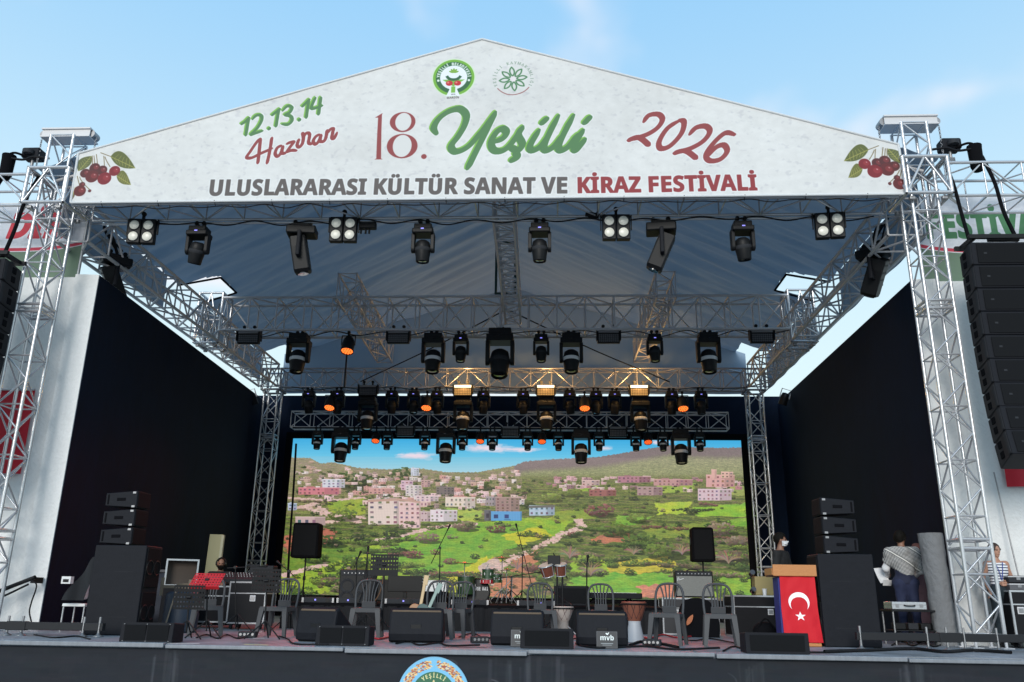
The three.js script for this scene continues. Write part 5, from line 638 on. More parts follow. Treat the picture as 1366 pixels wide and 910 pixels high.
// soft guitar bag leaning on that case
{ const p = onY(936, 851); const t = thing('guitar_bag', 'black padded guitar bag with a brown tag leaning on the case', 'bag', [p.x, 0.003, p.z - 0.25]); const s = new THREE.Shape(); s.moveTo(-0.3, 0); s.bezierCurveTo(-0.36, 0.3, -0.34, 0.5, -0.22, 0.6); s.bezierCurveTo(-0.1, 0.66, 0.1, 0.66, 0.2, 0.58); s.bezierCurveTo(0.34, 0.46, 0.36, 0.2, 0.32, 0); s.closePath(); mesh('padded_body', new THREE.ExtrudeGeometry(s, { depth: 0.1, bevelEnabled: true, bevelSize: 0.03, bevelThickness: 0.03, bevelSegments: 3 }).rotateX(-0.12), MAT.blackSoft, t); const l = new THREE.Shape(); l.moveTo(0, 0); l.bezierCurveTo(0.09, 0.03, 0.13, 0.12, 0.12, 0.19); l.bezierCurveTo(0.04, 0.16, -0.02, 0.08, 0, 0); mesh('brown_tag', new THREE.ExtrudeGeometry(l, { depth: 0.008, bevelEnabled: false }), M3(0.42, 0.13, 0.05, 0.6), t, [-0.24, 0.2, 0.16]); }
// drum kit
{ const z = -7.6, o = onZ(640, 812, z), t = thing('drum_kit', 'drum kit with red-lit cymbals and green toms on the riser', 'drum kit', [o.x, onRiser - 0.49 + 0.0, z]); t.position.y = 0; const L = (u, v, dz = 0) => { const p = onZ(u, v, z + dz); return [p.x - o.x, p.y, dz]; };
  const shell = new THREE.MeshPhysicalMaterial({ color: lin(0.03, 0.07, 0.03), roughness: 0.25, clearcoat: 0.6 }); const k = 1 / (onZ(641, 790, z).x - onZ(640, 790, z).x); // px per metre
  { const c = L(637, 789); const b = new THREE.Group(); b.name = 'bass_drum'; b.position.set(...c); t.add(b); mesh('shell', cy(0.3, 0.3, 0.4, 32).rotateX(Math.PI / 2), shell, b, [0, 0, -0.2]); const cv = canvas(256, 256), x = cv.getContext('2d'); x.fillStyle = '#0c0c10'; x.fillRect(0, 0, 256, 256); x.fillStyle = '#d8dade'; x.font = 'bold 52px sans-serif'; x.textAlign = 'center'; x.fillText('DO RE Mİ', 128, 118); const head = new THREE.CircleGeometry(0.29, 32); mesh('drum_head', head, new THREE.MeshStandardMaterial({ map: ctex(cv), roughness: 0.5 }), b, [0, 0, 0.004]); mesh('hoop', new THREE.TorusGeometry(0.3, 0.018, 8, 32), MAT.black, b); for (const s of [-1, 1]) rod('spur', [s * 0.26, -0.1, -0.1], [s * 0.36, -0.3, 0.05], 0.01, MAT.steel, b); }
  const tom = (u, v, r, h, nm = 'tom') => { const b = new THREE.Group(); b.name = nm; b.position.set(...L(u, v, 0.1)); t.add(b); mesh('shell', cy(r, r, h, 24), shell, b); mesh('rim', new THREE.TorusGeometry(r, 0.012, 6, 24).rotateX(Math.PI / 2), MAT.steel, b, [0, h / 2, 0]); mesh('skin', cy(r * 0.97, r * 0.97, 0.006, 24, 0, h / 2, 0), MAT.whitePlastic, b); for (let i = 0; i < 6; i++) mesh('lug', cached('lug', () => bx(0.02, 0.06, 0.02)), MAT.steel, b, [Math.cos(i * 1.047) * r, 0, Math.sin(i * 1.047) * r]); return b; };
  tom(622, 781, 0.22, 0.42, 'floor_tom'); tom(651, 766, 0.15, 0.22); tom(663, 772, 0.12, 0.2); { const b = tom(650, 776, 0.17, 0.1, 'snare_drum'); b.children[0].material = M3(0.4, 0.02, 0.03, 0.4); }
  const cym = (u, v, r, tilt) => { const b = new THREE.Group(); b.name = 'cymbal_stand'; const p = L(u, v, -0.1); b.position.set(...p); t.add(b); const d = mesh('cymbal', lathe([[0, 0.03], [0.03, 0.028], [0.05, 0.01], [r, -0.012]], 28), M3(0.55, 0.30, 0.10, 0.3, 0.8, { side: THREE.DoubleSide }), b); d.rotation.z = tilt; rod('stand_tube', [0, -p[1] + 0.5, -0.02], [0, 0, 0], 0.012, MAT.steel, b); for (let i = 0; i < 3; i++) rod('stand_leg', [0, -p[1] + 0.85, -0.02], [Math.cos(i * 2.1) * 0.25, -p[1] + 0.5, Math.sin(i * 2.1) * 0.25], 0.009, MAT.steel, b); };
  cym(620, 751, 0.28, -0.05); cym(670, 744, 0.27, 0.03); cym(676, 760, 0.2, 0.1); const seat = new THREE.Group(); seat.name = 'drum_throne'; seat.position.set(...L(668, 806, -0.6)); t.add(seat); mesh('cushion', cy(0.17, 0.16, 0.09, 20), MAT.black, seat); rod('post', [0, 0, 0], [0, -0.3, 0], 0.02, MAT.steel, seat);
  const hh = L(683, 785, 0.15); rod('hardware_tube', [hh[0], 0.5, hh[2]], [hh[0], hh[1] + 0.3, hh[2]], 0.01, MAT.steel, t); rod('hardware_tube', L(655, 800), L(684, 772), 0.01, MAT.steel, t); rod('hardware_tube', L(640, 775), L(652, 752), 0.009, MAT.steel, t); }
// bongos on a stand
{ const z = -1.4, a = onZ(735, 760, z), b = onZ(748, 842, z), t = thing('bongo_drums', 'pair of wooden bongos clamped on a black stand', 'bongo drums', [b.x, 0, z]); const L = (u, v) => { const p = onZ(u, v, z); return [p.x - b.x, p.y, 0]; };
  const w = M3(0.16, 0.05, 0.03, 0.35); for (const [u, v, r, rz] of [[730, 761, 0.125, 0.25], [748, 760, 0.105, 0.05]]) { const d = new THREE.Group(); d.name = 'bongo'; d.position.set(...L(u, v)); d.rotation.set(0.3, 0, rz); t.add(d); mesh('shell', lathe([[0.8 * r, -0.11], [0.95 * r, 0], [r, 0.1]], 20), w, d); mesh('skin', cy(r * 0.98, r * 0.98, 0.008, 20, 0, 0.104, 0), M3(0.55, 0.45, 0.36, 0.6), d); mesh('hoop', new THREE.TorusGeometry(r * 1.04, 0.011, 6, 20).rotateX(Math.PI / 2), MAT.alu, d, [0, 0.09, 0]); mesh('lower_hoop', new THREE.TorusGeometry(r * 0.84, 0.009, 6, 20).rotateX(Math.PI / 2), MAT.alu, d, [0, -0.1, 0]); for (let i = 0; i < 4; i++) { const q = i * 1.57 + 0.6; rod('tension_rod', [Math.cos(q) * r * 0.9, -0.1, Math.sin(q) * r * 0.9], [Math.cos(q) * r * 1.05, 0.09, Math.sin(q) * r * 1.05], 0.006, MAT.alu, d); } }
  for (const u of [744, 751]) rod('stand_tube', [...L(u, 842)].map((q, i) => i === 1 ? 0.25 : q), L(u - 1, 752), 0.016, MAT.black, t); for (let i = 0; i < 3; i++) rod('leg', [0, 0.3, 0], [Math.cos(i * 2.1 + 0.5) * 0.35, 0.01, Math.sin(i * 2.1 + 0.5) * 0.35], 0.012, MAT.steel, t); mesh('tray', rb(0.22, 0.2, 0.16, 0.01, ...L(739, 749), 1), MAT.black, t); mesh('arm', tube([L(738, 738), L(746, 752), L(757, 772)], 0.012), MAT.black, t); }
function goblet(name, label, u, v, hpx, rTop, rWaist, rFoot, H, mats, weave) { const p = onY(u, v), t = thing(name, label, 'drum', [p.x, 0.002, p.z - 0.1]); mesh('bowl', lathe([[rWaist, H * 0.52], [rWaist * 1.25, H * 0.6], [rTop * 0.85, H * 0.8], [rTop, H * 0.96], [rTop, H]], 24), mats[0], t); mesh('foot', lathe([[rFoot, 0], [rFoot * 0.95, 0.03], [rWaist * 0.98, H * 0.45], [rWaist, H * 0.52]], 24), mats[1], t); mesh('skin', cy(rTop * 0.97, rTop * 0.97, 0.01, 24, 0, H, 0), mats[2], t); mesh('ring', new THREE.TorusGeometry(rTop * 1.03, 0.012, 6, 28).rotateX(Math.PI / 2), MAT.black, t, [0, H * 0.95, 0]);
  for (let i = 0; i < weave; i++) { const q = i / weave * 6.283, q2 = q + 6.283 / weave * (i % 2 ? 1.5 : -1.5); rod('rope', [Math.cos(q) * rTop * 1.02, H * 0.94, Math.sin(q) * rTop * 1.02], [Math.cos(q2) * rWaist * 1.2, H * 0.58, Math.sin(q2) * rWaist * 1.2], 0.005, mats[3], t); } }
goblet('djembe', 'djembe drum with woven brown bowl and pale grey foot', 848, 857, 50, 0.2, 0.1, 0.155, 0.6, [M3(0.22, 0.075, 0.045, 0.6), M3(0.40, 0.42, 0.46, 0.5), M3(0.4, 0.1, 0.08, 0.6), M3(0.05, 0.02, 0.02, 0.8)], 20); goblet('goblet_drum', 'patterned beige goblet drum behind the bongo stand', 751, 851, 40, 0.19, 0.1, 0.13, 0.5, [M3(0.42, 0.36, 0.33, 0.7), M3(0.3, 0.26, 0.24, 0.7), M3(0.5, 0.45, 0.42, 0.6), M3(0.14, 0.09, 0.09, 0.8)], 16);
// keyboard on a stand
{ const z = -4.6, a = onZ(775, 790, z), b = onZ(856, 800, z), W = b.x - a.x, t = thing('keyboard', 'long black keyboard on a folding stand before the screen', 'keyboard', [(a.x + b.x) / 2, onR(z, b.x), z]); const y = (a.y + b.y) / 2 - onR(z, b.x); mesh('body', rb(W, 0.12, 0.34, 0.02, 0, y, 0), MAT.speaker, t); for (let i = 0; i < 26; i++) mesh('white_key', cached('wkey', () => bx(0.036, 0.01, 0.14)), MAT.whitePlastic, t, [-W * 0.44 + i * W * 0.88 / 26, y + 0.062, -0.08]); for (const s of [-1, 1]) { rod('stand_leg', [s * W * 0.3, y - 0.05, -0.15], [s * W * 0.12, 0.02, 0.2], 0.016, MAT.black, t); rod('stand_leg', [s * W * 0.3, y - 0.05, 0.15], [s * W * 0.4, 0.02, -0.2], 0.016, MAT.black, t); } }
// electric guitars leaning at the wedge
{ const gt = (label, u0, v0, u1, v1, neckM, bodyM, z) => { const a = onZ(u0, v0, z), b = onZ(u1, v1, z), t = thing('electric_guitar', label, 'guitar', [b.x, b.y - 0.55, z]); t.position.y = 0.18; const d = [a.x - b.x, a.y - t.position.y, -0.25]; const q = V(...d), L = q.length(); const G = new THREE.Group(); G.name = 'instrument'; G.quaternion.setFromUnitVectors(UP, q.clone().normalize()); t.add(G); mesh('neck', rb(0.052, L * 0.62, 0.025, 0.008, 0, L * 0.55, 0, 1), neckM, G); mesh('headstock', rb(0.08, 0.17, 0.016, 0.006, 0.01, L * 0.94, 0, 1), neckM, G); const s = new THREE.Shape(); s.moveTo(0, 0.32); s.bezierCurveTo(0.2, 0.42, 0.2, 0.2, 0.13, 0.14); s.bezierCurveTo(0.24, -0.02, 0.14, -0.16, 0, -0.16); s.bezierCurveTo(-0.14, -0.16, -0.24, -0.02, -0.13, 0.14); s.bezierCurveTo(-0.2, 0.2, -0.2, 0.42, 0, 0.32); mesh('body', new THREE.ExtrudeGeometry(s, { depth: 0.03, bevelEnabled: true, bevelSize: 0.008, bevelThickness: 0.006, bevelSegments: 2 }).translate(0, 0, -0.015), bodyM, G); for (let i = 0; i < 6; i++) mesh('tuner', cached('tuner', () => cy(0.006, 0.006, 0.03, 6).rotateZ(1.57)), MAT.steel, G, [i % 2 ? 0.055 : -0.035, L * 0.9 + 0.025 * i, 0]); };
  gt('electric guitar with pale maple neck leaning behind a wedge', 565, 770, 557, 815, M3(0.55, 0.38, 0.2, 0.45), M3(0.3, 0.13, 0.04, 0.3), -0.35); gt('electric guitar with green-grey neck leaning the other way', 583, 781, 562, 815, M3(0.26, 0.34, 0.3, 0.5), M3(0.06, 0.1, 0.09, 0.3), -0.1); }
{ const z = -1.2, p = onZ(490, 806, z), t = thing('saz_case', 'black instrument in a case standing upright on a chair', 'instrument', [p.x, p.y, z]); t.rotation.set(0, 0.3, -0.2); mesh('body', new THREE.CylinderGeometry(0.1, 0.16, 0.42, 16).scale(1, 1, 0.55).translate(0, 0.21, 0), MAT.black, t); mesh('neck', rb(0.1, 0.42, 0.06, 0.02, 0, 0.6, 0), MAT.black, t); mesh('strap', tube([[0.06, 0.7, 0.05], [0.14, 0.5, 0.08], [0.15, 0.2, 0.07], [0.08, 0.02, 0.05]], 0.012), M3(0.12, 0.06, 0.03, 0.8), t); }
{ const z = -6, a = onZ(518, 768, z), b = onZ(563, 790, z), t = thing('monitor_screen', 'black flat monitor turned away on the riser', 'monitor', [(a.x + b.x) / 2, b.y, z]); const W = b.x - a.x, H = a.y - b.y; mesh('panel', rb(W, H, 0.05, 0.012, 0, H / 2, 0), MAT.black, t); mesh('stand', rb(0.08, b.y - 0.49, 0.05, 0.01, 0, -(b.y - 0.49) / 2, -0.04), MAT.black, t); mesh('foot', rb(0.4, 0.02, 0.25, 0.008, 0, -b.y + 0.502, -0.04), MAT.black, t);
  const c = onZ(582, 782, -6.3); const w = thing('white_box', 'white cardboard box on the riser behind the chairs', 'box', [c.x, 0.49, -6.3]); c.y -= 0.49; mesh('carton', bx(0.5, 0.24, 0.3, 0, c.y, 0), MAT.whitePlastic, w); mesh('carton_flap', bx(0.5, 0.01, 0.3, 0, c.y + 0.127, 0), M3(0.6, 0.6, 0.58, 0.8), w); mesh('support_crate', bx(0.55, c.y - 0.125, 0.34, 0, (c.y - 0.125) / 2, 0), MAT.blackSoft, w);
  const d = onZ(762, 800, -4.4), u = onZ(762, 782, -4.4); const k = thing('speaker_crate', 'dark speaker box standing behind the bongo stand', 'speaker box', [d.x, 0.492, -4.4]); u.y -= 0.49; mesh('cabinet', rb(0.72, u.y, 0.5, 0.015, 0, u.y / 2, 0), MAT.speaker, k); mesh('grille', rb(0.62, u.y - 0.1, 0.015, 0.006, 0, u.y / 2, 0.252, 1), MAT.grille, k); }
// small logo boards leaning at the wedges
{ const cv = canvas(256, 200), x = cv.getContext('2d'); x.fillStyle = '#23272d'; x.fillRect(0, 0, 256, 200); x.strokeStyle = '#3c424a'; x.lineWidth = 6; x.strokeRect(4, 4, 248, 192); x.fillStyle = '#dfe6e4'; x.font = 'bold 84px sans-serif'; x.textAlign = 'center'; x.fillText('mvb', 128, 104); x.fillStyle = '#e8efec'; x.beginPath(); x.ellipse(128, 30, 18, 9, 0.6, 0, 7); x.ellipse(146, 22, 14, 6, -0.8, 0, 7); x.fill(); x.fillStyle = '#8d9498'; x.fillRect(52, 138, 150, 8); x.fillRect(72, 158, 112, 6);
  const m = new THREE.MeshStandardMaterial({ map: ctex(cv), roughness: 0.5 }); for (const [u0, u1, v, lab] of [[796, 824, 866, 'small dark board with white logo leaning on a wedge monitor'], [681, 709, 863.3, 'small dark logo board half hidden behind a low front speaker']]) { const p = onY((u0 + u1) / 2, v), W = onY(u1, v).x - onY(u0, v).x, t = thing('logo_board', lab, 'sign', [p.x, 0.003, p.z]); const q = mesh('board', bx(W, W * 0.78, 0.02, 0, W * 0.39, 0), MAT.black, t), f = mesh('printed_face', new THREE.PlaneGeometry(W * 0.98, W * 0.76).translate(0, W * 0.39, 0.0135), m, t); q.rotation.x = f.rotation.x = -0.15; } }
// lectern with flag
{ const p = onY(1070, 863), t = thing('lectern', 'wooden lectern with sloping top and blue sides', 'lectern', [onZ(1066, 863, 0.2).x, 0.002, 0.05]); const wood = (() => { const tx = noiseTex(256, 128, (x, y) => { const v = 0.5 + 0.5 * Math.sin(y * 60 + 5 * per(x, y, 5, 2)), n = 0.06 * per(x, y, 30, 4); return [0.72 + 0.05 * v + n, 0.47 + 0.05 * v + n, 0.27 + 0.04 * v + n]; }); return new THREE.MeshStandardMaterial({ map: tx, roughness: 0.4 }); })();
  const blue = M3(0.02, 0.03, 0.2, 0.6); mesh('column', rb(0.54, 1.0, 0.32, 0.01, 0.02, 0.5, 0.03), blue, t); mesh('base_plate', rb(0.64, 0.05, 0.5, 0.01, 0, 0.025, -0.02), wood, t); mesh('top_board', rb(0.66, 0.025, 0.5, 0.006, 0, 0, 0).rotateX(-0.12).translate(0, 1.05, 0), wood, t); mesh('front_lip', rb(0.66, 0.17, 0.03, 0.008, 0.0, 1.1, 0.25), wood, t); mesh('side_lip', rb(0.02, 0.1, 0.46, 0.005, -0.33, 1.08, 0), wood, t); mesh('side_lip', rb(0.02, 0.1, 0.46, 0.005, 0.33, 1.08, 0), wood, t);
  const cv = canvas(320, 640), x = cv.getContext('2d'); x.fillStyle = 'rgb(206,18,36)'; x.fillRect(0, 0, 320, 640); x.fillStyle = '#fff'; x.beginPath(); x.arc(160, 270, 92, 0, 7); x.fill(); x.fillStyle = 'rgb(206,18,36)'; x.beginPath(); x.arc(160, 297, 74, 0, 7); x.fill(); x.fillStyle = '#fff'; x.beginPath(); for (let i = 0; i < 10; i++) { const a = -Math.PI / 2 + i * Math.PI / 5, r = i % 2 ? 18 : 46; x.lineTo(160 + Math.cos(a) * r, 402 + Math.sin(a) * r); } x.fill();
  const f = thing('draped_flag', 'red flag with white crescent and star draped on the lectern', 'flag', [t.position.x + 0.035, 0.06, t.position.z + 0.205]); const g = new THREE.PlaneGeometry(0.55, 1.0, 24, 24), q = g.attributes.position; for (let i = 0; i < q.count; i++) { const y = q.getY(i) / 0.5; q.setZ(i, 0.02 * Math.sin(q.getX(i) * 19 + 1.6 * y) * (0.65 - 0.5 * y) + 0.01 * noise.noise(q.getX(i) * 9, y * 3, 2) + 0.022); q.setX(i, q.getX(i) * (1 - 0.04 * y) + (y < 0 ? -0.03 * y : 0)); } g.computeVertexNormals(); mesh('cloth', g.translate(0, 0.5, 0), new THREE.MeshStandardMaterial({ map: ctex(cv), roughness: 0.75, side: THREE.DoubleSide }), f); mesh('top_hem', rb(0.52, 0.03, 0.02, 0.008, 0, 0.99, 0.012, 1), M3(0.6, 0.5, 0.5, 0.8), f); }
// flight cases and clutter
{ const p = onY(1012, 852); flightCase('flight_case', 'black aluminium-edged flight case beside the lectern with a paper cup on it', p.x + 0.15, -3.2, 0.95, 0.74, 0.6, 0.12, { latches: [0.25] });
  const cup = thing('paper_cup', 'white paper cup on the flight case beside the lectern', 'cup', [onZ(1020, 800, -3.2).x, 0.745, -3.15]); mesh('cup_body', lathe([[0, 0.004], [0.032, 0.004], [0.034, 0], [0.045, 0.12], [0.042, 0.12], [0.032, 0.01]], 16), MAT.whitePlastic, cup); mesh('cup_rim', new THREE.TorusGeometry(0.045, 0.004, 6, 18).rotateX(Math.PI / 2), MAT.whitePlastic, cup, [0, 0.12, 0]);
  const mx = thing('yellow_equipment_case', 'yellowish equipment case with lamps behind the lectern', 'equipment case', [onZ(1022, 780, -3.6).x, 0.745, -3.6]); mesh('case_body', rb(0.5, 0.36, 0.3, 0.02, 0, 0.18, 0), M3(0.30, 0.24, 0.1, 0.6), mx); for (const [a, b] of [[-0.3, 0.1], [0.25, 0.1], [-0.3, 0.42], [0.2, 0.46]]) mesh('clamp_lamp', cy(0.05, 0.06, 0.12, 12).rotateX(1.3), MAT.lensGlass, mx, [a, b, 0.18]);
  for (let k = 0; k < 4; k++) { const pts = []; const c = onY(998 + 4 * k, 848); for (let i = 0; i < 14; i++) pts.push(V(c.x + 0.16 * Math.sin(i * 1.3 + k) * (1 + 0.3 * Math.sin(i)), 0.2 + 0.2 * Math.cos(i * 1.3 + k) + 0.05 * k, c.z + 0.1 + 0.03 * i * 0.2)); tag(mesh('red_cable_coil', tube(pts, 0.014, 90, 6), MAT.cableRed), 'tangled red cable coil before the flight case beside the lectern', 'cable', 'red cable coils by the flight case'); }
  const sb = thing('dark_bag', 'black soft bag lying beside the red cable coils', 'bag', [onY(1005, 856).x + 0.2, 0.003, onY(1005, 856).z]); mesh('bag_body', new THREE.SphereGeometry(0.2, 20, 12).scale(1, 0.8, 0.8).translate(0, 0.15, 0), MAT.blackSoft, sb); mesh('bag_strap', tube([[-0.15, 0.2, 0.1], [0, 0.36, 0.1], [0.15, 0.2, 0.12]], 0.014), MAT.blackSoft, sb); }
{ const p = onY(305, 836); flightCase('rack_flight_case', 'open black rack case with aluminium edges before the seated man', p.x - 0.1, p.z + 0.6, 1.0, 0.78, 0.6, 0.05, { latches: [], casters: true }); flightCase('rack_flight_case', 'tall black rack case with silver latch beside the music stand', onY(338, 838).x + 0.1, onY(338, 838).z + 0.5, 0.72, 0.86, 0.6, 0, { latches: [0.15], casters: true });
  const mix = thing('mixing_desk', 'small sound mixer with knobs in front of the seated man', 'mixer', [onZ(318, 768, -3.6).x, 0.86, -3.8]); mesh('chassis', prism([[-0.25, 0], [0.25, 0], [0.25, 0.06], [-0.25, 0.2]], 0.8, 0.01), MAT.charcoal, mix); for (let j = 0; j < 3; j++) for (let i = 0; i < 12; i++) mesh('knob', cached('mknob', () => cy(0.011, 0.012, 0.025, 8)), MAT.steel, mix, [-0.33 + i * 0.06, 0.1 + 0.035 * j + 0.02, 0.1 - 0.13 * j]); mesh('rack_unit', rb(0.5, 0.3, 0.3, 0.01, 0.3, 0.2, -0.42), MAT.charcoal, mix);
  const lid = thing('case_lid', 'open flight case lid standing on edge behind the blue barrel', 'case lid', [onZ(240, 780, -2.5).x, 0, -2.5], 0.45); const y = onZ(240, 780, -2.5).y; for (const s of [-1, 1]) mesh('lid_side', bx(0.03, 0.5, 0.2, s * 0.28, y + 0.22, 0), MAT.alu, lid); for (const s of [-1, 1]) mesh('lid_rail', bx(0.53, 0.03, 0.2, 0, y + 0.22 + s * 0.235, 0), MAT.alu, lid); mesh('lid_panel', bx(0.52, 0.44, 0.02, 0, y + 0.22, -0.09), M3(0.06, 0.045, 0.035, 0.8), lid); mesh('support_case', bx(0.6, y - 0.03, 0.4, 0, (y - 0.03) / 2, 0), MAT.caseBlack, lid);
  const q = onY(217, 846); const bar = thing('blue_barrel', 'dark blue plastic barrel with a wooden clamp rack on top', 'barrel', [q.x, 0.002, q.z - 0.6]); mesh('barrel_body', lathe([[0, 0], [0.26, 0], [0.28, 0.03], [0.29, 0.3], [0.28, 0.33], [0.29, 0.36], [0.28, 0.62], [0.22, 0.66], [0, 0.66]], 28), M3(0.02, 0.035, 0.06, 0.5), bar); mesh('clamp_rack', merge([bx(0.5, 0.05, 0.05, -0.1, 0.74, 0.1), bx(0.3, 0.12, 0.2, 0.05, 0.74, 0), bx(0.05, 0.2, 0.05, 0.15, 0.76, 0.12), cy(0.03, 0.03, 0.3, 8, -0.35, 0.74, 0.1)]), M3(0.22, 0.17, 0.12, 0.7), bar); rod('wooden_pole', [-0.14, 0, 0.3], [0.0, 0.72, 0.28], 0.014, M3(0.3, 0.24, 0.18, 0.7), bar);
  const bd = onZ(281, 765, -6), bt = onZ(283, 713, -6), board = thing('pale_board', 'tall pale yellow board leaning at the black side wall', 'board', [bd.x, 0, -6]); mesh('board_panel', rb(0.32, bt.y, 0.05, 0.008, 0, bt.y / 2, 0), M3(0.45, 0.42, 0.25, 0.7), board); mesh('board_edge', bx(0.06, bt.y - 0.02, 0.07, 0.16, bt.y / 2, -0.002), M3(0.55, 0.53, 0.38, 0.7), board); board.rotation.z = -0.02;
  const cv = thing('covered_equipment', 'heap of equipment under a dark cover behind the open case lid', 'cover', [onZ(215, 790, -3.6).x, 0, -3.7]); { const g = new THREE.SphereGeometry(0.5, 28, 18), p2 = g.attributes.position; for (let i = 0; i < p2.count; i++) { const v = V(p2.getX(i), p2.getY(i), p2.getZ(i)), k = 1 + 0.15 * noise.noise(v.x * 4, v.y * 4, v.z * 4); p2.setXYZ(i, v.x * k * 1.2, Math.max(-0.5, v.y * k) * 1.05, v.z * k); } g.computeVertexNormals(); mesh('cover_sheet', g.translate(0, 0.52, 0), M3(0.03, 0.035, 0.05, 0.8), cv); mesh('top_item', rb(0.4, 0.06, 0.3, 0.02, 0.05, 1.06, 0.05), M3(0.09, 0.09, 0.1, 0.7), cv); }
}
// left and right wings: outriggers, handrail, cases, carpet roll
function outrigger(label, u0, u1, v, z, n, posts) { const a = onZ(u0, v, z), b = onZ(u1, v, z), t = thing('tower_outrigger', label, 'outrigger', [a.x, 0, z]); const m = MB(0.016, 0.017, 0.02, 0.5, 0.5), y = (a.y + b.y) / 2; mesh('beam', rb(b.x - a.x, 0.11, 0.09, 0.008, (b.x - a.x) / 2, y, 0), m, t); mesh('beam_sleeve', rb(0.3, 0.13, 0.11, 0.008, (b.x - a.x) * 0.42, y, 0), m, t); for (const u of posts) { const x = onZ(u, v, z).x - a.x; rod('screw_jack', [x, 0.02, 0.03], [x, y + 0.14, 0.03], 0.018, MAT.steel, t); mesh('jack_foot', cached('jfoot', () => lathe([[0.07, 0], [0.07, 0.01], [0.025, 0.03], [0.02, 0.05]], 12)), MAT.steel, t, [x, 0.004, 0.03]); } }
outrigger('dark steel outrigger beam before the tower with the handrail wall', -60, 139, 835, 0.9, 3, [-20, 12, 31, 113, 134]); outrigger('dark steel outrigger beam at the foot of the tower by the carpet roll', 1142, 1440, 851, 0.75, 6, [1147, 1236, 1262, 1285, 1329, 1400]);
{ const a = onZ(-30, 800, -0.6), b = onZ(47, 770, -0.6), t = thing('handrail', 'black tubular handrail on the white wall beside the tower', 'handrail', [b.x, b.y, -0.6]); const d = [a.x - b.x, a.y - b.y, 0]; mesh('rail', tube([[0, 0, 0], [d[0] * 0.5, d[1] * 0.5, 0], d], 0.035, 10, 8), MAT.black, t); mesh('lower_rail', tube([[-0.1, -0.12, 0], [d[0] * 0.6, d[1] * 0.6 - 0.12, 0], [d[0], d[1] - 0.1, 0]], 0.018, 10, 8), MAT.black, t); mesh('bracket', bx(0.04, 0.1, 0.3, -0.06, -0.05, -0.16), MAT.black, t); mesh('hanging_cable', tube([[-0.05, -0.05, 0.03], [0.06, -0.12, 0.03], [0.03, -0.4, 0.03], [0.02, -0.55, 0.03], [0.1, -0.74, 0.04]], 0.012), MAT.cable, t); }
{ const p = onZ(82, 835, -0.3), t = thing('folding_chair', 'white seat with silver frame half hidden behind the subwoofers', 'chair', [p.x, 0.002, -0.75]); mesh('seat', rb(0.4, 0.05, 0.4, 0.015, 0, 0.42, 0), MAT.whitePlastic, t); mesh('backrest', rb(0.1, 0.3, 0.3, 0.03, -0.06, 0.66, -0.1), MAT.whitePlastic, t); for (const [x, z] of [[-1, 1], [1, 1], [-1, -1], [1, -1]]) rod('leg', [x * 0.18, 0.4, z * 0.17], [x * 0.18, 0, z * 0.17], 0.014, MAT.alu, t); for (const z of [-1, 1]) rod('stretcher', [-0.18, 0.12, z * 0.17], [0.18, 0.12, z * 0.17], 0.01, MAT.alu, t); const cl = thing('black_garment', 'black cloth draped behind the subwoofer stack', 'cloth', [p.x + 0.12, 0, -0.7]); const g = new THREE.PlaneGeometry(0.46, 0.7, 12, 12), q = g.attributes.position; for (let i = 0; i < q.count; i++) { const y = q.getY(i) / 0.35; q.setX(i, q.getX(i) * (0.6 - 0.3 * y) + 0.16 * y); q.setZ(i, 0.05 * Math.sin(q.getX(i) * 18)); } g.computeVertexNormals(); mesh('cloth_sheet', g.translate(0.1, 0.85, 0.3), new THREE.MeshStandardMaterial({ color: lin(0.012, 0.014, 0.018), roughness: 0.9, side: THREE.DoubleSide }), cl); const bk = thing('small_bracket_box', 'small white box on the black wall above the white seat', 'box', onZ(90, 774, -0.7)); mesh('box_body', bx(0.16, 0.12, 0.1), MAT.whitePlastic, bk); mesh('box_slot', bx(0.1, 0.05, 0.02, 0, -0.01, 0.045), MAT.black, bk); }
{ const z = -0.75, a = onZ(1252, 712, z), t = thing('carpet_roll', 'grey carpet roll standing upright beside the silver tower', 'carpet roll', [onZ(1262, 845, z).x - 0.02, 0.003, z]); const g = new THREE.CylinderGeometry(0.185, 0.185, a.y, 40, 60), p = g.attributes.position; for (let i = 0; i < p.count; i++) { const X = p.getX(i), Y = p.getY(i), Z = p.getZ(i), q = 1 + 0.08 * noise.noise(X * 5, Y * 4 + X * 3, Z * 5) + 0.05 * noise.noise(X * 14, Y * 16, Z * 14); p.setX(i, X * q - 0.05 * (Y / a.y)); p.setZ(i, Z * q); } g.computeVertexNormals(); mesh('rolled_carpet', g.translate(0, a.y / 2, 0), M3(0.19, 0.193, 0.2, 0.95, 0, { bumpMap: grainTex, bumpScale: 0.03 }), t); mesh('roll_core', cy(0.05, 0.05, 0.02, 16, -0.025, a.y + 0.003, 0), MAT.blackSoft, t); }
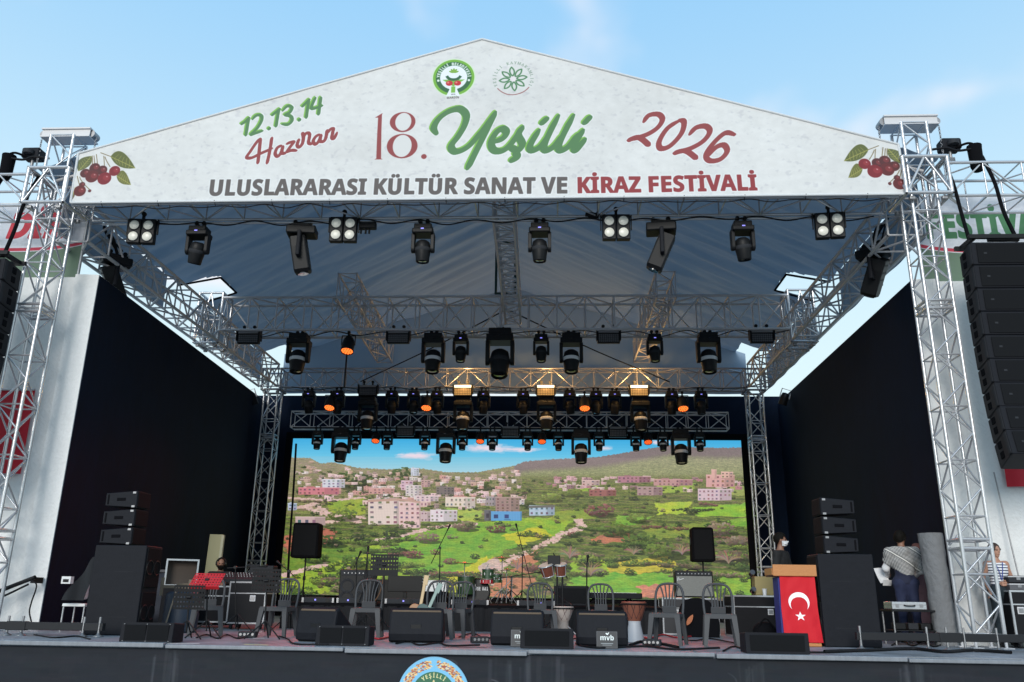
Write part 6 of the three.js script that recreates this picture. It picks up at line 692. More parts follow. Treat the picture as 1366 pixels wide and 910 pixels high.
{ const z = -0.9, p = onZ(1224, 850, z); const t = thing('equipment_rack', 'open metal rack table with cables beside the carpet roll', 'rack', [p.x, 0, z]); const W = 0.92, H = onZ(1224, 815, z).y; mesh('table_top', rb(W, 0.03, 0.5, 0.006, 0, H, 0), MAT.black, t); for (const [x, q] of [[-1, 1], [1, 1], [-1, -1], [1, -1]]) rod('leg', [x * (W / 2 - 0.03), 0, q * 0.22], [x * (W / 2 - 0.03), H, q * 0.22], 0.016, MAT.steel, t); mesh('lower_shelf', rb(W - 0.08, 0.02, 0.44, 0.005, 0, H * 0.42, 0), MAT.black, t); for (let i = 0; i < 4; i++) mesh('dmx_box', rb(0.16, 0.1, 0.2, 0.012, -0.3 + i * 0.2, H * 0.42 + 0.065, 0.05), i % 2 ? MAT.charcoal : MAT.black, t); for (let k = 0; k < 5; k++) { const pts = []; for (let i = 0; i < 9; i++) pts.push([-0.4 + i * 0.1, 0.04 + 0.09 * Math.abs(Math.sin(i * 1.7 + k * 2)), 0.2 + 0.08 * Math.sin(i * 2 + k)]); mesh('cable', tube(pts, 0.011, 40, 5), MAT.cable, t); }
  const c = thing('silver_case', 'slim silver equipment case lying on the rack table', 'case', [p.x - 0.16, H + 0.017, z + 0.05]); mesh('shell', rb(0.55, 0.12, 0.36, 0.012, 0, 0.062, 0), MAT.alu, c); mesh('handle', tube([[-0.08, 0.07, 0.185], [-0.07, 0.06, 0.22], [0.07, 0.06, 0.22], [0.08, 0.07, 0.185]], 0.01), MAT.black, c); for (const s of [-1, 1]) mesh('catch', bx(0.05, 0.05, 0.012, s * 0.19, 0.06, 0.184), MAT.steel, c); mesh('seam', bx(0.553, 0.008, 0.363, 0, 0.075, 0), MAT.steel, c); }
{ const z = -0.55, p = onZ(1372, 830, z); flightCase('touring_case', 'large black touring case on wheels beside the woman', p.x + 0.1, z, 0.95, onZ(1350, 788, z).y, 0.6, 0, { casters: true, latches: [-0.36, -0.1, 0.2] }); const y = onZ(1350, 788, z).y; for (let i = 0; i < 2; i++) { const t = thing('cable_tray_case', i ? 'upper of two flat grey cases on the touring case' : 'lower of two flat grey cases on the touring case', 'case', [p.x + 0.12, y + 0.004 + i * 0.115, z]); mesh('case_shell', rb(0.9, 0.105, 0.5, 0.01, 0, 0.053, 0), i ? MAT.charcoal : M3(0.09, 0.09, 0.1, 0.5), t); mesh('case_edge', bx(0.905, 0.014, 0.505, 0, 0.09, 0), MAT.aluDull, t); mesh('case_catch', bx(0.06, 0.04, 0.012, -0.3, 0.06, 0.253), MAT.steel, t); } }
tag(rod('guy_wire', onZ(1326, 630, ZW + 0.1), onZ(1364, 790, ZW + 0.25), 0.012, MAT.steel, scene), 'thin slanting wire on the white wall beside the woman', 'wire'); scene.children[scene.children.length - 1].name = 'guy_wire';
tag(mesh('drop_cable', tube([onZ(395, 592, -13.2), onZ(391, 660, -13.2), onZ(386, 730, -13.1), onZ(383, 790, -13)], 0.035, 24), MAT.cable), 'thick black cable hanging beside the screen edge', 'cable');
for (const [u, v, z, lab] of [[337, 532, -12.4, 'small spotlight clamped at the rear corner by the pale board side'], [1046, 532, -12.2, 'small spotlight clamped at the rear corner behind the lectern']]) { const p = onZ(u, v, z), t = thing('corner_spotlight', lab, 'stage light', p); mesh('can', lathe([[0, 0.2], [0.1, 0.18], [0.13, 0.05], [0.14, -0.2], [0.125, -0.2]], 18), MAT.black, t); mesh('lens', cy(0.12, 0.12, 0.01, 18, 0, -0.18, 0), MAT.lensGlass, t); mesh('yoke', merge([bx(0.3, 0.02, 0.05, 0, 0.3, 0), bx(0.02, 0.28, 0.05, 0.15, 0.17, 0), bx(0.02, 0.28, 0.05, -0.15, 0.17, 0)]), MAT.aluDull, t); t.rotation.set(0.3, 0, u < 500 ? 0.3 : -0.3); }
// cables on the deck
for (const [lab, pts, r, m] of [['black cable snaking before the leaning guitars', [[528, 860], [545, 857], [560, 862], [585, 859], [600, 863], [640, 862]], 0.012, 'cable'], ['black cable on the deck beside the logo board', [[768, 860], [780, 864], [800, 866], [860, 864], [900, 868], [960, 866]], 0.014, 'cable'], ['black cable bundle on the deck before the djembe', [[840, 863], [856, 858], [866, 864], [880, 861], [905, 866]], 0.02, 'cable'], ['black cable crossing the deck before the lectern', [[965, 870], [980, 864], [1000, 868], [1090, 872], [1140, 869]], 0.012, 'cable'], ['black cables along the deck before the outrigger at the carpet roll', [[1100, 872], [1160, 870], [1220, 868], [1260, 872], [1300, 870], [1350, 873]], 0.022, 'cable'], ['red cable lying under the chair beside the djembe', [[850, 850], [865, 853], [885, 848], [905, 852], [925, 850]], 0.014, 'cableRed'], ['red cable lying behind the wedge near the bass amplifier', [[470, 852], [485, 849], [505, 854], [520, 851]], 0.014, 'cableRed'], ['pale cable on the deck at the handrail side', [[45, 848], [75, 852], [100, 850], [120, 854]], 0.01, 'cable']]) tag(mesh('deck_cable', tube(pts.map(([u, v]) => { const p = onY(u, v); p.y = r + 0.003; p.z = Math.min(p.z, 2.2); return p; }), r, 60, 6), MAT[m]), lab, 'cable');
// emblem on the stage front
{ const p = onZ(578, 928, ZE + 0.01), R = p.y < 0 ? onZ(578, 876, ZE + 0.01).y - p.y : 0.5, N = 512, cv = canvas(N, N), x = cv.getContext('2d'), C = (r, col) => { x.fillStyle = col; x.beginPath(); x.arc(256, 256, r * 256, 0, 7); x.fill(); }; C(1, 'rgb(120,190,228)');
  for (const s of [-1, 1]) for (let i = 0; i < 420; i++) { const a = -Math.PI / 2 + s * rr(0.1, 2.7), r = rr(0.72, 0.92); x.fillStyle = ['rgb(222,176,104)', 'rgb(186,104,70)', 'rgb(238,206,150)', 'rgb(150,80,66)'][Math.floor(rnd() * 4)]; x.beginPath(); x.ellipse(256 + Math.cos(a) * r * 256, 256 + Math.sin(a) * r * 256, 9, 4, a + 1.1 * s, 0, 7); x.fill(); }
  C(0.62, 'rgb(44,104,74)'); x.fillStyle = 'rgb(226,216,160)'; x.font = 'bold 38px sans-serif'; x.textAlign = 'center'; [...'YEŞİLLİ'].forEach((ch, i) => { const a = -Math.PI / 2 + (i - 3) * 0.2; x.save(); x.translate(256 + Math.cos(a) * 130, 256 + Math.sin(a) * 130); x.rotate(a + Math.PI / 2); x.fillText(ch, 0, 10); x.restore(); }); x.fillStyle = 'rgb(226,206,150)'; for (const a of [-2.3, -1.57, -0.84]) { x.beginPath(); x.ellipse(256 + Math.cos(a) * 60, 256 + Math.sin(a) * 60, 46, 10, a, 0, 7); x.fill(); }
  const t = thing('stage_emblem', 'round municipal emblem with wheat wreath on the stage front', 'emblem', [p.x, p.y, ZE + 0.006]); mesh('disc', cy(R, R, 0.02, 64).rotateX(Math.PI / 2).translate(0, 0, 0.01), M3(0.2, 0.45, 0.65, 0.5), t); mesh('printed_face', new THREE.CircleGeometry(R * 0.985, 64).translate(0, 0, 0.0225), new THREE.MeshStandardMaterial({ map: ctex(cv), roughness: 0.5 }), t); }

// strips of tape, scraps and a set list on the deck
for (const [u, v, w, d, r, c, lab] of [[240, 859, 0.5, 0.05, 0.1, [0.5, 0.5, 0.52], 'strip of pale tape on the deck before the black music stand'], [340, 861, 0.35, 0.05, -0.2, [0.55, 0.53, 0.3], 'strip of yellowish tape on the deck edge before the chair'], [620, 864, 0.6, 0.05, 0.05, [0.05, 0.05, 0.06], 'strip of black tape on the deck between two wedges'], [945, 869, 0.5, 0.05, 0.3, [0.06, 0.06, 0.07], 'strip of black tape on the deck before the lectern speaker'], [345, 852, 0.16, 0.11, 0.5, [0.6, 0.58, 0.58], 'small white card lying under the music stand']]) { const p = onY(u, v); const m = mesh('tape_strip', rb(w, 0.004, d, 0.0015, 0, 0.0045, 0, 1), M3(...c, 0.6), scene, [p.x, 0, Math.min(2.2, p.z)]); m.rotation.y = r; tag(m, lab, 'tape'); }

// more leads and small boxes among the players
for (const [lab, pts] of [['black lead coiled under the red-lit music stand', [[262, 852], [275, 849], [290, 853], [302, 849], [318, 853], [334, 850]]], ['black lead running from the chair to the deck edge', [[372, 850], [384, 855], [398, 861], [430, 864]]], ['black lead looping before the drum riser', [[612, 851], [630, 847], [650, 853], [668, 848], [690, 852]]], ['black lead between the bongo stand and the djembe', [[756, 856], [778, 852], [800, 851], [826, 855]]], ['black lead trailing from the guitar amplifier case', [[905, 853], [925, 857], [945, 853], [975, 859], [992, 862]]], ['black leads heaped below the rack table', [[1190, 862], [1204, 857], [1218, 863], [1232, 858], [1246, 864], [1262, 859]]]]) tag(mesh('deck_cable', tube(pts.map(([u, v], i) => { const p = onY(u, v); p.y = 0.014 + 0.01 * (i % 2); p.z = Math.min(p.z, 2.2); return p; }), 0.011, 60, 6), MAT.cable), lab, 'cable');
micStand('straight microphone stand behind the wedge with the logo board', 782, 838, -2.6, [783, 752], [784, 745], [782, 770]); micStand('low boom stand leaning over the goblet drum', 738, 842, -2.2, [737, 790], [760, 806], [724, 781]); micStand('microphone stand behind the chair beside the flight cases', 386, 838, -2.8, [386, 762], [372, 751], [394, 770]);
for (const [u, v, lab] of [[640, 858, 'small dark stage box on the deck between two wedges'], [870, 862, 'small dark stage box on the deck before the djembe'], [330, 851, 'small dark stage box under the music stand by the flight cases']]) { const p = onY(u, v), t = thing('stage_box', lab, 'stage box', [p.x, 0.003, p.z], rr(-0.3, 0.3)); mesh('box_shell', rb(0.26, 0.09, 0.18, 0.012, 0, 0.045, 0), MAT.charcoal, t); for (let i = 0; i < 4; i++) mesh('socket', cached('socket', () => cy(0.02, 0.02, 0.012, 10).rotateX(Math.PI / 2)), MAT.steel, t, [-0.09 + i * 0.06, 0.05, 0.093]); }
// ---------------------------------------------------------------- people
const bone = (a, b, r0, r1 = r0) => ({ a, b, r0, r1 });
function boneDist(x, y, z, B) { const dx = B.b[0] - B.a[0], dy = B.b[1] - B.a[1], dz = B.b[2] - B.a[2], px = x - B.a[0], py = y - B.a[1], pz = z - B.a[2]; const t = Math.max(0, Math.min(1, (px * dx + py * dy + pz * dz) / (dx * dx + dy * dy + dz * dz + 1e-9))); const ex = px - dx * t, ey = py - dy * t, ez = (pz - dz * t) * (B.flat ?? 1); return Math.sqrt(ex * ex + ey * ey + ez * ez) - (B.r0 + (B.r1 - B.r0) * t); }
const smin = (a, b, k) => { const h = Math.max(k - Math.abs(a - b), 0) / k; return Math.min(a, b) - h * h * k * 0.25; };
const field = (bones, k = 0.035, grow = 0) => (x, y, z) => { let d = 9; for (const B of bones) { if (Math.abs(y - (B.a[1] + B.b[1]) / 2) > Math.abs(B.a[1] - B.b[1]) / 2 + 0.45) continue; d = smin(d, boneDist(x, y, z, B), k); } return d - grow; };
function isoMesh(sdf, lo, hi, cell) { // a cubic grid meshed at sdf = 0, with normals from its gradient
  const size = Math.max(hi[0] - lo[0], hi[1] - lo[1], hi[2] - lo[2]) + cell * 4, res = Math.ceil(size / cell), half = size / 2, c = [0, 1, 2].map((i) => (lo[i] + hi[i]) / 2);
  const mc = new MarchingCubes(res, MAT.black, false, false, 160000); mc.isolation = 0; const h = res / 2;
  for (let k = 0; k < res; k++) { const z = c[2] + (k - h) / h * half; const oz = z < lo[2] - cell || z > hi[2] + cell; for (let j = 0; j < res; j++) { const y = c[1] + (j - h) / h * half; for (let i = 0; i < res; i++) { const x = c[0] + (i - h) / h * half; mc.field[i + j * res + k * res * res] = oz || x < lo[0] - cell || x > hi[0] + cell ? -1 : -sdf(x, y, z); } } }
  mc.update(); const n = mc.count, P = new Float32Array(n * 3), N = new Float32Array(n * 3), U = new Float32Array(n * 2), e = cell * 0.5;
  for (let i = 0; i < n; i++) { const x = c[0] + mc.positionArray[3 * i] * half, y = c[1] + mc.positionArray[3 * i + 1] * half, z = c[2] + mc.positionArray[3 * i + 2] * half; P.set([x, y, z], 3 * i); let g = [sdf(x + e, y, z) - sdf(x - e, y, z), sdf(x, y + e, z) - sdf(x, y - e, z), sdf(x, y, z + e) - sdf(x, y, z - e)]; const L = Math.hypot(...g) || 1; N.set(g.map((q) => q / L), 3 * i); U.set([x, y], 2 * i); }
  const G = new THREE.BufferGeometry(); G.setAttribute('position', new THREE.BufferAttribute(P, 3)); G.setAttribute('normal', new THREE.BufferAttribute(N, 3)); G.setAttribute('uv', new THREE.BufferAttribute(U, 2)); return G;
}
function handBones(w, d, side, curl = 0.5) { // palm then five fingers that bend; w wrist, d pointing direction, side towards the thumb
  const D = V(...d).normalize(), S = V(...side).addScaledVector(D, -V(...side).dot(D)).normalize(), N = D.clone().cross(S), out = [], at = (a, b, c) => { const q = V(...w).addScaledVector(D, a).addScaledVector(S, b).addScaledVector(N, c); return [q.x, q.y, q.z]; };
  out.push(bone(at(0, 0, 0), at(0.05, 0.018, 0), 0.022, 0.02), bone(at(0.01, -0.01, 0), at(0.075, -0.022, 0), 0.02, 0.017), bone(at(0.04, 0.02, 0), at(0.08, 0.02, 0), 0.018, 0.016));
  [[0.03, 0.075], [0.01, 0.085], [-0.011, 0.078], [-0.031, 0.06]].forEach(([b, L]) => { const a1 = curl, a2 = curl * 2; const p0 = [0.078, b, 0], p1 = [p0[0] + Math.cos(a1) * L * 0.5, b, Math.sin(a1) * L * 0.5], p2 = [p1[0] + Math.cos(a2) * L * 0.5, b, p1[2] + Math.sin(a2) * L * 0.5]; out.push(bone(at(...p0), at(...p1), 0.0095, 0.009), bone(at(...p1), at(...p2), 0.009, 0.0075)); });
  out.push(bone(at(0.02, 0.03, 0.005), at(0.05, 0.055, 0.012), 0.012, 0.01), bone(at(0.05, 0.055, 0.012), at(0.08, 0.058, 0.02), 0.01, 0.008)); return out;
}
function headSdf(c, yaw, pitch = 0) { const q = new THREE.Quaternion().setFromEuler(new THREE.Euler(pitch, yaw, 0, 'YXZ')).invert(), v = V(0, 0, 0); return (x, y, z) => { v.set(x - c[0], y - c[1], z - c[2]).applyQuaternion(q); const ell = (p, r) => { const a = (v.x - p[0]) / r[0], b = (v.y - p[1]) / r[1], d = (v.z - p[2]) / r[2], L = Math.sqrt(a * a + b * b + d * d); return (L - 1) * Math.min(...r); };
  let d = ell([0, 0.03, -0.01], [0.076, 0.095, 0.095]); d = smin(d, ell([0, -0.045, 0.022], [0.056, 0.07, 0.066]), 0.04); d = smin(d, ell([0, -0.10, 0.05], [0.026, 0.018, 0.02]), 0.02); d = smin(d, boneDist(v.x, v.y, v.z, bone([0, 0.02, 0.078], [0, -0.022, 0.104], 0.008, 0.014)), 0.014); for (const s of [-1, 1]) { d = smin(d, ell([s * 0.03, 0.025, 0.075], [0.02, 0.007, 0.012]), 0.012); d = smin(d, ell([s * 0.079, 0, -0.005], [0.011, 0.032, 0.02]), 0.008); d = Math.max(d, -ell([s * 0.031, 0.004, 0.092], [0.017, 0.011, 0.014])); } d = smin(d, ell([0, -0.058, 0.083], [0.024, 0.006, 0.01]), 0.008); d = smin(d, ell([0, -0.072, 0.08], [0.02, 0.007, 0.01]), 0.008); return d; }; }
function person(label, pos, turn, H, J, skin, wear) { // J: joints at 1.75 m; wear: [name, material, bones, grow, cut]
  const t = thing('person', label, 'person', pos, turn), s = H / 1.75; t.scale.setScalar(s);
  const arm = (k) => [bone(J['sh' + k], J['el' + k], 0.048, 0.038), bone(J['el' + k], J['wr' + k], 0.038, 0.025)], leg = (k) => [bone(J['hp' + k], J['kn' + k], 0.085, 0.055), bone(J['kn' + k], J['an' + k], 0.054, 0.036), bone(J['an' + k], [J['an' + k][0] + (J.toe?.[0] ?? 0) * 0.14, 0.03, J['an' + k][2] + 0.15], 0.04, 0.028)];
  const torso = [bone(J.pelvis, J.waist, 0.125, 0.115), bone(J.waist, J.chest, 0.115, 0.135), bone(J.shL, J.shR, 0.058), bone([J.chest[0] - 0.07, J.chest[1], J.chest[2]], [J.chest[0] + 0.07, J.chest[1], J.chest[2]], 0.105), bone(J.hpL, J.hpR, 0.105), bone(J.neck, J.head, 0.053, 0.05), bone(J.chest, J.neck, 0.08, 0.055)]; for (const b of torso.slice(0, 5)) b.flat = 1.3;
  const all = [...torso, ...arm('L'), ...arm('R'), ...leg('L'), ...leg('R')], xs = all.flatMap((b) => [b.a, b.b]); const lo = [0, 1, 2].map((i) => Math.min(...xs.map((p) => p[i])) - 0.17), hi = [0, 1, 2].map((i) => Math.max(...xs.map((p) => p[i])) + 0.17); lo[1] = -0.02;
  const hd = headSdf(J.head, J.look ?? 0, J.nod ?? 0), fb = field(all, 0.04); const body = isoMesh(fb, lo, hi, 0.016), head = isoMesh(hd, J.head.map((q, i) => q - [0.1, 0.14, 0.12][i]), J.head.map((q, i) => q + [0.1, 0.14, 0.13][i]), 0.0055); const hands = ['L', 'R'].map((k) => { const hb = handBones(J['wr' + k], J['hd' + k] ?? [0, -1, 0.15], J['th' + k] ?? [0, 0, 1], J.curl ?? 0.45), hx = hb.flatMap((b) => [b.a, b.b]); return isoMesh(field(hb, 0.012), [0, 1, 2].map((i) => Math.min(...hx.map((p) => p[i])) - 0.03), [0, 1, 2].map((i) => Math.max(...hx.map((p) => p[i])) + 0.03), 0.005); });
  mesh('body', merge([body, head, ...hands]), skin, t);
  const HQ = new THREE.Quaternion().setFromEuler(new THREE.Euler(J.nod ?? 0, J.look ?? 0, 0, 'YXZ')); const onHead = (x, y, z) => { const v = V(x, y, z).applyQuaternion(HQ); return [J.head[0] + v.x, J.head[1] + v.y, J.head[2] + v.z]; };
  for (const e of [-1, 1]) mesh('eye', cached('eye', () => new THREE.SphereGeometry(0.011, 12, 8)), MAT.blackGloss, t, onHead(e * 0.031, 0.004, 0.08)); mesh('mouth', bx(0.036, 0.005, 0.006), M3(0.25, 0.07, 0.06, 0.6), t, onHead(0, -0.065, 0.0905)).quaternion.copy(HQ);
  const parts = { torso, arms: [...arm('L'), ...arm('R')], upper: [arm('L')[0], arm('R')[0]], legs: [...leg('L').slice(0, 2), ...leg('R').slice(0, 2)], feet: [leg('L')[2], leg('R')[2]], trunk: torso.slice(0, 5), shoulders: torso.slice(1, 4) };
  for (const [nm, mat, keys, grow, cut, cell] of wear) { const bs = keys.flatMap((q) => Array.isArray(q) ? q : typeof q === 'object' ? [q] : parts[q]); const f0 = field(bs, 0.045, grow), f = cut ? (x, y, z) => Math.max(f0(x, y, z), cut(x, y, z)) : f0; const w = (x, y, z) => f(x, y, z) + 0.010 * noise.noise(x * 11, y * 6 + x * 5, z * 11) + 0.005 * noise.noise(x * 26, y * 15 + z * 9, z * 22); const bx2 = bs.flatMap((b) => [b.a, b.b]), rm = Math.max(...bs.map((b) => Math.max(b.r0, b.r1))) + grow + 0.03; mesh(nm, isoMesh(w, [0, 1, 2].map((i) => Math.min(...bx2.map((p) => p[i])) - rm), [0, 1, 2].map((i) => Math.max(...bx2.map((p) => p[i])) + rm), cell ?? 0.017), mat, t); }
  t.userData.onHead = undefined; delete t.userData.onHead;
  const hair = (fn, mat, nm = 'hair') => { const g0 = hd, q = HQ.clone().invert(), v = V(0, 0, 0); const f = (x, y, z) => { v.set(x - J.head[0], y - J.head[1], z - J.head[2]).applyQuaternion(q); return Math.max(g0(x, y, z) - 0.014 + 0.004 * noise.noise(x * 60, y * 60, z * 60), fn(v.x, v.y, v.z)); }; mesh(nm, isoMesh(f, J.head.map((p, i) => p - [0.12, 0.17, 0.14][i]), J.head.map((p, i) => p + [0.12, 0.16, 0.14][i]), 0.0065), mat, t); };
  return { t, hair, onHead };
}
const stand = (o = {}) => ({ pelvis: [0, 0.95, 0], waist: [0, 1.1, 0.005], chest: [0, 1.3, 0], neck: [0, 1.46, -0.005], head: [0, 1.635, 0.015], shL: [-0.175, 1.405, 0], shR: [0.175, 1.405, 0], elL: [-0.25, 1.13, -0.02], elR: [0.25, 1.13, -0.02], wrL: [-0.26, 0.88, 0.06], wrR: [0.26, 0.88, 0.06], hpL: [-0.085, 0.92, 0], hpR: [0.085, 0.92, 0], knL: [-0.1, 0.5, 0.01], knR: [0.1, 0.5, 0.01], anL: [-0.11, 0.08, -0.03], anR: [0.11, 0.08, -0.03], ...o });
const cloth = (r, g, b) => M3(r, g, b, 0.85);
const hairCap = (x, y, z) => -Math.min(1, 1) * 0 + Math.max(0.02 - y - Math.max(0, -z) * 1.6 + (z > 0.05 ? 0.04 : 0), z - 0.085 + (y > 0.09 ? -0.03 : 0));
{ // man with the checked shawl, back to the camera
  const pat = (() => { const c = canvas(256, 256), x = c.getContext('2d'); x.fillStyle = '#dedcd6'; x.fillRect(0, 0, 256, 256); x.strokeStyle = '#44444c'; x.lineWidth = 4; for (let i = -16; i < 34; i++) { x.beginPath(); x.moveTo(i * 16, 0); x.lineTo(i * 16 + 256, 256); x.stroke(); x.beginPath(); x.moveTo(i * 16, 0); x.lineTo(i * 16 - 256, 256); x.stroke(); } x.fillStyle = '#d8d6d0'; for (const q of [40, 168]) x.fillRect(0, q, 256, 10); x.fillStyle = '#2c2c30'; for (const q of [34, 52, 162, 180]) x.fillRect(0, q, 256, 4); const t = ctex(c, 2.2, 2.2); t.rotation = 0.6; return new THREE.MeshStandardMaterial({ map: t, roughness: 0.95 }); })();
  const p = onZ(1211, 800, -1.5), J = stand({ elR: [0.26, 1.16, 0.1], wrR: [0.2, 1.05, 0.3], hdR: [-0.2, 0.05, 1], thR: [0, 1, 0], elL: [-0.27, 1.13, 0.05], wrL: [-0.2, 1.02, 0.25], hdL: [0.2, 0, 1], thL: [0, 1, 0], look: -0.5, nod: 0.2 });
  const q = person('man in navy clothes with a black and white checked shawl, seen from behind', [p.x, 0.002, -1.5], Math.PI - 0.15, 1.84, J, MAT.skinDark, [['trousers', cloth(0.016, 0.022, 0.06), ['legs', bone(J.hpL, J.hpR, 0.09)], 0.016], ['shirt', cloth(0.72, 0.72, 0.73), ['arms', 'torso'], 0.016, (x, y, z) => Math.max(y - 1.47, 0.98 - y)], ['waistcoat', cloth(0.014, 0.018, 0.045), ['trunk'], 0.022, (x, y, z) => Math.max(y - 1.44, 0.9 - y)], ['shawl', pat, ['shoulders', 'upper', bone(J.shL, [0, 1.44, -0.05], 0.06), bone(J.shR, [0, 1.44, -0.05], 0.06)], 0.042, (x, y, z) => Math.max(0.98 + Math.abs(x + 0.06) * 0.75 - y + Math.max(0, z) * 0.3, y - 1.5)], ['shoes', MAT.black, ['feet'], 0.012]]);
  q.hair(hairCap, MAT.hair); const pp = thing('paper_sheet', 'white paper held by the man with the checked shawl', 'paper', [0, 0, 0]); const w = V(...J.wrR).multiplyScalar(1.84 / 1.75).applyAxisAngle(UP, Math.PI - 0.15).add(V(p.x, 0, -1.5)); pp.position.copy(w); pp.position.x -= 0.1; pp.rotation.set(-0.5, 0.4, 0.2); const g = new THREE.PlaneGeometry(0.2, 0.28, 6, 6), a = g.attributes.position; for (let i = 0; i < a.count; i++) a.setZ(i, 0.02 * Math.sin(a.getX(i) * 15 + a.getY(i) * 6)); g.computeVertexNormals(); mesh('sheet', g, new THREE.MeshStandardMaterial({ color: lin(0.75, 0.75, 0.76), roughness: 0.8, side: THREE.DoubleSide }), pp); mesh('fold', new THREE.PlaneGeometry(0.2, 0.1, 2, 2).rotateX(0.7).translate(0, -0.16, 0.04), new THREE.MeshStandardMaterial({ color: lin(0.7, 0.7, 0.71), roughness: 0.8, side: THREE.DoubleSide }), pp);
}
{ const p = onZ(1235, 800, -2.0), J = stand({ look: 0.4 }); const dress = [bone([0, 1.3, 0], [0, 0.95, 0], 0.14, 0.16), bone([0, 0.95, 0], [0, 0.15, 0], 0.17, 0.25)]; for (const b of dress) b.flat = 1.25; const q = person('person in a long mauve coat standing behind the man with the shawl', [p.x, 0.002, -2.1], Math.PI + 0.5, 1.66, J, MAT.skin, [['coat', cloth(0.16, 0.09, 0.11), ['torso', 'arms', dress], 0.018, (x, y, z) => y - 1.46], ['shoes', MAT.black, ['feet'], 0.012]]); q.hair((x, y, z) => Math.max(z - 0.06, -0.17 - y), M3(0.09, 0.035, 0.03, 0.8), 'headscarf'); }
{ // woman in the striped top
  const stripes = (() => { const c = canvas(16, 256), x = c.getContext('2d'); x.fillStyle = '#e4e6ea'; x.fillRect(0, 0, 16, 256); x.fillStyle = '#262b4a'; for (let i = 0; i < 4; i++) x.fillRect(0, i * 64, 16, 24); return new THREE.MeshStandardMaterial({ map: ctex(c, 1, 5.2), roughness: 0.85 }); })();
  const z = -0.55, p = onZ(1333, 780, z), J = stand({ look: 0.45, elL: [-0.26, 1.14, -0.03], wrL: [-0.22, 0.95, 0.1], elR: [0.24, 1.14, -0.02], wrR: [0.1, 1.06, 0.17], hdR: [-1, 0, 0.1], thR: [0, 1, 0], shL: [-0.16, 1.4, 0], shR: [0.16, 1.4, 0] }); const q = person('woman in a sleeveless striped top standing before the white wall', [p.x, 0.002, z], -0.05, 1.58, J, MAT.skin, [['striped_top', stripes, ['trunk'], 0.016, (x, y, z2) => Math.max(y - 1.43, Math.abs(x) - 0.175, 1.0 - y, y > 1.34 ? (y - 1.34) - Math.abs(Math.abs(x) - 0.11) * -0.2 - 0.1 : -1)], ['trousers', cloth(0.012, 0.022, 0.03), ['legs', bone(J.hpL, J.hpR, 0.11), bone(J.pelvis, [0, 1.03, 0], 0.125, 0.12)], 0.022, (x, y, z2) => y - 1.04], ['shoes', MAT.black, ['feet'], 0.012]]); q.hair((x, y, z2) => Math.max(0.0 - y - Math.max(0, -z2 + 0.01) * 2.2, z2 - 0.07), M3(0.035, 0.018, 0.012, 0.55)); mesh('lanyard', tube([[-0.06, 1.43, 0.1], [-0.02, 1.25, 0.135], [0.0, 1.12, 0.13], [0.03, 1.25, 0.135], [0.07, 1.43, 0.1]], 0.007, 24), M3(0.03, 0.06, 0.3, 0.6), q.t); mesh('hair_bun', new THREE.SphereGeometry(0.045, 16, 12), M3(0.035, 0.018, 0.012, 0.55), q.t, q.onHead(0, 0.03, -0.12)); }
{ // masked man in black
  const z = -2.0, p = onZ(1045, 780, z), J = stand({ look: 0.35, elR: [0.22, 1.12, 0.08], wrR: [0.12, 1.1, 0.27], hdR: [-0.6, 0.2, 1], thR: [0, 1, 0] }); const q = person('man in a black shirt and white face mask behind the lectern', [p.x, 0.002, z], 0.95, 1.82, J, MAT.skinDark, [['shirt', cloth(0.012, 0.012, 0.013), ['trunk', 'upper', bone(J.chest, J.neck, 0.08, 0.055)], 0.02, (x, y, z2) => Math.max(y - 1.46, 0.94 - y)], ['trousers', cloth(0.016, 0.017, 0.02), ['legs', bone(J.hpL, J.hpR, 0.11)], 0.022], ['shoes', MAT.black, ['feet'], 0.012]]); q.hair(hairCap, MAT.hair); q.hair((x, y, z2) => Math.max(y + 0.012, -0.1 - y, 0.02 - z2), M3(0.7, 0.71, 0.73, 0.85), 'face_mask'); }
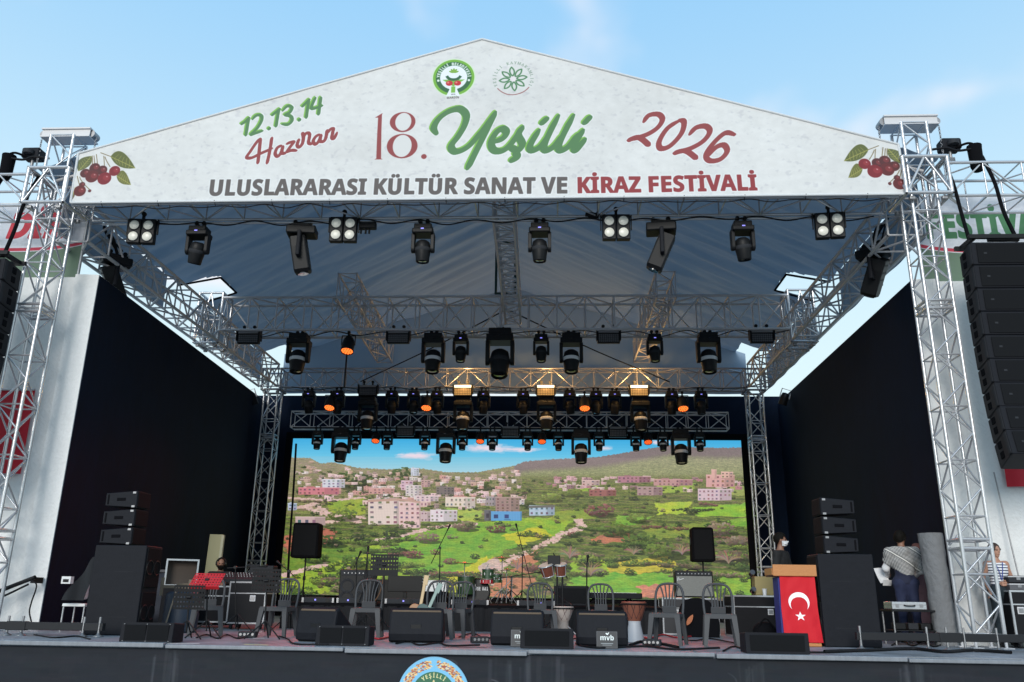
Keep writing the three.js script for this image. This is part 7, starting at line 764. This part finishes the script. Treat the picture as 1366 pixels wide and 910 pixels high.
{ // seated man at the mixer
  const z = -5.0, top = onZ(296, 745, z), J = stand({ pelvis: [0, 0.52, 0], waist: [0, 0.66, 0.01], chest: [0, 0.86, 0.02], neck: [0, 1.02, 0.02], head: [0, 1.19, 0.05], shL: [-0.18, 0.965, 0.02], shR: [0.18, 0.965, 0.02], elL: [-0.25, 0.74, 0.12], elR: [0.25, 0.74, 0.12], wrL: [-0.15, 0.78, 0.36], wrR: [0.15, 0.78, 0.36], hdL: [0.2, 0, 1], hdR: [-0.2, 0, 1], thL: [1, 0, 0], thR: [-1, 0, 0], hpL: [-0.09, 0.5, 0.02], hpR: [0.09, 0.5, 0.02], knL: [-0.11, 0.5, 0.44], knR: [0.11, 0.5, 0.44], anL: [-0.11, 0.08, 0.42], anR: [0.11, 0.08, 0.42], look: 0.15, nod: 0.05 });
  const lift = Math.max(0, top.y - 1.31); const q = person('seated bearded man in black with headphones behind the flight cases', [top.x, lift, z], 0.25, 1.75, J, MAT.skinDark, [['shirt', cloth(0.011, 0.011, 0.012), ['torso', 'arms'], 0.018, (x, y, z2) => Math.max(y - 1.03, 0.5 - y, z2 - 0.34)], ['trousers', cloth(0.015, 0.016, 0.02), ['legs', bone(J.hpL, J.hpR, 0.11)], 0.02], ['shoes', MAT.black, ['feet'], 0.012]]); q.hair((x, y, z2) => Math.max(0.05 - y, z2 - 0.05), MAT.hair); q.hair((x, y, z2) => Math.max(y + 0.03, 0.01 - z2, -0.13 - y), MAT.hair, 'beard'); mesh('headphones', merge([new THREE.TorusGeometry(0.105, 0.012, 8, 24, Math.PI).translate(0, 0.01, 0), cy(0.04, 0.04, 0.03, 16).rotateZ(1.57).translate(0.098, -0.005, 0), cy(0.04, 0.04, 0.03, 16).rotateZ(1.57).translate(-0.098, -0.005, 0)]), MAT.black, q.t, q.onHead(0, 0.01, 0));
  const st = thing('drum_stool', 'black round stool under the seated man', 'stool', [top.x, 0, z]); mesh('cushion', cy(0.19, 0.18, 0.08, 24, 0, lift + 0.36, -0.02), MAT.black, st); rod('post', [0, 0.05, 0], [0, lift + 0.33, 0], 0.025, MAT.steel, st); for (let i = 0; i < 4; i++) rod('foot', [0, 0.06, 0], [Math.cos(i * 1.57 + 0.7) * 0.25, 0.015, Math.sin(i * 1.57 + 0.7) * 0.25], 0.015, MAT.steel, st); if (lift > 0.06) mesh('foot_platform', rb(0.9, lift - 0.004, 0.6, 0.01, 0.08, lift / 2, 0.42), MAT.blackSoft, st);
}
renderer.render(scene, camera);
